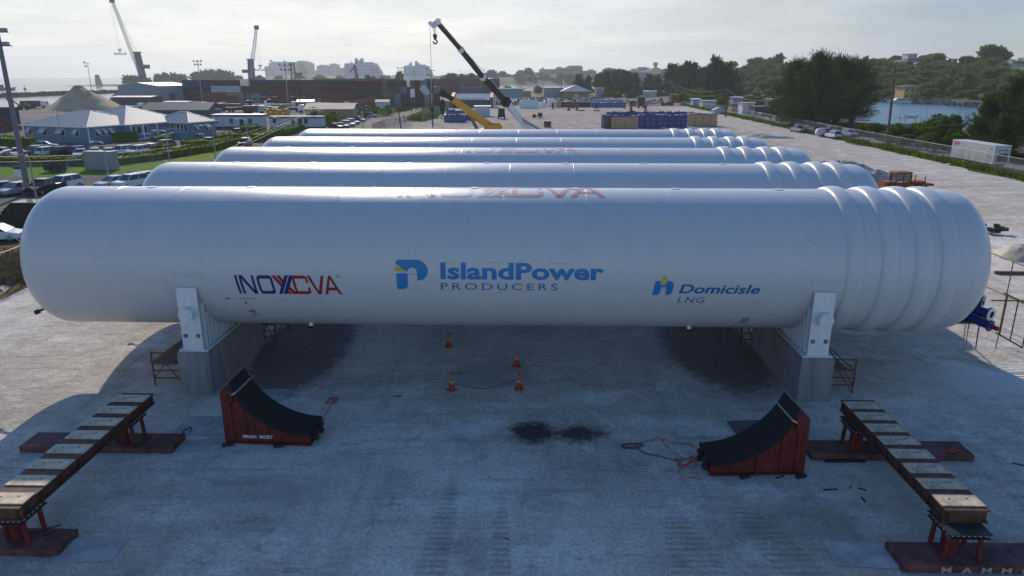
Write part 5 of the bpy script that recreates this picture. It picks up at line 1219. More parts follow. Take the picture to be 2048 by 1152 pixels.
# ---- parked cars
pk = 'cars in the car park before the blue office'
for (px, py), k, cn, hd, lb in (((4, 311), 'sedan', 'silver', -80, 'silver sedan cut by the left photo edge in the front row of the car park'), ((36, 312), 'sedan', 'white', -60, 'white sedan in the front row just left of the big floodlight pole'), ((70, 311), 'suv', 'maroon', -105, 'dark maroon off-roader just right of the big floodlight pole'),
        ((100, 312), 'suv', 'white', 75, 'white people carrier showing its dark rear window'), ((131, 311.5), 'suv', 'black', 75, 'black off-roader right of the white people carrier'), ((164, 310.5), 'suv', 'blue', 75, 'dark blue off-roader behind a white sedan roof'), ((162, 314), 'sedan', 'white', -70, 'white sedan half hidden by the hedge below the dark blue off-roader'), ((196, 308), 'sedan', 'grey', 75, 'grey sedan behind the translucent screen'), ((190, 312.5), 'sedan', 'white', -70, 'white sedan beside the translucent screen'),
        ((218, 312), 'sedan', 'silver', 110, 'silver sedan hidden behind the translucent screen'), ((245, 310), 'suv', 'white', -105, 'white off-roader facing the hedge, first right of the screen'), ((276, 309.5), 'suv', 'white', -105, 'white off-roader facing the hedge, with a dark windscreen'), ((300, 306), 'suv', 'white', -90, 'white boxy off-roader at the right end of the front row')): car(k, cn, lb, gp(px, py), hd, True, pk)
car('sedan', 'silver', 'silver sedan parked close to the front wall of the blue office', gp(91, 297), 20); car('suv', 'grey', 'grey off-roader with a pale bonnet driving between the hedges', gp(328, 297.5), -120)
car('pickup', 'black', 'black pickup before the ramp end of the blue office', gp(403, 284.5), 170, cat='pickup'); car('suv', 'black', 'black off-roader with a white roof beside the rounded hedge', gp(475, 271.5), -80); car('suv', 'blue', 'dark blue off-roader in the driveway gap of the long hedge', gp(491, 293), -85)
nr = 'cars along the fence near the tanks'
for (px, py), k, cn, hd, lb in (((2, 387), 'sedan', 'grey', -130, 'grey sedan at the left photo edge beyond the floodlight pole foot'), ((36, 388), 'sedan', 'silver', -108, 'silver sedan facing the viewer left of the floodlight pole foot'), ((92, 386), 'pickup', 'black', -98, 'black pickup facing the viewer right of the floodlight pole foot'), ((130, 378), 'suv', 'white', -104, 'white off-roader just above the plain tank end'), ((228, 374), 'sedan', 'silver', -112, 'silver sedan roof showing above the lettered tank'), ((264, 375), 'suv', 'white', -112, 'white off-roader roof showing above the lettered tank'), ((283, 371), 'suv', 'grey', -112, 'grey off-roader behind the second tank end')): car(k, cn, lb, gp(px, py), hd, True, nr, 'pickup' if k == 'pickup' else 'car')
car('van', 'black', 'black panel van cut by the left photo edge beside the plain tank end', gp(64, 452), 178, cat='van'); car('sedan', 'white', 'white sedan nearest the yard fence at the left photo edge', gp(-4, 481), 10)
rw = 'cars angled along the port road'
for (px, py), k, cn, lb in (((672, 257), 'sedan', 'maroon', 'dark maroon sedan nearest the tanks in the angled row'), ((684, 255.5), 'sedan', 'black', 'black sedan second in the angled row'), ((696, 253), 'suv', 'white', 'white off-roader third in the angled row'), ((705, 249), 'suv', 'silver', 'silver off-roader fourth in the angled row'), ((718, 243), 'sedan', 'black', 'low black sedan farthest along the angled row')): car(k, cn, lb, gp(px, py), -30, True, rw)
car('suv', 'silver', 'silver off-roader parked alone before the round bushes', gp(740, 235), 5)
# hedges and lawn shrubs
def G(*q): return [gp(x, y) for x, y in q]
hedge(G((-300, 328), (0, 329), (120, 330), (232, 329), (330, 316), (420, 302), (482, 285), (530, 274)), 2.4, 1.15, 'long clipped hedge curving along the lawn in front of the car park', 22)
for q, w, h, lb in (((( -20, 297), (68, 295)), 4.0, 1.9, 'dense hedge block left of the silver sedan by the blue office'), (((222, 283), (276, 282)), 2.5, 1.8, 'dark hedge against the porch of the blue office'), (((308, 289), (342, 286)), 2.2, 1.5, 'low hedge between the porch and the grey off-roader'), (((292, 307), (345, 303)), 2.4, 1.3, 'low hedge at the right end of the parked row'), (((368, 300), (415, 297)), 3.5, 1.7, 'rounded hedge island in front of the black pickup'), (((435, 287), (477, 284)), 3.5, 1.8, 'rounded hedge island left of the dark blue off-roader'), (((486, 270), (520, 268)), 3.2, 2.0, 'rounded hedge island below the white trailer'), (((516, 284), (545, 276), (590, 265)), 2.6, 1.6, 'hedge running toward the end of the farthest tank')): hedge(G(*q), w, h, lb, 22)
for (px, py), s, lb, m in (((114, 343), 1.0, 'clipped round shrub on the lawn', lf_dark), ((752, 233), 2.2, 'round green bush left of the pair behind the silver off-roader', lf_br), ((777, 231), 2.2, 'round green bush right of the pair behind the silver off-roader', lf_br), ((650, 250), 2.0, 'bush overgrown with vines at the tan building', lf_hedge), ((672, 247), 1.9, 'vine covered bush nearer the angled cars', lf_hedge), ((722, 236), 2.4, 'tall dark bush at the end of the tan building', lf_dark), ((634, 253), 1.7, 'low vine bush beside the grey trailer', lf_dark), ((598, 262), 1.0, 'low shrub before the farthest tank end', lf_hedge)):
    rn = random.Random(int(px)); c = MB(); g = gp(px, py)
    for k in range(5): clump(c, (rn.uniform(-.8, .8) * s, rn.uniform(-.6, .6) * s, s * rn.uniform(.5, .9)), (s * .75, s * .7, s * .6), 150, .35, .28, rn)
    tag(c.build('bush', m, None, g), lb, 'bush')
# translucent screen, sign boards, fences
o = thing('utility_box', 'pale translucent boxed enclosure on the lawn edge by the hedge', 'enclosure', gp(206, 340), R(-8)); MB().box(-2.0, -.7, .1, 2.0, .7, 2.5).build('panel', mat('milky_sheet', (0.26, 0.29, 0.30), .5, var=.2), o); f = MB(); [f.box(x - .04, -.74, 0, x + .04, -.70, 2.5) for x in (-2, 0, 2)]; f.build('post', galv, o)
def sign(px, py, w, h, z, label, m=white, band=None):
    t = thing('sign_board', label, 'sign', gp(px, py), 0); MB().box(-w / 2, -.03, z, w / 2, .03, z + h).build('board', m, t); p = MB(); [p.tube((x, 0.05, 0), (x, .05, z + h), .035, 6) for x in (-w * .35, w * .35)]; p.build('post', galv, t)
    if band: MB().box(-w / 2, -.036, z + h * .75, w / 2, -.031, z + h).build('header', band, t)
sign(42, 362, 1.3, 1.2, .5, 'white notice board with a dark red header on the lawn fence', white, oxide); sign(266, 366, .9, .8, .6, 'small grey notice board behind the plain tank ends', galv); sign(793, 212, 1.6, 2.0, 2.2, 'upright white sign with dark strokes on the roadside bank', white, dark); sign(827, 236, 1.3, 2.4, 6.0, 'tall pale sign on a post by the bend in the road')
def fence(pts, h, step, label, name='chain_link_fence', m=galv, top=True, cant=0.0, mesh=True, r=.035, rails=0):
    P_ = [Vector((p[0], p[1], 0)) for p in pts]; t = thing(name, label, 'fence', P_[0], 0); o = P_[0]; first = None
    rail = MB(); wire = MB()
    for a, b in zip(P_, P_[1:]):
        L = (b - a).length; n = max(1, int(L / step)); d = (b - a).normalized(); nrm = Vector((-d.y, d.x, 0))
        for k in range(n):
            q = a.lerp(b, k / n) - o
            if first is None:
                pm = MB(); pm.tube((0, 0, 0), (0, 0, h), r, 6)
                if cant: pm.tube((0, 0, h), (nrm.x * cant, nrm.y * cant, h + abs(cant)), r * .7, 5)
                first = pm.build('post', m, t, q)
            else:
                c = first.copy(); C.objects.link(c); c.parent = t; c.location = q
        if top: rail.tube(a - o + Vector((0, 0, h - .03)), b - o + Vector((0, 0, h - .03)), r * .7, 5)
        for z in range(rails): rail.tube(a - o + Vector((0, 0, h * (z + .5) / rails)), b - o + Vector((0, 0, h * (z + .5) / rails)), r * .5, 4)
        if mesh: wire.add([a - o + Vector((0, 0, .05)), b - o + Vector((0, 0, .05)), b - o + Vector((0, 0, h - .05)), a - o + Vector((0, 0, h - .05))], [(0, 1, 2, 3)])
    if rail.v: rail.build('top_rail', m, t)
    if mesh: wire.build('mesh', link_m, t)
    return t
def link_mat():
    m, n, l, b = nodes_of('chain_link'); b.inputs['Base Color'].default_value = (0.25, 0.26, 0.26, 1); b.inputs['Roughness'].default_value = .5; b.inputs['Alpha'].default_value = 0.16
    return m
link_m = link_mat()
fence([(fence_x(41) - .3, 37.5), (fence_x(60) - 1.6, 60), (fence_x(90) - 1.6, 90), (fence_x(150), 150), (fence_x(190), 178)], 2.3, 4.5, 'chain link yard fence running past the plain ends of the tanks', cant=.35)
fence([(-60, 31), (fence_x(41) - .3, 37.5)], 2.3, 3.5, 'chain link fence turning off at the left photo edge below the white sedan', cant=.3)
fence(G((-300, 362), (0, 361), (140, 358), (240, 352), (330, 340)), 2.2, 4.2, 'chain link fence along the front edge of the lawn', cant=.35)
fence(G((745, 262), (770, 252), (832, 240)), 1.6, 1.2, 'rusty orange picket barrier beside the road, left of the hanging weight', 'picket_barrier', rust, True, 0, False, .06, 2)
fence(G((846, 244), (880, 229), (905, 213), (914, 203)), 2.4, 5, 'wire fence on posts along the grassy roadside strip', cant=.3)
# lamps, masts, poles, wires
for a in ((74, 402, 311, 'slim street lamp in front of the big floodlight pole', -1.1), (220, 373, 285, 'slim street lamp crossing the translucent screen', -1.1), (340, 326, 262, 'slim street lamp beside the grey off-roader', -1.5), (433, 326, 252, 'slim street lamp between the second and middle tank ends', -1.4), (497, 293, 239, 'slim street lamp above the dark blue off-roader', -1.4), (449, 271, 219, 'slim street lamp in front of the white trailer', -.9), (213, 262, 233, 'slim street lamp rising before the blue office porch', -1.2), (383, 262, 226, 'slim street lamp beside the right roof end of the blue office', -1.2), (561, 273, 235, 'slim street lamp in front of the grey trailer', -.9), (648, 257, 222, 'slim street lamp at the vine covered bushes', -.9), (726, 258, 212, 'slim street lamp before the road junction', 1.0), (774, 258, 217, 'slim street lamp standing on the road bend', -.9), (124, 286, 222, 'slim street lamp left of the silver sedan by the office', -1.0), (304, 284, 268, 'short street lamp near the office ramp', -1.2)):
    lamp_post(a[0], a[1], a[2], a[3], a[4])
fp = thing('floodlight_pole', 'big grey floodlight pole leaning at the left photo edge', 'floodlight pole', gp(57, 388), 0)
hp = hh(60, gp(57, 388).y) ; MB().tube((0, 0, 0), (0, 0, hp), .30, 12, .19).build('pole', mat('pole_grey', (0.16, 0.17, 0.20), .5, var=.15), fp); MB().tube((0, 0, 0), (0, 0, 1.1), .55, 12, .5).build('footing', concrete, fp)
a = MB(); a.bar((-1.1, 0, hp - .2), (1.1, 0, hp - .2), .09, .09); a.bar((-1.2, 0, hp - 1.5), (1.2, 0, hp - 1.5), .09, .09); a.build('crossarm', dark, fp)
for x, z in ((.8, hp), (-.8, hp), (.75, hp - 1.3), (-.75, hp - 1.3)): MB().cbox((x, -.2, z), (.5, .45, .35)).build('floodlight', grey, fp)
for a in ((189, 216, 126, 'twin floodlight mast rising in front of the sand heap', 2), (406, 214, 123, 'six lamp floodlight mast before the stack nearest the sea', 6), (579, 236, 131, 'floodlight mast rising before the brown container wall', 6), (535, 180, 138, 'thin mast left of the hotel towers', 2), (617, 180, 142, 'thin mast between the hotel blocks', 2), (702, 186, 135, 'thin mast in front of the larger cruise ship', 2), (750, 190, 137, 'thin mast at the stern of the larger cruise ship', 2), (757, 187, 137, 'second thin mast at the stern of the larger cruise ship', 2), (803, 209, 137, 'floodlight mast before the block of container doors', 4), (829, 186, 141, 'thin mast before the smaller cruise ship', 2), (833, 190, 143, 'second thin mast before the smaller cruise ship', 2), (865, 246, 140, 'steel lattice pole rising from the roadside strip', 2), (970, 181, 137, 'thin mast behind the black crane boom', 2), (1066, 184, 140, 'thin mast in front of the hillside hotel', 2), (1085, 190, 147, 'thin bare mast right of the hillside hotel mast', 2)):
    mast(a[0], a[1], a[2], a[3], a[4], 1.0 if a[4] < 6 else 1.5, .12 if a[4] < 6 else .16)
def pole(px, py, ty, label, m=pole_wood, r=.15, arms=(), cat='utility pole', lean=(0, 0)):
    g = gp(px, py); h = hh(ty, g.y); t = thing('utility_pole', label, cat, g, 0); MB().tube((0, 0, 0), (lean[0], lean[1], h), r, 9, r * .65).build('pole', m, t)
    for z in arms: MB().bar((-1.1 + lean[0], lean[1], h - z), (1.1 + lean[0], lean[1], h - z), .10, .12).build('crossarm', m, t)
    return Vector((g.x + lean[0], g.y + lean[1], h))
k1 = pole(802, 257, 205, 'black leaning pole at the road bend with a white lamp', dark, .16, (), lean=(-.6, 0)); k2 = pole(629, 256, 212, 'dark wooden pole between the grey trailer and the vines', arms=(.3, .9)); k3 = pole(1122, 212, 142, 'tall dark pole standing by the green roofed pavilion', arms=()); 
for px, py, ty, lb in ((852, 232, 176, 'post carrying a round white panel antenna, left of the pair'), (857, 231, 182, 'post carrying a round white panel antenna, right of the pair')):
    g = gp(px, py); h = hh(ty, g.y); t = thing('antenna_post', lb, 'antenna', g, 0); MB().tube((0, 0, 0), (0, 0, h), .12, 8).build('post', galv, t); d = MB(); d.tube((-.5, -.25, h - .2), (-.5, -.15, h - .2), 1.1, 18, smooth=False); d.build('dish', wall_w, t)
    a = MB(); [a.bar((-.6, 0, h - 3 - k), (1.2, 0, h - 2.4 - k), .12, .12) for k in range(2)]; a.build('bracket', galv, t)
def wire(p, q, sag, label, r=.022, n=18):
    p, q = Vector(p), Vector(q); pts = [p.lerp(q, k / n) - Vector((0, 0, 4 * sag * (k / n) * (1 - k / n))) for k in range(n + 1)]
    return tag(MB().path(pts, r, 4).build('overhead_wire', wire_m), label, 'wire', 'overhead wires')
wire_m = mat('wire_grey', (0.20, 0.20, 0.20), .5)
A0 = dp(-60, 313, 78); B0 = dp(626, 222, 165)
wire(A0, dp(628, 214, k2.y), 3.2, 'top overhead wire sweeping from the left photo edge to the dark wooden pole'); wire(A0 + Vector((0, 0, -.6)), dp(630, 219, k2.y), 3.2, 'lower overhead wire sweeping from the left photo edge to the dark wooden pole')
for k in range(3): wire(dp(628, 214 + 3 * k, k2.y), dp(802, 172 + 4 * k, 205), 1.0, ('upper', 'middle', 'lower')[k] + ' overhead wire climbing from the dark wooden pole to the container doors block')
for k in range(2): wire(dp(455, 297 + 8 * k, 118), dp(628, 216 + 3 * k, k2.y), .4, ('upper', 'lower')[k] + ' overhead wire dropping from the dark wooden pole toward the middle tank end')
# ---- harbour cranes
crane_b = mat('crane_blue', (0.045, 0.055, 0.10), .5, var=.15); lat_w = mat('lattice_grey', (0.42, 0.44, 0.46), .5)
def harbour_crane(px, py, coltop, boomtip, spr, label, Y=None, sp_lab=None, flip=1):
    g = gp(px, py); Yd = g.y; t = thing('harbour_crane', label, 'crane', g, 0, 'mobile harbour cranes on the quay')
    h = dp(coltop[0], coltop[1], Yd) - g; w = ww(15, Yd)
    c = MB(); c.tube((0, 0, 0), (h.x, 0, h.z), w * .52, 10, w * .42); c.box(-w * .95, -w * .6, 0, w * .95, w * .6, h.z * .12); c.tube((h.x, 0, h.z), (h.x, 0, h.z * 1.02), w * .6, 10); c.build('tower', crane_b, t)
    cb = MB(); cb.box(h.x * .6 + flip * w * .4, -w * .3, h.z * .55, h.x * .6 + flip * w * 1.15, w * .3, h.z * .66); cb.build('cab', crane_b, t)
    tip = dp(boomtip[0], boomtip[1], Yd) - g; ft = Vector((-flip * w * .1 + 0.0, -w * .6, h.z * .38)); bw = w * .15
    b = MB(); n = 22; up = Vector((0, bw, 0)); d = (tip - ft).normalized(); sd = d.cross(Vector((0, 1, 0))).normalized() * bw
    def tp(k): f = k / n; return ft.lerp(tip, f), (1.0 - .45 * abs(f - .4))
    cs = [(1, 1), (1, -1), (-1, -1), (-1, 1)]
    for k in range(n):
        p, s0 = tp(k); q, s1 = tp(k + 1)
        for i, (u, v) in enumerate(cs):
            b.bar(p + (sd * u + up * v) * s0, q + (sd * u + up * v) * s1, bw * .26, bw * .26)
            u2, v2 = cs[(i + 1) % 4]; b.bar(p + (sd * u + up * v) * s0, q + (sd * u2 + up * v2) * s1, bw * .14, bw * .14)
    b.build('lattice_boom', lat_w, t)
    hd = MB(); hd.cbox(tip, (w * .55, w * .4, w * .5), .2); hd.build('boom_head', crane_b, t)
    tops = Vector((h.x, 0, h.z)); cbm = MB()
    for o in (-.5, .5): cbm.tube(tops + Vector((0, o, 0)), tip + Vector((0, o, w * .3)), .09, 4, caps=False)
    s = dp(spr[0], spr[1], Yd) - g
    for o in (-.8, .8): cbm.tube(tip + Vector((o - w * .3, 0, 0)), Vector((s.x + o, 0, s.z)), .07, 4, caps=False)
    cbm.build('cable', grey, t)
    sp_ = MB(); sw = ww(11, Yd); sp_.box(s.x - sw * .35, -.8, s.z - 1, s.x + sw * .35, .8, s.z); sp_.bar((s.x, 0, s.z - 1), (s.x, 0, s.z - sw * .55), .9, .9); sp_.bar((s.x, 0, s.z - sw * .6), (s.x - sw * .7, 0, s.z - sw * .85), .5, .5); sp_.bar((s.x, 0, s.z - sw * .6), (s.x + sw * .7, 0, s.z - sw * .85), .5, .5); sp_.box(s.x - sw, -1, s.z - sw * .95, s.x + sw, 1, s.z - sw * .82)
    for o in (-1, 1): sp_.box(s.x + o * sw * .95 - .3, -1, s.z - sw * .95, s.x + o * sw * .95 + .3, 1, s.z - sw * .65)
    tag(sp_.build('container_spreader', lat_w, None, g), sp_lab, 'spreader')
harbour_crane(290, 176, (274, 105), (224, 1), (239, 98), 'tall blue harbour crane beyond the grey warehouse, lattice boom leaning seaward', sp_lab='container spreader hanging under the tall crane nearest the sea', flip=1)
harbour_crane(505, 178, (501, 119), (513, 55), (520, 130), 'blue harbour crane left of the hotel towers, boom standing almost upright', sp_lab='container spreader hanging before the hotel towers', flip=-1)
c = thing('quay_crane', 'dark idle quay crane with a broken outline left of the larger cruise ship', 'crane', gp(589, 178)); b = MB(); hq = hh(125, gp(589, 178).y); [b.bar((x, 0, 0), (x * .5, 0, hq), 1.2, 1.2) for x in (-2.5, 2.5)]; [b.bar((-2, 0, hq * k / 6), (2, 0, hq * (k + 1) / 6), .6, .6) for k in range(6)]; b.box(3, -1.5, hq * .5, 8, 1.5, hq * .62); b.bar((5, 0, hq * .5), (8, 0, 0), 1, 1); b.build('tower', crane_b, c)
c = thing('quay_crane', 'red dark quay crane standing before the larger cruise ship', 'crane', gp(714, 177)); b = MB(); hq = hh(130, gp(714, 177).y); b.bar((2, 0, 0), (-1, 0, hq), 4, 3, w2=2.5, h2=2); b.bar((-1, 0, hq * .95), (-6, 0, hq * .7), 1.2, 1.2); b.bar((0, 0, hq * .5), (-16, 0, hq * .12), .8, .8); b.build('tower', mat('faded_red', (0.16, 0.05, 0.05), .6), c)
# ---------------------------------------------------------------- far shore: ridges, hotels, ships, bridge, breakwater
rock_m = mat('dark_rock', (0.10, 0.10, 0.095), .9, var=.4, scale=.3, bump=.8, bscale=1); far_green = mat('far_scrub', (0.060, 0.075, 0.045), .95, var=.5, scale=.05, bump=.8, bscale=.3); hotel_m = mat('hotel_wall', (0.42, 0.40, 0.37), .8, var=.06, scale=.05); ship_m = mat('ship_white', (0.62, 0.64, 0.66), .5, var=.05, scale=.05)
def ridge(name, pts, Y, dep, m, seed, z0=-1.0, amp=.12, step=4.0, fr=1.0, kind='structure'):
    """long hill whose crest follows photo heights at depth Y: real mesh with front and back slopes"""
    P_ = [dp(x, y, Y) for x, y in pts]; xs = [p.x for p in P_]; mb = MB(); vs = []; fs = []; n = int((xs[-1] - xs[0]) / step); prof = ((0, 0), (.12, .35), (.25, .62), (.38, .86), (.5, 1), (.65, .95), (.8, .6), (1, 0))
    for i in range(n + 1):
        x = xs[0] + (xs[-1] - xs[0]) * i / n
        k = max(j for j in range(len(xs)) if xs[j] <= x + 1e-6); k = min(k, len(xs) - 2); f = (x - xs[k]) / (xs[k + 1] - xs[k]); f = f * f * (3 - 2 * f) * .5 + f * .5
        hgt = P_[k].z + (P_[k + 1].z - P_[k].z) * f
        for a, b in prof:
            nz = mnoise.noise(Vector((x * .05 * fr, a * dep * .05 * fr, seed))) + .7 * mnoise.noise(Vector((x * .16 * fr, a * dep * .16 * fr, seed + 9)))
            z = z0 + (hgt - z0) * b * (1 + amp * nz * 1.2) if b else z0
            vs.append((x + nz * step * .3, Y - dep * .5 + a * dep + nz * 4 * (b > 0), z))
    q = len(prof)
    for i in range(n):
        for j in range(q - 1): fs.append((i * q + j, (i + 1) * q + j, (i + 1) * q + j + 1, i * q + j + 1))
    mb.add(vs, fs, 0, False); o = mb.build(name, m); o['kind'] = kind; return o
ridge('far_hills', [(480, 158), (560, 152), (640, 152), (760, 154), (800, 148), (860, 152), (920, 155), (1000, 152), (1040, 148), (1080, 146), (1200, 150), (1300, 152), (1500, 150), (1700, 150)], 1900, 260, far_green, 3, amp=.25, step=8)
ridge('far_shore', [(940, 162), (1000, 153), (1060, 151), (1090, 153), (1200, 152), (1260, 149), (1300, 139), (1340, 141), (1400, 146), (1480, 140), (1560, 136), (1640, 138)], 1250, 180, far_green, 7, amp=.22, step=5)
ridge('headland', [(120, 172), (160, 170.5), (240, 168.5), (300, 166), (330, 163.5), (420, 162), (500, 160), (600, 158), (760, 159), (880, 163), (960, 166)], 1010, 60, far_green, 11, amp=.15, step=4)
bw = MB(); rb = random.Random(8)
for k in range(150):
    f = k / 150; p = gp(-60 + 310 * f, 194 - 11 * f); 
    for _ in range(3):
        s = rb.uniform(1.2, 2.6); q = p + Vector((rb.uniform(-2, 2), rb.uniform(-1.5, 3.5), rb.uniform(-.8, .9)))
        bw.cbox(q, (s * 1.3, s, s), rb.uniform(0, 3))
bk = bw.build('breakwater', rock_m); tag(bk, 'low dark breakwater of boulders running out from the left photo edge', 'breakwater')
def building(name, label, Y, blocks, m, cat='building', rows=0, win=None, extra=None, base=None, dep=20, roofm=None, lit=3.4):
    """towers given as (x0, x1, y_top, [y_base]) in photo rows at depth Y; rows of windows are shallow bays in the wall mesh"""
    x0 = min(b[0] for b in blocks); g = dp(x0, 160, Y); g.z = 0; t = thing(name, label, cat, g, 0); w = MB(); wn_ = MB(); rf = MB()
    for i, b in enumerate(blocks):
        p, q = dp(b[0], b[2], Y), dp(b[1], b[2], Y); z0 = dp(b[0], b[3], Y).z if len(b) > 3 else -.5; d0 = (i % 3) * dep * .12
        w.box(p.x - g.x, d0, z0, q.x - g.x, dep + d0, p.z)
        rf.box(p.x - g.x - .2, d0 - .2, p.z, q.x - g.x + .2, dep + d0 + .2, p.z + max(.3, Y * .0004))
        if win:
            z = z0 + lit * .45
            while z < p.z - lit * .6:
                wn_.box(p.x - g.x + .6, d0 - .08, z, q.x - g.x - .6, d0 - .02, z + lit * .42); z += lit
    w.build('wall', m, t); rf.build('roof', roofm or m, t)
    if win: wn_.build('window_band', win, t)
    if extra: extra(t, g)
    return t
win_d = mat('window_band', (0.12, 0.14, 0.16), .4)
def domes(spec, Y):
    def f(t, g):
        for x, yb, yt, wpx in spec:
            p = dp(x, yb, Y); h = dp(x, yt, Y).z - p.z; r = ww(wpx, Y) / 2
            MB().lathe([(r, 0), (r, h * .35), (r * .85, h * .6), (r * .45, h * .85), (.1, h)], 14, c=(p.x - g.x, 6, p.z)).build('turret', hotel_m, t)
    return f
building('hotel_tower', 'hazy stepped hotel tower with two turrets, left of the dark quay crane', 2300, [(529, 540, 133), (536, 582, 126.5), (541, 578, 124), (576, 581, 134), (582, 586, 142)], hotel_m, dep=40, lit=6, extra=domes([(541, 124, 119.5, 6), (568, 126, 119.5, 5)], 2300))
building('hotel_tower', 'hazy hotel slab with small turrets, right of the dark quay crane', 2320, [(583, 622, 127), (587, 617, 124.5), (622, 636, 141), (594, 610, 122.5)], hotel_m, dep=40, lit=6, extra=domes([(598, 124, 120.5, 5), (605, 124, 120.5, 5)], 2320))
building('hotel_tower', 'lower hazy hotel block standing well left of the larger cruise ship', 2340, [(633, 654, 132), (638, 648, 130)], hotel_m, dep=40)
building('hotel_tower', 'hazy hotel block with a stepped top touching the larger cruise ship', 2360, [(658, 674, 129.5), (661, 668, 127.5), (674, 690, 136)], hotel_m, dep=40)
def ship(label, Y, x0, x1, ytop, yb, funnel, group):
    g = dp((x0 + x1) / 2, yb, Y); g.z = 0; t = thing('cruise_ship', label, 'cruise ship', g, 0, group); W_ = ww(x1 - x0, Y); Ht = dp(x0, ytop, Y).z; dk = 3.0
    h = MB(); h.prism([(-W_ * .48, -.7), (W_ * .46, -.7), (W_ * .5, Ht * .28), (-W_ * .5, Ht * .28)], 0, 34, 'y'); h.build('hull', ship_m, t)
    s = MB(); z = Ht * .28; n = 0; L0, L1 = -W_ * .5, W_ * .5
    bands = MB()
    while z < Ht * .90:
        f = (z / Ht); a = L0 + max(0, f - .55) * W_ * .10; b = L1 - max(0, f - .45) * W_ * .32
        s.box(a, .5, z, b, 33.5, z + dk * .62); bands.box(a + .5, 1.6, z + dk * .62, b - .5, 32.4, z + dk); z += dk; n += 1
    s.build('deck', ship_m, t); bands.build('balcony_band', mat('ship_glass', (0.20, 0.23, 0.26), .35), t)
    for fx, fw, ft in funnel:
        p = dp(fx, ft, Y); r = ww(fw, Y) / 2; MB().prism([(-r, z - .2), (r, z - .2), (r * .8, p.z), (-r * .9, p.z)], 10, 20, 'y').build('funnel', ship_m, t).location = (p.x - g.x, 0, 0)
    m = MB(); m.tube((-W_ * .38, 12, z), (-W_ * .38, 12, z + Ht * .14), .5, 6); m.lathe([(0.1, 0), (2.2, 1.5), (2.2, 3.0), (0.1, 4.5)], 12, c=(-W_ * .30, 12, z)); m.box(W_ * .05, 8, z, W_ * .28, 22, z + 2.5); m.tube((W_ * .2, 12, z), (W_ * .2, 12, z + Ht * .10), .4, 6); m.build('mast', ship_m, t)
ship('larger white cruise ship moored in the haze behind the container yard', 1600, 688.5, 762, 124, 163, [(710, 6, 116), (721, 6, 116), (716, 18, 120.5)], 'cruise ships in the haze')
ship('smaller white cruise ship in the haze, just left of the bridge', 1650, 807, 864, 129, 163, [(820, 4, 124), (831, 5, 121.5), (834, 10, 126)], 'cruise ships in the haze')
def lighthouse():
    g = gp(197, 171.5); t = thing('lighthouse', 'small square stone lighthouse on the low point far across the water', 'lighthouse', g); Y = g.y; h = hh(149, Y); w = ww(8, Y)
    b = MB(); b.add([(-w * .5, -w * .5, 0), (w * .9, -w * .5, 0), (w * .9, w * .5, 0), (-w * .5, w * .5, 0), (-w * .35, -w * .35, h * .92), (w * .35, -w * .35, h * .92), (w * .35, w * .35, h * .92), (-w * .35, w * .35, h * .92)], [(3, 2, 1, 0), (4, 5, 6, 7), (0, 1, 5, 4), (1, 2, 6, 5), (2, 3, 7, 6), (3, 0, 4, 7)]); b.build('tower', hotel_m, t)
    c = MB(); c.box(-w * .45, -w * .45, h * .92, w * .45, w * .45, h * .96); c.tube((0, 0, h * .96), (0, 0, h), w * .2, 8); c.build('lantern', hotel_m, t)
lighthouse()
# bridge
Yb = 1400; t = thing('road_bridge', 'long pale arched road bridge across the channel behind the black crane boom', 'bridge', dp(864, 160, Yb) * 1.0)
t.location.z = 0; g = t.location.copy(); d = MB(); pts = [(858, 160), (872, 154.5), (888, 151.5), (902, 150), (920, 149.5), (940, 150.2), (960, 152), (980, 155), (1005, 159)]
for a, b in zip(pts, pts[1:]): d.bar(dp(a[0], a[1], Yb) - g, dp(b[0], b[1], Yb) - g, 12, 2.6)
d.build('deck', hotel_m, t); p = MB()
for x in (884, 901, 918, 933, 948, 964, 980):
    q = dp(x, 151.5, Yb) - g; MB().box(q.x - 1, -4, -.5, q.x + 1, 4, dp(x, 150.5 if 890 < x < 950 else 153.5, Yb).z).build('pier', hotel_m, t)
tag(bpy.data.objects.new('x', None), None, None) if False else None
o = thing('boat', 'white domed excursion boat with a dark funnel beyond the crane boom', 'boat', dp(983, 165, 1100)); o.location.z = -.8; b = MB(); b.prism([(-14, 0), (12, 0), (16, 4), (-14, 3.4)], 0, 8, 'y'); b.build('hull', ship_m, o); b = MB(); b.lathe([(.1, -8), (4, -6), (5.5, 0), (4, 6), (.1, 8)], 12, 'x', c=(-1, 4, 5)); b.build('canopy', ship_m, o)
o = thing('boat', 'small dark workboat at the left photo edge out at sea', 'boat', gp(5, 178.5)); o.location.z = -.8; b = MB(); b.prism([(-9, 0), (8, 0), (11, 2.6), (-9, 2)], 0, 5, 'y'); b.box(-7, 1, 2, -1, 4, 5); b.build('hull', mat('dark_hull', (0.05, .07, .11), .5), o)
o = MB(); o.tube((0, 0, -.5), (0, 0, 1.2), 1.1, 10); o.tube((0, 0, 1.2), (0, 0, 4.5), .3, 6, .1); o = o.build('channel_buoy', dark, None, gp(50, 179)); tag(o, 'small dark channel buoy off the breakwater', 'buoy')
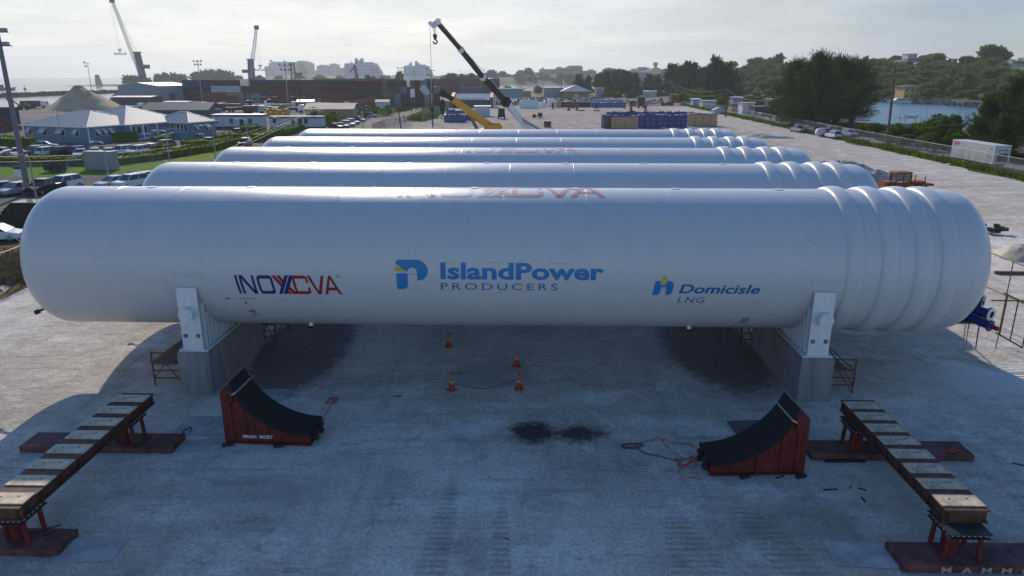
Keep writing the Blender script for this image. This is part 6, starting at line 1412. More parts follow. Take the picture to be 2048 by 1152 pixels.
# hillside hotels right of centre (haze)
beige = mat('beige_wall', (0.34, 0.31, 0.28), .8, var=.08, scale=.05)
building('hillside_hotel', 'long stepped beige hotel with many floors on the far hill', 1300, [(1079, 1110, 139), (1084, 1088, 136), (1108, 1120, 140.5, 150), (1112, 1140, 136), (1116, 1122, 134), (1135, 1166, 133), (1138, 1146, 131.8), (1148, 1162, 131.6)], beige, rows=1, win=win_d, dep=24, lit=3.4)
building('hillside_hotel', 'smaller beige block joined right of the long stepped hotel', 1310, [(1166, 1193, 142), (1178, 1188, 139.5)], beige, win=win_d, dep=20, lit=3.4)
building('hillside_hotel', 'flat topped pale block on the ridge between the hotel and the blue buildings', 1320, [(1207, 1233, 141.5, 152)], beige, win=win_d, dep=18, lit=3.4)
building('hillside_building', 'low pale block at the foot of the ridge, left of the water tower', 1330, [(1264, 1274, 138, 146), (1277, 1300, 136, 145), (1279, 1294, 134.5, 140)], beige, win=win_d, dep=18, lit=3.4)
building('hillside_building', 'blue walled office blocks half hidden by trees below the water tower', 1000, [(1250, 1292, 145, 158), (1280, 1330, 148, 160), (1262, 1300, 151, 162)], mat('mid_blue_wall', (0.10, .22, .36), .6, var=.1), win=win_d, dep=20, lit=3.2)
t = thing('water_tower', 'grey water tower with a wide head standing on the far ridge', 'water tower', dp(1310, 150, 1300)); g = t.location.copy(); h = dp(1310, 125, 1300).z - g.z; r = ww(4, 1300) / 2 + .6
MB().lathe([(r * 1.3, -4), (r * 1.05, h * .7)], 14).build('shaft', beige, t); MB().lathe([(r * 1.05, h * .7), (r * 1.75, h * .8), (r * 1.75, h), (r * .3, h * 1.02)], 14).build('tank_head', beige, t)
building('flat_block', 'long low dark roofed terminal on the far channel shore', 1200, [(1030, 1062, 152, 160), (1052, 1060, 150, 158)], beige, dep=20)
for i, (px, h_) in enumerate(((929, 141), (938, 141), (946, 142))):
    g = dp(px, 160, 1700); g.z = 0; t = thing('distant_crane', 'faint slender crane jib in the haze, %s of three beyond the boom' % ORD[i], 'crane', g, 0, 'faint crane jibs in the haze'); b = MB(); b.bar((0, 0, 0), (-9, 0, dp(px, h_, 1700).z), .8, .8); b.bar((0, 0, 0), (2, 0, 8), 2, 2); b.build('jib', grey, t)
# ---------------------------------------------------------------- yard behind the tanks: cranes, bales, crates, stores
def crane_boom(t, g, secs, Y0, Y1):
    """telescopic boom sections: list of ((px,py),(px,py), width, material)"""
# black and white mobile crane
Yc = 118.0
def D(px, py, Y=Yc): return dp(px, py, Y)
g = D(1068, 262); g.z = 0; g = Vector((g.x, g.y, 0)); t = thing('mobile_crane', 'tall mobile crane with a white boom base and black telescopic sections', 'crane', g)
Yt = 100.0
def lerpY(py): return Yc + (Yt - Yc) * (262 - py) / (262 - 45)
def DB(px, py): return dp(px, py, lerpY(py))
secs = [((1075, 280), (1010, 202), 1.55, 'w'), ((1014, 206), (964, 153), 1.25, 'b'), ((966, 155), (920, 97), 1.08, 'b'), ((922, 99.5), (875, 45), .92, 'b')]
wm = mat('crane_white', (0.66, .68, .70), .4, var=.12); bm_ = mat('crane_black', (0.022, .018, .022), .45)
for a, b, w, c in secs: m = MB(); m.bar(DB(*a) - g, DB(*b) - g, w * .46, w * .56); m.build('boom_section', wm if c == 'w' else bm_, t)
for p, q, w in (((968, 157.5), (964, 152.5), 1.15), ((924, 102), (919, 96), 1.02), ((1015, 208), (1009, 200), 1.75)): m = MB(); m.bar(DB(*p) - g, DB(*q) - g, w * .58, w * .66); m.build('boom_collar', wm if w < 1.7 else bm_, t)
h = MB(); a, b = DB(877, 47) - g, DB(866, 50) - g
h.bar(DB(880, 44) - g, DB(872, 42) - g, .55, .7); h.bar(DB(878, 43) - g, DB(865, 52) - g, .5, .62); h.bar(DB(868, 50) - g, DB(861, 46) - g, .35, .3); h.tube(DB(861, 47) - g + Vector((0, -.3, 0)), DB(861, 47) - g + Vector((0, .3, 0)), .28, 12); h.build('boom_head', wm, t)
cb = MB(); [cb.tube(DB(866.5 + 3 * k, 53) - g, DB(868 + 1.5 * k, 70) - g, .035, 4) for k in range(3)]; [cb.tube(DB(876 + k, 43) - g, DB(1016 + k, 203) - g + Vector((0, 0, .4)), .025, 4) for k in range(2)]; cb.tube(DB(860, 47) - g, DB(865, 236) - g, .03, 4); cb.build('hoist_cable', galv, t)
hk = MB(); z0 = DB(870, 69) - g; s = ww(4, Yt)
hk.prism([(-s, 0), (s, 0), (s * .9, -s * .9), (s * .5, -s * 2.3), (-s * .5, -s * 2.3), (-s * .9, -s * .9)], -.25, .25, 'y'); hk.tube((0, -.3, -s * .6), (0, .3, -s * .6), s * .75, 14); hk.v = [(v[0] + z0.x, v[1] + z0.y, v[2] + z0.z) for v in hk.v]; hk.build('hook_block', navy_t, t)
hc = MB(); hc.path([z0 + Vector((s * .9 * math.sin(R(a)), 0, -s * 3.3 + s * .9 * math.cos(R(a)))) for a in range(0, 290, 20)], .11, 6); hc.tube(z0 + Vector((0, 0, -s * 2.2)), z0 + Vector((0, 0, -s * 2.5)), .12, 6); hc.build('hook', dark, t)
by = MB(); by.box(-4, -1.4, .9, 5.5, 1.4, 2.2); by.box(1.5, -1.2, 2.2, 5.2, 1.2, 3.6); by.box(-4, -1.3, 2.2, -2.4, .2, 3.5); by.build('carrier', wm, t)
for x in (-3.2, -1.8, 1.8, 3.2, 4.6):
    for q in (-1, 1): w = MB(); w.tube((x, q * 1.2 - .2, .65), (x, q * 1.2 + .2, .65), .65, 14, smooth=False); w.build('wheel', tyre_m, t)
cyl = MB(); cyl.tube((2.5, 0, 2.8), DB(1035, 233) - g, .22, 10); cyl.build('lift_cylinder', galv, t)
g0 = DB(865, 222); o = MB(); o.tube((0, 0, .6), (0, 0, 1.35), .22, 10); o.tube((0, 0, -1.6), (0, 0, .6), .09, 8); o.tube((0, 0, 1.35), (0, 0, 1.6), .06, 6); tag(o.build('headache_weight', dark, None, dp(865, 232, 105)), 'small black weight hanging on the thin line from the tall crane', 'crane weight')
# yellow rough-terrain crane
Yy = 128.0; g = dp(975, 268, Yy); g.z = 0; t = thing('mobile_crane', 'short yellow crane with its boom lowered, behind the farthest tank', 'crane', g)
def E(px, py): return dp(px, py, Yy - 6 * (250 - py) / 60) - g
m = MB(); m.bar(E(985, 256), E(905, 198), .95, 1.15, w2=.75, h2=.9); m.build('boom', yellow, t)
m = MB(); m.bar(E(906, 199), E(888, 188), .6, .7); m.bar(E(892, 190), E(882, 190), .9, .5); m.bar(E(890, 192), E(886, 182), .7, .6); m.bar(E(884, 184), E(880, 191), .5, .4); m.build('boom_head', dark, t)
m = MB(); m.bar(E(914, 206), E(912, 212), 1.1, .4); m.build('boom_bracket', dark, t)
m = MB(); m.bar(E(955, 259), E(935, 223), .35, .45); m.bar(E(936, 225), E(930, 212), .2, .25); m.build('lift_cylinder', mat('cylinder_grey', (.10, .13, .17), .4), t)
m = MB(); m.box(-1.2, -1.3, 1.1, 2.9, 1.3, 3.2); m.box(-.6, -1.1, 3.2, 2.6, 1.1, 3.9); [m.cbox((-.4 + .5 * k, -.5, 4.0), (.35, .5, .4), .3 * k) for k in range(6)]; m.build('counterweight', yellow, t)
m = MB(); m.prism([(-3.4, 1.2), (-1.5, 1.2), (-1.5, 3.3), (-2.9, 3.3), (-3.4, 2.4)], -1.25, .0, 'y'); m.build('cab', mat('cab_green', (.10, .2, .12), .3, var=.5, scale=3), t)
m = MB(); m.box(-4.5, -1.3, .7, 3.5, 1.3, 1.25); m.build('carrier', yellow, t)
for x in (-3, 2.4):
    for q in (-1, 1): w = MB(); w.tube((x, q * 1.3 - .25, .75), (x, q * 1.3 + .25, .75), .75, 14, smooth=False); w.build('wheel', tyre_m, t)
p = dp(885, 215, Yy - 4); o = MB(); o.tube((-.5, 0, 0), (.0, 0, 0), .01, 4); o = MB(); o.prism([(-.45, .9), (-.2, 1.3), (.25, 1.3), (.45, .9), (.4, -.5), (.15, -1.1), (-.2, -1.1), (-.42, -.4)], -.22, .22, 'y'); o.path([Vector((.32 * math.sin(R(a)), 0, -1.55 + .32 * math.cos(R(a)))) for a in range(0, 280, 25)], .1, 5); o.tube((0, 0, 1.3), (.2, 0, 3.4), .03, 4); tag(o.build('hook_block', dark, None, p), 'black hook block dangling under the short yellow crane boom', 'hook block')
# long store with blue tarpaulin roof and red ends
tarp_r = mat('blue_grey_tarp', (0.10, 0.17, 0.30), .85, spec=.08, var=.18, scale=.8); red_s = mat('red_steel_end', (0.32, .05, .045), .6, var=.3)
a, b = gp(908, 215.5), gp(980, 215.5); L = b.x - a.x; t = thing('storage_shed', 'store with a sloping blue tarpaulin roof between red end walls', 'shed', (a.x, a.y, 0))
d = 12; hs = hh(188, a.y + d); m = MB(); m.add([(0, 0, 3.4), (L, 0, 3.4), (L, d, hs), (0, d, hs), (0, 0, 3.55), (L, 0, 3.55), (L, d, hs + .15), (0, d, hs + .15)], [(3, 2, 1, 0), (4, 5, 6, 7), (0, 1, 5, 4), (1, 2, 6, 5), (2, 3, 7, 6), (3, 0, 4, 7)]); m.build('roof', tarp_r, t)
m = MB(); m.box(0, .4, 0, L, d - .2, 2.9); m.build('wall', wall_dark, t); m = MB(); m.box(0, -.05, 3.1, L - 2, .05, 3.42); m.build('gutter', white, t)
for x in (-1.3, L): m = MB(); m.prism([(-.4, 0), (d + .4, 0), (d + .4, hs + .6), (d - 1, hs + .6), (-.4, 4.0)], x, x + 1.3, 'x'); m.build('end_wall', red_s, t)
for x in (L + 1.31, ): m = MB(); m.box(x, -.4, 0, x + .25, .0, hs); m.box(x + .8, -.4, 0, x + 1.0, .0, hs); m.build('ladder_post', white, t)
# blue wrapped bales
def bales(px0, px1, py, h, dep, n, label, m=blue_tarp, strap=True, rz=0, group='blue wrapped stacks', name='wrapped_bale', face=None, ind=None, yl=0):
    a, b = gp(px0, py), gp(px1, py); w = (b - a).length / n; o_ = []
    for k in range(n):
        p = a.lerp(b, (k + .5) / n); rn = random.Random(int(px0) * 31 + k); mb = MB(); hw = w / 2 - .02
        hk_ = h * rn.uniform(.94, 1.03)
        mb.add([(-hw, 0, 0), (hw, 0, 0), (hw, dep, 0), (-hw, dep, 0), (-hw * .98, .05, hk_ * .95), (hw * .98, .05, hk_ * .95), (hw * .98, dep - .05, hk_ * .95), (-hw * .98, dep - .05, hk_ * .95), (-hw * .85, .35, hk_ * rn.uniform(.98, 1.06)), (hw * .85, .35, hk_ * rn.uniform(.98, 1.06)), (hw * .85, dep - .35, hk_ * rn.uniform(.98, 1.05)), (-hw * .85, dep - .35, hk_ * rn.uniform(.98, 1.05))], [(3, 2, 1, 0), (0, 1, 5, 4), (1, 2, 6, 5), (2, 3, 7, 6), (3, 0, 4, 7), (4, 5, 9, 8), (5, 6, 10, 9), (6, 7, 11, 10), (7, 4, 8, 11), (8, 9, 10, 11)])
        t = thing(name, label % ORD[k] if '%' in label else label, 'bale' if name == 'wrapped_bale' else 'crate', (p.x, p.y, 0), rz, group)
        mb.build('wrapping', m, t)
        if face: f = MB(); f.box(-hw * .93, -.03, .05, hw * .93, -.005, hk_ * .92); f.build('plywood_face', face, t)
        if strap:
            s = MB(); 
            for u in (-.5, 0, .5): s.box(hw * u - .025, -.035 if face else -.012, .02, hw * u + .025, -.03 if face else 0.0, hk_ * .95)
            for z in (.33, .66): s.box(-hw, -.013, hk_ * z, hw, -.001, hk_ * z + .04) if not face else None
            s.build('strap', mat('pale_blue_strap', (.25, .33, .5), .5) if not face else dark, t)
bales(888, 932, 244.5, 2.1, 2.2, 7, 'dark blue bale with white tie ends, %s in the row behind the yellow boom'); bales(932, 951, 241, 1.9, 2, 2, 'dark blue wrapped bale end hidden behind the yellow boom, %s of two'); bales(893, 930, 237, 2.5, 2, 4, 'navy wrapped bale in the rear row behind the white tie ends, %s of four')
o = gable(950, 979, 233, 2.9, 0, 5, 'pale grey box store with a white lid right of the yellow boom', wall_w, white, 'x', name='box_store')
crate_ply = mat('crate_ply', (0.62, .39, .23), .8, var=.25, scale=1.5)
bales(1222, 1275, 257.5, 3.0, 2.4, 6, 'plywood faced crate wrapped in dark sheeting, %s in the front row of the big stack', blue_tarp, True, 0, 'plywood faced crates', 'shipping_crate', crate_ply)
bales(1276.5, 1324, 256.5, 3.3, 2.4, 4, 'dark blue wrapped bale with grid straps, %s of four beside the plywood faced crates'); bales(1325, 1374, 255, 3.1, 2.4, 4, 'dark blue bale with torn pale top, %s of four right of the grid strapped bales')
bales(1376, 1434, 252.5, 3.1, 2.4, 4, 'brown plywood crate at the right end of the big stack, %s from its left', wood, True, 0, 'plywood faced crates', 'shipping_crate', crate_ply); bales(1206, 1222, 257, 3.1, 2.4, 2, 'blue wrapped crate at the left end of the big stack, %s of two', blue_tarp, True, R(6), 'plywood faced crates', 'shipping_crate', wood)
bales(1213, 1282, 251, 3.4, 2.4, 6, 'dark blue wrapped bale in the second row behind the plywood faces, %s of six'); bales(1284, 1390, 249, 3.2, 2.4, 7, 'dark blue wrapped bale in the back row of the big stack, %s of seven')
bales(1039, 1077, 216.5, 3.0, 3, 1, 'big pale blue white wrapped load left of centre in the far stores', white_wrap, False, name='wrapped_bale', group=None); bales(1078, 1092, 215, 2.0, 3, 1, 'low pale wrapped load against the big white wrapped load', white_wrap, False, group=None); bales(1095, 1110, 213.5, 3.2, 4, 1, 'rounded tall white wrapped load beside the plywood boxes', white_wrap, False, group=None)
gcrate = mat('green_brown_crate', (.06, .055, .035), .8, var=.5, scale=1.2)
bales(1122, 1182, 214.5, 2.1, 3, 8, 'dark olive crate in the long far row, %s from the white wrapped loads', gcrate, False, 0, 'dark olive crates in the far row', 'shipping_crate'); bales(1111, 1122, 215.5, 2.6, 3, 1, 'tan crate with yellow slats at the left end of the olive row', ply, True, 0, None, 'shipping_crate')
mid_blue = mat('mid_blue_tarp', (.04, .10, .30), .5, var=.6, scale=1.0); bales(1184, 1248, 215, 2.0, 3, 7, 'bright blue and white wrapped bale in the far row, %s from the olive crates', mid_blue, True, 0, 'bright blue bales in the far row'); bales(1190, 1246, 211.5, 2.5, 3, 5, 'pale blue bale behind the bright blue row, %s of five', mat('pale_blue_tarp', (.14, .24, .40), .5, var=.4), True, 0, 'pale blue bales in the far rear row')
bales(1260, 1272, 212.5, 2.4, 3, 1, 'navy covered pile below the green container in the far stores', navy_t, False, group=None); bales(1275, 1290, 212, 3.6, 3, 1, 'tall dark brown crate at the right end of the far stores', gcrate, False, 0, None, 'shipping_crate')
container('green', 6.06, gp(1266, 207) + Vector((0, 2, 2.2)), 0, 'dark green container sitting high above the navy covered pile', None)
container('charcoal', 12.19, gp(1330, 192), 0, 'dark container beyond the far stores in front of the casuarina row', None); container('brown', 12.19, gp(1276, 190.5), R(3), 'brown container among low sheds before the casuarina row', None)
# machines in the open yard
t = thing('forklift', 'dark green forklift parked facing the viewer right of the pale box store', 'forklift', gp(1003, 237.5), R(-90)); m = MB(); m.box(-1.7, -1.0, .6, 1.0, 1.0, 1.7); m.box(-1.2, -.95, 1.7, .4, .95, 2.9); m.build('body', mat('machine_green', (.025, .035, .03), .6), t)
m = MB(); [m.box(1.05, y - .08, .2, 1.25, y + .08, 3.1) for y in (-.85, .85)]; [m.box(1.07, -.8, z, 1.2, .8, z + .12) for z in (.5, 1.6, 2.9)]; m.build('mast', dark, t)
for x in (-1.1, .7):
    for s in (-1, 1): w = MB(); w.tube((x, s * .95 - .18, .5), (x, s * .95 + .18, .5), .5, 12, smooth=False); w.build('wheel', tyre_m, t)
t = thing('trailer_chassis', 'small dark chassis with a round drum alone in the open yard', 'machine', gp(1075, 235.5), 0); m = MB(); m.box(-1.6, -.6, .4, 1.6, .6, .7); m.box(.1, -.7, .7, 1.4, .7, 1.5); m.build('frame', dark, t); m = MB(); m.tube((-1, -.6, .6), (-1, .6, .6), .55, 14); m.build('drum', rust, t); m = MB(); m.tube((.8, -.75, .35), (.8, .75, .35), .35, 12); m.build('wheel', tyre_m, t)
t = thing('tool_box', 'dark steel box with an orange brown lid standing alone in the yard', 'box', gp(1095, 254.5), 0); m = MB(); m.box(-.85, -.6, .12, .85, .6, 1.0); m.build('body', wall_dark, t); m = MB(); m.box(-.9, -.65, 1.0, .9, .65, 1.45); m.build('lid', rust, t); m = MB(); [m.box(x - .08, -.6, 0, x + .08, .6, .12) for x in (-.6, .6)]; m.build('skid', dark, t)
spool = mat('spool_red', (.22, .035, .02), .7, var=.4)
for i, (px, py, k) in enumerate(((1106, 217.5, 0), (1137, 221, 0), (1145, 217, 0), (1154, 221, 0), (1192, 217, 0), (1249, 216.5, 0), (1262, 221.5, 0), (1277, 216, 0), (1287, 216, 0), (1291, 221.5, 0), (1163, 222, 1), (1193, 222, 1))):
    o = MB()
    if k: o.box(-1.1, -.5, 0, 1.1, .5, .35)
    else: o.box(-.5, -.6, 0, .5, .6, .25); o.tube((0, 0, .25), (0, 0, 1.9), .42, 10); o.box(-.6, -.6, 1.9, .6, .6, 2.2)
    o = o.build('pipe_support' if not k else 'steel_beam', spool, None, gp(px, py), .3 * i); tag(o, ('red brown pipe support, %s from the left across the open yard' if not k else 'flat red steel piece lying in the open yard, %s of two from the left') % ORD[i if not k else i - 10], 'pipe support' if not k else 'steel piece', 'red supports scattered in the yard')
# lots beyond: rows of cars and low buildings
rq = random.Random(31); cols = ['white', 'white', 'silver', 'grey', 'black', 'blue', 'maroon', 'tan', 'white', 'silver']; n = 0
for row, (py, x0, x1, st) in enumerate(((209.5, 986, 1036, 8.5), (205.5, 985, 1100, 9), (202, 988, 1130, 8.6), (199.5, 1040, 1128, 9), (206, 1134, 1200, 8.5), (209.5, 1096, 1180, 10), (203, 1140, 1215, 9.5), (199, 1150, 1190, 9))):
    px = x0; k = 0
    while px < x1:
        cn = rq.choice(cols); kd = rq.choice(['sedan', 'suv', 'sedan', 'suv', 'pickup'])
        car(kd, cn, '%s %s in the far lot, row %s, %s from its left end' % (cn.replace('_', ' '), {'sedan': 'sedan', 'suv': 'off-roader', 'pickup': 'pickup'}[kd], ('one', 'two', 'three', 'four', 'five', 'six', 'seven', 'eight')[row], (ORD + ('thirteenth', 'fourteenth', 'fifteenth', 'sixteenth', 'seventeenth', 'eighteenth', 'nineteenth', 'twentieth'))[k]), gp(px + rq.uniform(-1, 1), py + rq.uniform(-.4, .4)), -90 + rq.uniform(-25, 25) + (180 if rq.random() < .3 else 0), False, 'vehicles in the far lot'); px += st * rq.uniform(.85, 1.3); k += 1
grn_roof = mat('green_metal_roof', (.17, .27, .27), .45, var=.12); blue_roof2 = mat('blue_grey_roof', (.15, .21, .27), .5, var=.15)
def pavilion(px0, px1, py, wh, rh, dep, label, roof_m, wall_m, name='pavilion'):
    a, b = gp(px0, py), gp(px1, py); L = b.x - a.x; t = thing(name, label, 'building', (a.x, a.y, 0)); m = MB(); m.box(L * .05, 1, 0, L * .95, dep, wh); m.box(L * .45, .9, 0, L * .6, 1.0, wh * .6); m.build('wall', wall_m, t); r_ = MB(); hip(r_, 0, L, 0, dep, wh, rh, 1.2, 0, 3.0); r_.build('roof', [roof_m, roof_m], t)
    d = MB(); d.box(L * .42, .85, 0, L * .56, .9, wh * .62); d.build('door', white, t); return t
pavilion(1126, 1180, 198, 4.0, 3.4, 20, 'pavilion with a wide green metal hipped roof behind the far car lot', grn_roof, wall_tan)
gable(986, 1047, 197, 5.2, 0, 14, 'long low building with a blue grey roof behind the far car lot', wall_grey, blue_roof2, name='building'); gable(1088, 1126, 196.5, 5.6, .4, 14, 'plain grey warehouse left of the green roofed pavilion', wall_grey, blue_roof2, name='warehouse'); gable(920, 965, 190, 5, .5, 12, 'low building with a teal grey roof behind the crane boom', wall_dark, grn_roof, name='building')
gable(1044, 1062, 194, 3.4, .8, 8, 'small tan roofed shelter between the blue grey roof and the warehouse', wall_tan, mat('tan_roof', (.3, .24, .16), .7), name='shelter'); gable(1192, 1208, 197.5, 5.5, 0, 7, 'tall narrow grey store right of the green roofed pavilion', wall_grey, wall_grey, name='store')
gable(1250, 1268, 186, 3.6, .6, 8, 'white walled hut before the casuarina row', wall_w, wall_grey, name='hut'); gable(1289, 1299, 195, 3.4, .3, 6, 'white box store left of the tall roadside poles', wall_w, white, name='box_store'); gable(1302, 1313, 194, 3.2, .3, 6, 'pale grey tank house right of the white box store', wall_w, wall_grey, name='box_store'); gable(1300, 1326, 181, 3.6, 1.2, 8, 'pale house with a grey roof under the casuarinas', wall_w, wall_grey, name='house')
for i, (px, py, cn) in enumerate(((1302, 207, 'white'), (1309, 205, 'white'), (1297, 209, 'silver'), (1316, 207, 'white'), (1325, 211, 'red'), (1337, 211, 'blue'), (1255, 206, 'white'), (1322, 203, 'grey'), (1245, 187, 'white'), (1254, 189, 'white'))): car('pickup' if cn != 'blue' else 'suv', cn, '%s vehicle near the yard corner below the casuarinas, %s of ten' % (cn, ORD[i]), gp(px, py), 20 + 60 * (i % 3), False, 'vehicles by the yard corner')
# ---------------------------------------------------------------- east side: fence, road, trailer, inlet, hill
fence([(efence_x(y), y) for y in (30, 75, 100, 126, 160, 200, 250, 309)], 2.3, 5.2, 'long chain link fence with cranked posts along the east edge of the yard', cant=-.35)
up = pole(1773, 297, 130, 'tall wooden utility pole leaning slightly beside the east fence', pole_wood, .24, (), lean=(-.55, 0))
pole(1450, 233, 176, 'grey utility pole farther up the east fence, wires at its top', pole_wood, .17, (.2,)); pole(1452, 235, 180, 'second grey utility pole standing close behind the first', pole_wood, .14, ()); pole(1338, 213, 158, 'dark utility pole at the far yard corner with drooping wires', pole_wood, .17, (.3,)); pole(1498, 228, 195, 'short pole beside the white tarpaulin shack', pole_wood, .13, ())
w0 = dp(1453, 178, gp(1450, 233).y); w1 = dp(1338, 162, gp(1338, 213).y); w2 = dp(1565, 192, 150)
wire(w1, w0, 2.2, 'upper drooping wire between the far corner pole and the twin poles'); wire(w1 + Vector((0, 0, -1)), w0 + Vector((0, 0, -1)), 2.8, 'lower drooping wire between the far corner pole and the twin poles'); wire(w0, w2, 2.0, 'wire drooping from the twin poles into the big casuarinas'); wire(dp(1230, 150, 330), w1, 3.0, 'wire sagging leftward from the far corner pole before the casuarina row')
er = 'vehicles on the east road'
for (px, py), k, cn, hd, lb, c_ in (((1596, 264.5), 'pickup', 'silver', 100, 'silver pickup on the east road, farthest along the fence', 'pickup'), ((1624, 267), 'suv', 'black', 100, 'dark off-roader between the silver pickup and the rusty tank', 'car'), ((1661, 266), 'pickup', 'white', 95, 'white pickup parked beneath the big casuarinas', 'pickup'), ((1666, 276.5), 'suv', 'white', 95, 'white off-roader half hidden behind the fence below the white pickup', 'car'), ((1697, 273), 'suv', 'pale_blue', -84, 'pale silver blue off-roader driving toward the viewer on the east road', 'car')): car(k, cn, lb, gp(px, py), hd, True, er, c_)
t = thing('water_tank', 'pale plastic tank with a rusty end by the fence among the road vehicles', 'tank', gp(1644, 273), .3); m = MB(); m.lathe([(.05, -1.0), (.75, -.9), (.85, 0), (.75, .9), (.05, 1.0)], 14, 'x', c=(-.4, 0, .9)); m.build('tank_body', wall_w, t); m = MB(); m.box(.5, -.8, .05, 1.6, .8, 1.6); m.build('end_box', rust, t)
# white refrigerated trailer
ref_w = mat('reefer_white', (0.50, .505, .49), .5, var=.18, scale=.8, streak=(2.5, 2.5, .3))
a = gp(1899, 323); b = gp(1984, 340); yaw = math.atan2(b.y - a.y, b.x - a.x); L = (b - a).length
t = thing('refrigerated_trailer', 'long dirty white refrigerated trailer parked outside the fence with red lettering at its far end', 'trailer', (a.x, a.y, -.35), yaw); t.scale = (.84, .85, .88)
L = 11.6; m = MB(); m.box(0, 0, 1.25, L, 2.5, 4.0); 
for k in range(1, 24): m.box(k * L / 24 - .02, -.025, 1.35, k * L / 24 + .02, 0, 3.85)
m.box(-.03, -.035, 3.86, L + .03, 2.535, 4.03); m.box(-.03, -.035, 1.22, L + .03, 2.535, 1.36); m.build('box', ref_w, t)
m = MB(); m.box(.4, .3, .95, L - .5, 2.2, 1.2); m.build('chassis', dark, t)
for x in (1.0, 2.2):
    for y in (.15, 2.3): w = MB(); w.tube((x, y - .15, .5), (x, y + .15, .5), .5, 14, smooth=False); w.build('wheel', tyre_m, t)
m = MB(); m.box(.3, .1, .35, 3.0, .14, 1.2); m.build('mud_flap', black, t)
m = MB(); [m.box(L - 2.6, y - .06, .0, L - 2.45, y + .06, 1.2) for y in (.5, 2.0)]; m.build('landing_leg', grey, t)
m = MB(); m.box(L, .15, 1.45, L + .10, 2.35, 3.75); m.build('cooling_unit', ref_w, t); m = MB(); pts_ = [(.35, 1.6), (2.15, 1.6), (2.15, 2.5), (1.95, 2.85), (.55, 2.85), (.35, 2.5)]; m.prism(pts_, L + .10, L + .112, 'x'); [m.box(L + .10, y, 3.2, L + .112, y + .25, 3.4) for y in (.6, 1.1, 1.65)]; m.build('grille', dark, t)
for txt, z, h in (('DRAKE', 3.32, .46),):
    ps = text_polys(txt, h / .73, 0, 0, bold=.02 * (h > .3)); a_, c_ = text_w(ps); m = MB(); w_ = 1.75 if h > .3 else .7; 
    for pl, _ in ps: m.add([((.4 if h > .3 else .55) + (p[0] - a_) * w_ / (c_ - a_), -.03, z + p[1]) for p in pl], [tuple(range(len(pl)))])
    m.build('lettering', mat('faded_red_lettering', (.45, .06, .06), .5, var=.2), t)
m = MB(); m.box(.55, -.03, 3.06, .85, -.027, 3.16); m.box(.9, -.03, 3.08, 1.3, -.027, 3.15); m.build('lettering', MATS['faded_red_lettering'], t)
sc_ = MB(); rnx = random.Random(3)
for k in range(9): x = L - 1.2 + rnx.uniform(-.35, .5); z = rnx.uniform(2.1, 3.6); sc_.box(x, -.03, z, x + rnx.uniform(.05, .3), -.026, z + rnx.uniform(.04, .2))
sc_.build('scrape_mark', scuff_m, t)
o = heap(1905, 329, 325.5, 34, 'small heap of bright white rubble against the fence by the trailer', mat('white_rubble', (.75, .75, .73), .9, var=.1, bump=.8), 4, name='rubble_heap', ry=.4)
# spoil, sand and scrap beyond the ringed ends
heap(1676, 374, 324, 270, 'long low spoil heap beyond the ringed tank ends', spoil_m, 7, name='spoil_heap', ry=.5, rough=.45, flat=True); heap(1745, 380, 342, 150, 'grey spoil heap just behind the rusty loader cab', spoil_m, 12, name='spoil_heap', ry=.6, rough=.45, flat=True)
heap(1530, 277, 268, 120, 'low flat spoil heap beside the farthest tank end', spoil_m, 14, name='spoil_heap', ry=.5, rough=.4, flat=True); heap(2062, 528, 488, 150, 'sandy heap at the right photo edge beyond the valve skid', spoil_m, 2, name='sand_heap', ry=.8, rough=.35, flat=True)
rn = random.Random(9); m = MB(); g = gp(1978, 466)
for k in range(16): m.cbox((rn.uniform(-.55, .7), rn.uniform(-.6, .6), .15 + rn.uniform(0, .75) * (1 - k / 18)), (rn.uniform(.3, 1.0), rn.uniform(.1, .5), rn.uniform(.05, .4)), rn.uniform(0, 3))
tag(m.build('scrap_pile', mat('scrap_metal', (.06, .05, .045), .7, var=.6, scale=4), None, g), 'small pile of dark scrap metal right of the ringed tank end', 'scrap pile')
o = MB(); o.bar(gp(1990, 545, .1), gp(2120, 547, .1), .18, .18); tag(o.build('steel_beam', rust), 'long dark steel beam lying past the valve skid at the right edge', 'beam')
# rusty loader
rusty_or = mat('rusty_orange', (.26, .075, .025), .75, var=.5, scale=5, bump=.2)
g = gp(1797, 388); t = thing('rusty_loader', 'rusty orange wheel loader with a glazed cab behind the ringed tank ends', 'loader', g, R(4)); 
m = MB(); m.box(-2.9, -1.1, .8, 3.4, 1.1, 1.55); m.box(1.2, -.9, 1.5, 3.2, .9, 1.9); m.box(-2.6, -.8, 1.5, -1.2, .8, 1.85); m.box(2.2, -1.3, 1.3, 4.2, 1.3, 1.62); m.build('body', rusty_or, t)
m = MB(); m.box(-1.35, -.95, 3.05, 1.15, .95, 3.22, 0, .06)
for x in (-1.15, -.1, .95):
    for y in (-.82, .82): m.box(x - .06, y - .06, 1.5, x + .06, y + .06, 3.06)
m.build('cab_frame', rusty_or, t); m = MB(); m.box(-1.1, -.8, 1.9, .92, .8, 3.04); m.build('cab_glass', mat('dusty_glass', (.16, .19, .19), .25, var=.4, scale=3), t)
m = MB(); [m.tube((x, y, 1.5), (x, y, z), .06, 8) for x, y, z in ((-1.85, -.6, 2.7), (1.75, -.6, 2.8), (2.0, .6, 2.6), (3.1, -.8, 2.6))]; m.build('exhaust', dark, t)
for x in (-1.8, 2.0):
    for s in (-1, 1): w = MB(); w.tube((x, s * 1.2 - .28, .8), (x, s * 1.2 + .28, .8), .8, 16, smooth=False); w.build('wheel', tyre_m, t)
t.scale = (.74, .74, .74)
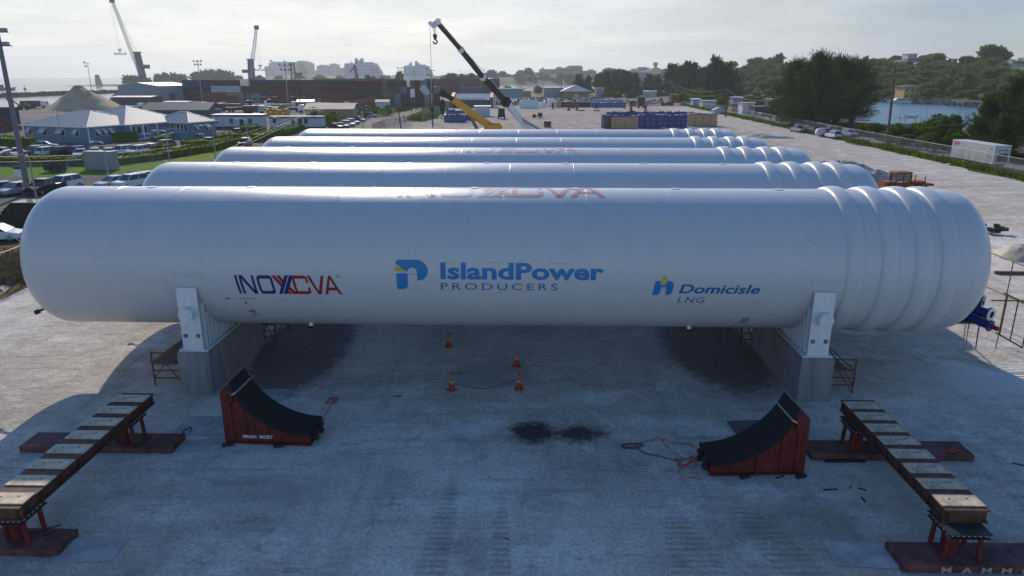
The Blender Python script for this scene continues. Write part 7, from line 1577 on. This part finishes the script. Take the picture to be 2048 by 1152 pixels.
# ---------------------------------------------------------------- hill across the inlet
hill_m = mat('hill_scrub', (0.055, 0.072, 0.028), .95, var=.55, scale=.12, bump=.8, bscale=.5); hg_m = mat('hill_grass', (.10, .14, .035), .95, var=.3, scale=.2)
CREST = [(1440, 152), (1490, 147), (1540, 144), (1600, 141), (1680, 137), (1740, 133), (1790, 131), (1850, 134), (1900, 137), (1960, 131), (2010, 133), (2060, 131), (2140, 128), (2300, 126)]
SHORE = [(1440, 193), (1490, 196), (1540, 199.5), (1640, 201), (1760, 200), (1820, 203), (1900, 207), (1980, 213), (2060, 217), (2140, 221), (2300, 232)]
def lin(T, x):
    for (a, ya), (b, yb) in zip(T, T[1:]):
        if x <= b: return ya + (yb - ya) * max(0, (x - a)) / (b - a)
    return T[-1][1]
def hill_pt(px, f):
    """f: 0 at the shore, 1 at the crest, beyond 1 the back slope"""
    s = gp(px, lin(SHORE, px)); Yc_ = s.y + 170; c = dp(px, lin(CREST, px), Yc_)
    e = f if f <= 1 else 1 - (f - 1) * .6
    k = min(f, 1.6); x = s.x + (c.x - s.x) * k; y = s.y + (Yc_ - s.y) * k
    z = c.z * (1 - (1 - max(0, min(e, 1))) ** 1.35)
    if f <= 0: z = -1.2
    z += (1.2 * mnoise.noise(Vector((x * .03, y * .03, 2)))) * (f > .05)
    return Vector((x, y, max(z, .25) if f > 0 else -1.2))
fr_ = [0, .004, .02, .05, .12, .2, .3, .42, .55, .68, .8, .9, 1, 1.15, 1.4, 1.6]; xs_ = [1430 + 10 * k for k in range(88)]; vs = []; fs = []
for x in xs_:
    for f in fr_: vs.append(hill_pt(x, f))
q = len(fr_)
for i in range(len(xs_) - 1):
    for j in range(q - 1): fs.append((i * q + j, (i + 1) * q + j, (i + 1) * q + j + 1, i * q + j + 1))
structure(MB().add(vs, fs, 0, True).build('hill', hill_m))
rk = MB(); rn = random.Random(4)
for k in range(200):
    px = 1560 + 500 * k / 200; p = gp(px, lin(SHORE, px)); s = rn.uniform(.5, 1.6); rk.cbox(p + Vector((0, rn.uniform(-1.0, 2.5), rn.uniform(-.5, .8))), (s * 1.6, s, s), rn.uniform(0, 3))
tag(rk.build('shore_rocks', mat('shore_rock', (.17, .16, .14), .9, var=.5, scale=.5)), None, None, None, 'stuff')
wq = MB(); pts = [gp(x, lin(SHORE, x)) + Vector((0, -1.5, 0)) for x in range(1860, 2200, 20)]
for a, b in zip(pts, pts[1:]): wq.bar(a + Vector((0, 0, .6)), b + Vector((0, 0, .6)), .8, 3.0)
tag(wq.build('sea_wall', mat('dark_stone', (.10, .10, .095), .9, var=.4, scale=.6)), 'dark stone sea wall along the far bank of the inlet', 'wall')
def hbuilding(px, f, w, h, d, label, wm_, rm_, hipped=True, name='house', up=0, wins=3, flr=2):
    p = hill_pt(px, f); p.z += up; t = thing(name, label, 'building', p); m = MB(); m.box(-w / 2, 0, -3, w / 2, d, h); m.build('wall', wm_, t); r_ = MB()
    if hipped: hip(r_, -w / 2, w / 2, 0, d, h, w * .14, .7, 0, 9, 0)
    else: r_.box(-w / 2 - .4, -.4, h, w / 2 + .4, d + .4, h + .35)
    r_.build('roof', rm_, t)
    for k in range(wins):
        for l in range(flr): MB().box(-w / 2 + w * (k + .5) / wins - .5, -.04, h * (l + .35) / flr, -w / 2 + w * (k + .5) / wins + .5, -.005, h * (l + .72) / flr).build('window', glass, t)
brown_roof = mat('brown_roof', (.14, .09, .07), .8, var=.25); ywall = mat('yellow_wall', (.50, .33, .11), .8, var=.1)
hbuilding(1822, .03, 8.0, 6.2, 9, 'two storey yellow house with a brown roof at the water edge across the inlet', ywall, brown_roof)
hbuilding(1822, .98, 6.5, 5.2, 8, 'white house with a wide flat roof standing on the hill crest', wall_w, white, False, up=3.4, wins=2); hbuilding(1833, .97, 9, 2.8, 8, 'low pale house stepping down right of the flat roofed white house', wall_w, wall_grey, True, up=1.2, wins=3, flr=1); hbuilding(1808, .80, 8, 3.5, 8, 'pale pink house below the flat roofed white house on the hill', mat('pinkish_wall', (.45, .38, .35), .8), wall_grey, True, up=1.0, wins=2, flr=1)
hbuilding(1840, .78, 7, 3.2, 8, 'grey house half hidden in trees right of the pale pink house', wall_w, wall_grey, True, up=.8, wins=3, flr=1); hbuilding(1908, .97, 2.6, 4.5, 3, 'small pale stone tower among the crest trees', beige, beige, False, name='stone_tower', up=1.5, wins=1, flr=1)
p = hill_pt(2050, .92); t = thing('stone_fort', 'low sloping stone fort on the grassy crest at the right photo edge', 'fort', p); m = MB(); m.box(-9, 0, -1, 12, 14, 3.6, 0, 1.5); m.build('rampart', mat('fort_stone', (.36, .36, .35), .9, var=.2, scale=.4), t); m = MB(); m.box(-6, .9, 1.5, 2, 1.2, 2.6); m.build('embrasure', dark, t); m = MB(); m.tube((2, 3, 3.6), (2, 3, 9), .09, 6); m.build('flagpole', white, t); m = MB(); m.box(1.0, 4, 3.6, 7, 9, 5.2); m.build('parapet', mat('fort_stone', (.36, .36, .35)), t)
structure(MB().add([hill_pt(x, f) + Vector((0, 0, .35)) for x in (2018, 2035, 2052, 2070) for f in (.45, .6, .75, .9)], [(i * 4 + j, (i + 1) * 4 + j, (i + 1) * 4 + j + 1, i * 4 + j + 1) for i in range(3) for j in range(3)]).build('hill_lawn', hg_m))
t = thing('shore_wall', 'low pale wall with posts on the far bank left of the yellow house', 'wall', gp(1768, 198.5)); m = MB(); m.box(-9, 1, 0, 9, 1.3, 1.9); m.build('panel', beige, t)
def yacht(px, py, rz, L, label, name='motor_yacht', fly=True):
    t = thing(name, label, 'boat', gp(px, py, -.75), rz); m = MB(); m.prism([(-L / 2, 0), (L * .4, 0), (L / 2, L * .14), (-L / 2, L * .11)], -L * .14, L * .14, 'y'); m.build('hull', ship_m, t)
    m = MB(); m.prism([(-L * .35, L * .11), (L * .25, L * .115), (L * .12, L * .22), (-L * .35, L * .21)], -L * .11, L * .11, 'y'); 
    if fly: m.prism([(-L * .3, L * .21), (L * .05, L * .21), (0, L * .29), (-L * .28, L * .28)], -L * .09, L * .09, 'y'); m.bar((-L * .1, 0, L * .28), (-L * .14, 0, L * .42), .12, .12)
    m.build('cabin', ship_m, t); m = MB(); m.prism([(-L * .3, L * .14), (L * .18, L * .145), (L * .14, L * .185), (-L * .3, L * .18)], -L * .113, L * .113, 'y'); m.build('window_band', glass, t)
yacht(1803, 200, 2.6, 14, 'white motor yacht with a flybridge moored before the yellow house'); yacht(1797, 206.5, 3.1, 11, 'low blue grey workboat lying just off the motor yacht', 'work_boat', False); yacht(1692, 236, 2.4, 12, 'white motor boat glimpsed through the right side of the big casuarinas'); yacht(1706, 240, .4, 12, 'second white motor boat moored behind the big casuarinas', 'motor_yacht', False)
yacht(1545, 213, 0.2, 12, 'white boat at the inlet end left of the big casuarinas')
t = thing('dock_hut', 'small flat roofed dock shelter over the inlet beside the utility pole', 'shelter', gp(1823, 262)); hm2 = hh(237, gp(1823, 262).y); m = MB(); [m.box(x - .08, y - .08, -.7, x + .08, y + .08, hm2) for x in (-1.8, 1.8) for y in (0, 2.4)]; m.build('post', white, t); m = MB(); m.box(-2.2, -.4, hm2, 2.2, 2.8, hm2 + .18); m.box(-1.3, .4, hm2 + .18, 1.3, 2.2, hm2 + .75); m.build('roof', wall_w, t); m = MB(); m.box(-1.8, 0, .5, 1.8, 2.4, 1.6); m.build('counter', wall_grey, t)
for px, py, ty, lb in ((1796, 258, 214, 'slim lamp post over the water just right of the utility pole'), (1848, 262, 217, 'slim lamp post over the water left of the sea grape crown'), (1912, 266, 222, 'slim lamp post over the water right of the sea grape crown'), (1786, 262, 233, 'short lamp post hidden behind the utility pole foot')): lamp_post(px, py, ty, lb, .7, 'slim lamp posts along the inlet', .06)
# shacks along the east road
shk = mat('blue_white_board', (.26, .32, .42), .7, var=.3, wave=(2, 'X', .4))
gable(1463, 1474, 223, 2.4, .3, 4, 'small yellow brown shack beside the twin poles', wall_tan, rust, name='shack'); gable(1465, 1484, 219, 4.2, .3, 5, 'white blue two storey shack behind the yellow brown shack', shk, wall_grey, name='shack'); gable(1484, 1508, 228, 3.4, .2, 5, 'shack hung with white tarpaulin sheets by the east fence', white_wrap, wall_grey, name='shack'); gable(1509, 1541, 231, 2.6, .2, 6, 'dark cluttered shack between the white tarpaulin and the casuarinas', wall_dark, rust, name='shack')
gable(1479, 1518, 190, 6.5, .3, 9, 'blue grey two storey house with a white end wall before the dark hill', shk, wall_grey, name='house'); gable(1518, 1548, 188, 5.4, .8, 9, 'teal house partly behind the big casuarinas', teal, wall_grey, name='house'); gable(1537, 1560, 216, 3.2, .3, 6, 'pale turquoise shed left of the big casuarinas', mat('turquoise_wall', (.30, .48, .50), .7, var=.2), wall_w, name='shed')
gable(1386, 1400, 214, 3.0, .2, 5, 'small blue white hut at the far end of the east fence', shk, white, name='hut'); gable(1405, 1432, 216, 2.6, .2, 6, 'low pale hut with clutter before the leafy trees', wall_w, wall_grey, name='hut'); gable(1342, 1358, 205, 3.6, .1, 5, 'rust brown frame shed below the far corner pole', rust, rust, name='shed')
yt2 = thing('upturned_boat', 'small grey upturned boat on blocks beyond the fence by the twin poles', 'boat', gp(1436, 228), .3); m = MB(); m.prism([(-2.2, .4), (2.0, .5), (2.6, 1.3), (0, 2.2), (-2.2, 1.4)], -.8, .8, 'y'); m.build('hull', wall_w, yt2)
rn = random.Random(14)
for i, (px, py) in enumerate(((1512, 234), (1545, 236), (1558, 242), (1570, 245), (1637, 252), (1715, 262), (1741, 262))):
    m = MB(); 
    for k in range(7): m.cbox((rn.uniform(-1.2, 1.2), rn.uniform(-.6, .6), rn.uniform(.2, 1.0)), (rn.uniform(.4, 1.6), rn.uniform(.3, .8), rn.uniform(.2, .9)), rn.uniform(0, 3))
    tag(m.build('junk_pile', rn.choice([wall_w, rust, wall_dark, white_wrap]), None, gp(px, py)), 'pile of boxes and boards beyond the east fence, %s going toward the casuarinas' % ORD[i], 'junk pile', 'junk beyond the east fence')
# ---------------------------------------------------------------- trees and plants
def cas(key, px, py, ty, wpx, label, seed, nb, ns, group, lm=None, sw=.16, sl=1.1, rz=None):
    g = gp(px, py); h = hh(ty, g.y); w = ww(wpx, g.y)
    def mk(): return casuarina_mesh(h, w, nb, ns, seed, sw, sl)
    t = plant(key, mk, lm or lf_cas, 'casuarina_tree', label, 'tree', g, rz if rz is not None else seed, 1.0, group)
    if abs(t.scale[0] - 1) < 1e-6 and key in CASH: hs, ws = CASH[key]; t.scale = (w / ws, w / ws, h / hs)
    CASH.setdefault(key, (h, w)); return t
CASH = {}
gb = 'big casuarinas beside the inlet'
for i, (px, py, ty, w, lb) in enumerate(((1582, 254, 126, 100, 'shaggy casuarina at the left side of the big clump by the inlet'), (1628, 258, 112, 135, 'tallest shaggy casuarina with feathery top in the big clump by the inlet'), (1672, 252, 118, 125, 'dark casuarina in the middle right of the big clump by the inlet'), (1704, 246, 128, 125, 'casuarina with drooping boughs over the water at the right of the big clump'), (1608, 246, 126, 110, 'casuarina standing at the back of the big clump by the inlet'), (1556, 238, 168, 55, 'smaller casuarina trailing left of the big clump by the inlet'), (1650, 244, 124, 120, 'casuarina hidden deep inside the big clump by the inlet'))):
    cas('cas%d' % (i % 3), px, py, ty, w, lb, 40 + i, 150, 60, gb, None, .10, .95)
ge = 'casuarinas at the right photo edge'
for i, (px, py, ty, w, lb) in enumerate(((1968, 300, 190, 78, 'open casuarina behind the refrigerated trailer, water showing through it'), (2012, 306, 158, 95, 'tall casuarina at the right photo edge behind the trailer'), (2052, 312, 168, 110, 'casuarina cut by the right photo edge'), (1946, 292, 236, 50, 'low drooping casuarina between the palm and the trailer roof'), (2000, 320, 236, 80, 'dense low casuarina directly behind the trailer nose'))):
    cas('edge%d' % (i % 2), px, py, ty, w, lb, 60 + i, 120, 52, ge, None, .08, .75)
gm_ = 'casuarina row beyond the stores'
for i, (px, py, ty, w) in enumerate(((1197, 191, 152, 26), (1212, 193, 147, 34), (1232, 192, 146, 40), (1250, 193, 147, 36), (1268, 192, 150, 34), (1296, 192, 153, 30), (1312, 191, 155, 26), (1340, 197, 134, 44), (1360, 199, 138, 40), (1378, 200, 133, 46), (1404, 202, 140, 40), (1425, 205, 124, 54), (1446, 205, 136, 42), (1392, 196, 142, 36), (1465, 203, 148, 34), (1348, 192, 144, 34), (1158, 190, 152, 26), (1176, 190, 155, 22))):
    cas('row%d' % (i % 3), px, py, ty, w, 'hazy casuarina in the row beyond the stores, %s counted from the pavilion side' % (ORD + ('thirteenth', 'fourteenth', 'fifteenth', 'sixteenth', 'seventeenth', 'eighteenth'))[sorted((1197, 1212, 1232, 1250, 1268, 1296, 1312, 1340, 1360, 1378, 1404, 1425, 1446, 1392, 1465, 1348, 1158, 1176)).index(px)], 80 + i, 70, 30, gm_, lf_cas2, .5, 2.0)
gf = 'casuarinas beyond the red container stacks'
for i, (px, py, ty, w, lb) in enumerate(((896, 180, 152, 26, 'first feathery casuarina right of the red stacks'), (908, 180, 154, 24, 'second feathery casuarina right of the red stacks'), (927, 180, 153, 26, 'third feathery casuarina, under the middle of the bridge'), (944, 180, 154, 24, 'fourth feathery casuarina, left of the crane boom'), (738, 182, 155, 20, 'low feathery casuarina before the larger ship stern'), (800, 183, 152, 20, 'feathery casuarina before the smaller ship bow'), (745, 180, 157, 22, 'low casuarina right of the larger ship stern'))): cas('fg%d' % (i % 2), px, py, ty, w, lb, 120 + i, 46, 26, gf, lf_cas2, .9, 3.0)
gi = 'hazy trees on the headland'
for i, (px, py, ty, w) in enumerate(((255, 172, 155, 22), (268, 172, 155, 24), (282, 172, 156, 20), (298, 172, 159, 18), (318, 171, 152.5, 18), (333, 171, 151, 22), (350, 171, 151, 24), (366, 171, 153, 22), (392, 170, 150, 22), (408, 170, 147, 26), (425, 170, 145.5, 30), (444, 170, 146, 30), (460, 170, 148, 26), (478, 170, 155, 22), (520, 170, 155, 22), (560, 169, 155, 26), (600, 168, 154, 26), (640, 168, 154, 28), (680, 168, 155, 26), (770, 168, 154, 26))): cas('hd%d' % (i % 3), px, py, ty, w, 'hazy tree on the headland, %s counting inland from the lighthouse' % (ORD + ('thirteenth', 'fourteenth', 'fifteenth', 'sixteenth', 'seventeenth', 'eighteenth', 'nineteenth', 'twentieth'))[i], 140 + i, 64, 40, gi, lf_cas2, .6, 2.2)
# leafy trees
gl = 'leafy trees along the east road'
def br(key, px, py, ty, wpx, label, seed, lobes=9, n=150, l=.5, lm=None, group=gl, name='leafy_tree', trunk=.35):
    g = gp(px, py); h = hh(ty, g.y); w = ww(wpx, g.y)
    t = plant(key, lambda: broad_mesh(h, w, lobes, n, l, seed, trunk), lm or lf_br, name, label, 'tree', g, seed, 1.0, group)
    if key in CASH: hs, ws = CASH[key]; t.scale = (w / ws, w / ws, h / hs)
    CASH.setdefault(key, (h, w)); return t
for i, (px, py, ty, w, lb) in enumerate(((1868, 296, 230, 66, 'glossy sea grape tree with the highest round crown before the inlet'), (1893, 292, 229, 48, 'sea grape crown just left of the palm'), (1832, 290, 246, 60, 'mid green bush between the dock shelter and the sea grape'), (1792, 288, 247, 56, 'bright green bush right of the utility pole'), (1752, 279, 246, 56, 'bush left of the utility pole with a small spire'), (1724, 272, 246, 48, 'bush at the right foot of the big casuarinas'), (1855, 302, 266, 50, 'low bush under the sea grape'), (1808, 296, 268, 44, 'low bush in front of the bright green bush'), (1912, 304, 262, 54, 'dark bush beneath the palm'), (1780, 284, 258, 40, 'low bush at the pole foot'))): br('sg%d' % (i % 3), px, py, ty, w, lb, 200 + i, 10, 170, .42, lf_br if i not in (8, 5) else lf_dark, trunk=.22)
for i, (px, py, ty, w, lb) in enumerate(((1392, 212, 172, 52, 'leafy green tree before the tallest row casuarina'), (1372, 210, 176, 40, 'leafy green tree left of the far corner trees'), (1412, 213, 180, 44, 'leafy green tree above the low pale hut'), (1443, 218, 190, 30, 'banana like bush left of the twin poles'), (1500, 213, 190, 50, 'round dark tree behind the white tarpaulin shack'), (1525, 214, 190, 50, 'wide dark tree right of the round dark tree'), (1548, 222, 198, 36, 'leafy bush before the turquoise shed'), (1470, 205, 165, 40, 'dark leafy tree left of the blue grey house'), (1018, 188, 171, 24, 'pale green tree before the channel, left of two'), (1042, 187, 173, 24, 'pale green tree before the channel, right of two'), (1076, 190, 170, 20, 'pale tree beside the tan roofed shelter'), (1218, 198, 180, 30, 'low sunlit tree right of the tall grey store'), (1235, 199, 183, 26, 'low sunlit shrub before the casuarina row'), (1352, 200, 184, 26, 'small tree above the rust brown frame shed'), (1196, 206, 196, 18, 'small bush right of the pavilion lot'), (1685, 262, 245, 30, 'small bright bush between the white pickup and the big casuarinas'), (1100, 192, 176, 22, 'dark tree left of the plain grey warehouse'), (975, 188, 178, 16, 'small dark tree right of the crane boom'))): br('lt%d' % (i % 3), px, py, ty, w, lb, 230 + i, 9, 120, .7, (lf_dark if i in (4, 5, 7) else lf_br))
# hillside wood: every crown its own tree
rh = random.Random(77); hp_ = []
for v in range(4):
    r_ = random.Random(300 + v); t, c = broad_mesh(7.0, 9.5, 9, 95, 1.15, 300 + v, .35) if v < 3 else casuarina_mesh(9, 7, 60, 24, 333, .5, 1.6)
    root = thing('hillside_tree', 'x', 'tree', (0, 0, 0), 0, 'trees covering the hill across the inlet'); t.build('trunk', bark, root); c.build('crown', lf_hill, root); hp_.append(root)
used = [False] * 4; n = 0
kinds = ('round green tree growing on the hillside across the inlet', 'spreading green tree growing on the hillside across the inlet', 'loose green tree growing on the hillside across the inlet', 'feathery grey green tree on the hillside across the inlet')
for row, (f, st) in enumerate(((.06, 21), (.15, 20), (.26, 20), (.38, 20), (.51, 20), (.64, 20), (.77, 19), (.89, 18), (1.0, 15))):
    px = 1450 + rh.uniform(0, st)
    while px < 2080:
        v = rh.choice((0, 1, 2, 0, 1, 2, 3)); p = hill_pt(px + rh.uniform(-4, 4), f + rh.uniform(-.03, .03)); s = rh.uniform(.6, 1.15) * (1 if f > .1 else .7)
        if (1806 < px < 1845 and f < .12) or (px > 2012 and .40 < f < .95) or (1800 < px < 1845 and .72 < f < .99 and rh.random() < .7): px += st; continue
        if f >= .95: s *= rh.choice((.6, .8, 1.1, 1.45)) 
        o = hp_[v] if not used[v] else dup(hp_[v]); used[v] = True; n += 1
        o.location = p - Vector((0, 0, .4)); o.rotation_euler = (0, 0, rh.uniform(0, 6.28)); o.scale = (s * rh.uniform(.9, 1.2), s * rh.uniform(.9, 1.2), s * rh.uniform(.75, 1.05)); o['label'] = kinds[v]
        px += st * rh.uniform(.75, 1.25)
# crest trees that stand out
for px, f, s, lb in ((1872, .98, 1.5, 'big flat crowned tree standing out on the hill crest'), (1980, .98, 1.9, 'largest round crowned tree on the hill crest below the fort')):
    o = dup(hp_[1], hill_pt(px, f), px, lb, scale=(s, s, s * .95))
far_p = []
for v in range(2):
    t, c = broad_mesh(8, 13, 8, 60, 2.2, 400 + v, .3); root = thing('distant_tree', 'x', 'tree', (0, 0, 0), 0, 'hazy trees on the far shore'); t.build('trunk', bark, root); c.build('crown', lf_cas2, root); far_p.append(root)
fu = [False] * 2
for i in range(90):
    px = 955 + 590 * (i + .5) / 90; v = i % 2; Yf = rh.uniform(1165, 1265); top = lin([(940, 159), (1000, 154), (1060, 153), (1090, 148), (1200, 147), (1260, 150), (1300, 146), (1340, 147), (1400, 150), (1480, 146), (1560, 141)], px) + rh.uniform(1, 7) + (20 if 1070 < px < 1205 or 1245 < px < 1330 else 0)
    p = dp(px, top + 4, Yf); p.z = max(0, p.z); s = rh.uniform(.8, 1.7); o = far_p[v] if not fu[v] else dup(far_p[v]); fu[v] = True
    o.location = p; o.rotation_euler = (0, 0, rh.uniform(0, 6)); o.scale = (s, s, s * rh.uniform(.8, 1.3)); o['label'] = ('hazy rounded tree in the belt along the far shore', 'hazy spreading tree in the belt along the far shore')[v]
# palm
def palm(px, py, ty, label, seed, nf=16, fl=None):
    g = gp(px, py); h = hh(ty, g.y); rn = random.Random(seed); t = thing('palm_tree', label, 'tree', g); fl = fl or h * .55; th = h - fl * .55
    m = MB(); m.path([(0, 0, 0), (.1, 0, th * .5), (.2, .05, th)], .14, 7); m.build('trunk', bark, t); c = MB()
    for k in range(nf):
        a = 2 * PI * k / nf + rn.uniform(-.2, .2); up_ = rn.uniform(.1, 1.35); prev = Vector((.2, .05, th)); d = Vector((math.cos(a) * math.cos(up_), math.sin(a) * math.cos(up_), math.sin(up_)))
        for q in range(9):
            nx = prev + d * (fl / 9); sd = d.cross(Vector((0, 0, 1))); sd = sd.normalized() if sd.length > .05 else Vector((1, 0, 0)); c.bar(prev, nx, .05, .03)
            for s in (-1, 1):
                for w_ in (0, .5): lq(c, prev.lerp(nx, w_), sd * s + d * .6 + Vector((0, 0, -.35)), fl * .26 * (1 - .08 * q), .09, rn)
            prev = nx; d = (d + Vector((0, 0, -.14))).normalized()
    c.build('fronds', lf_palm, t)
palm(1905, 302, 238, 'coconut palm with arching fronds left of the refrigerated trailer', 5); palm(1540, 242, 212, 'small ragged palm beside the dark cluttered shack', 8, 10)
palm(967, 184, 170, 'tiny dark palm beside the channel left of the mast', 9, 9)
# weeds along fences
def weeds(name, pts, n, l, m, seed, spread, hmax=.6):
    rn = random.Random(seed); c = MB()
    for _ in range(n):
        k = rn.randrange(len(pts) - 1); p = Vector(pts[k]).lerp(Vector(pts[k + 1]), rn.random()) + Vector((rn.gauss(0, spread), rn.gauss(0, spread), 0)); hgt = hmax * (.3 + .9 * max(0, mnoise.noise(p * .18) + .35))
        for _q in range(3): lq(c, p + Vector((rn.uniform(-.2, .2), rn.uniform(-.2, .2), rn.uniform(0, hgt * .7))), (rn.uniform(-.7, .7), rn.uniform(-.7, .7), 1), l * rn.uniform(.6, 1.3), l * .35, rn)
    o = c.build(name, m); o['kind'] = 'stuff'; return o
weeds('verge_weeds', [(efence_x(y) - .3, y, 0) for y in range(60, 330, 6)], 7000, .38, lf_hedge, 3, .6, .8)
weeds('roadside_weeds', [(efence_x(y) + 10.5, y, 0) for y in range(60, 300, 6)], 4500, .6, lf_dark, 4, 1.2, 1.4)
weeds('strip_weeds', [gp(835, 242), gp(860, 228), gp(885, 213), gp(900, 205)], 3000, .5, lf_br, 5, 2.0, .8)
weeds('bank_weeds', [gp(800, 224), gp(846, 207), gp(868, 197)], 1500, .6, lf_dark, 6, 1.5, .9)
weeds('fence_grass', [(-60, 43, 0), (fence_x(41) - 2.5, 43, 0), (fence_x(45) - 2.0, 50, 0)], 4500, .35, leaf('dry_grass_leaves', (.085, .075, .03)), 7, 1.6, .55)
# loose stones on the yard
rg_ = random.Random(55); st = MB()
for k in range(3600):
    z_ = rg_.random()
    if z_ < .5: x = rg_.choice((-7.2, 6.8)) + rg_.gauss(0, .35); y = rg_.uniform(25, 36)
    elif z_ < .65: x = rg_.gauss(-.8, 1.6); y = rg_.gauss(28.5, 1.5)
    else: x = rg_.uniform(-11, 11); y = rg_.uniform(12, 34)
    r = rg_.uniform(.012, .04) * (1.6 if rg_.random() < .1 else 1); a = rg_.uniform(0, 6); cs, sn = math.cos(a), math.sin(a)
    vs = [(x + r * cs, y + r * sn, r * .3), (x - r * .8 * sn, y + r * cs, r * .35), (x - r * cs, y - r * sn * .8, r * .3), (x + r * sn, y - r * cs, r * .25), (x, y, r * rg_.uniform(.7, 1.2)), (x, y, -.005)]
    st.add(vs, [(0, 1, 4), (1, 2, 4), (2, 3, 4), (3, 0, 4), (1, 0, 5), (2, 1, 5), (3, 2, 5), (0, 3, 5)])
st.build('loose_stones', mat('loose_stone', (.36, .34, .31), .95, var=.5, scale=.9))['kind'] = 'stuff'
# ---------------------------------------------------------------- haze: one closed box of thin air
hz = MB().box(-6900, -390, -7, 6900, 7100, 130).build('haze', [])
hm = bpy.data.materials.new('haze_air'); hm.use_nodes = True
hn = hm.node_tree.nodes; hl = hm.node_tree.links; hn.clear()
ho_ = hn.new('ShaderNodeOutputMaterial'); pv = hn.new('ShaderNodeVolumePrincipled')
pv.inputs['Color'].default_value = (0.78, 0.86, 0.92, 1); pv.inputs['Density'].default_value = 0.00017; pv.inputs['Anisotropy'].default_value = 0.35
hl.new(pv.outputs[0], ho_.inputs['Volume'])
hz.data.materials.clear(); hz.data.materials.append(hm)
hz['kind'] = 'stuff'
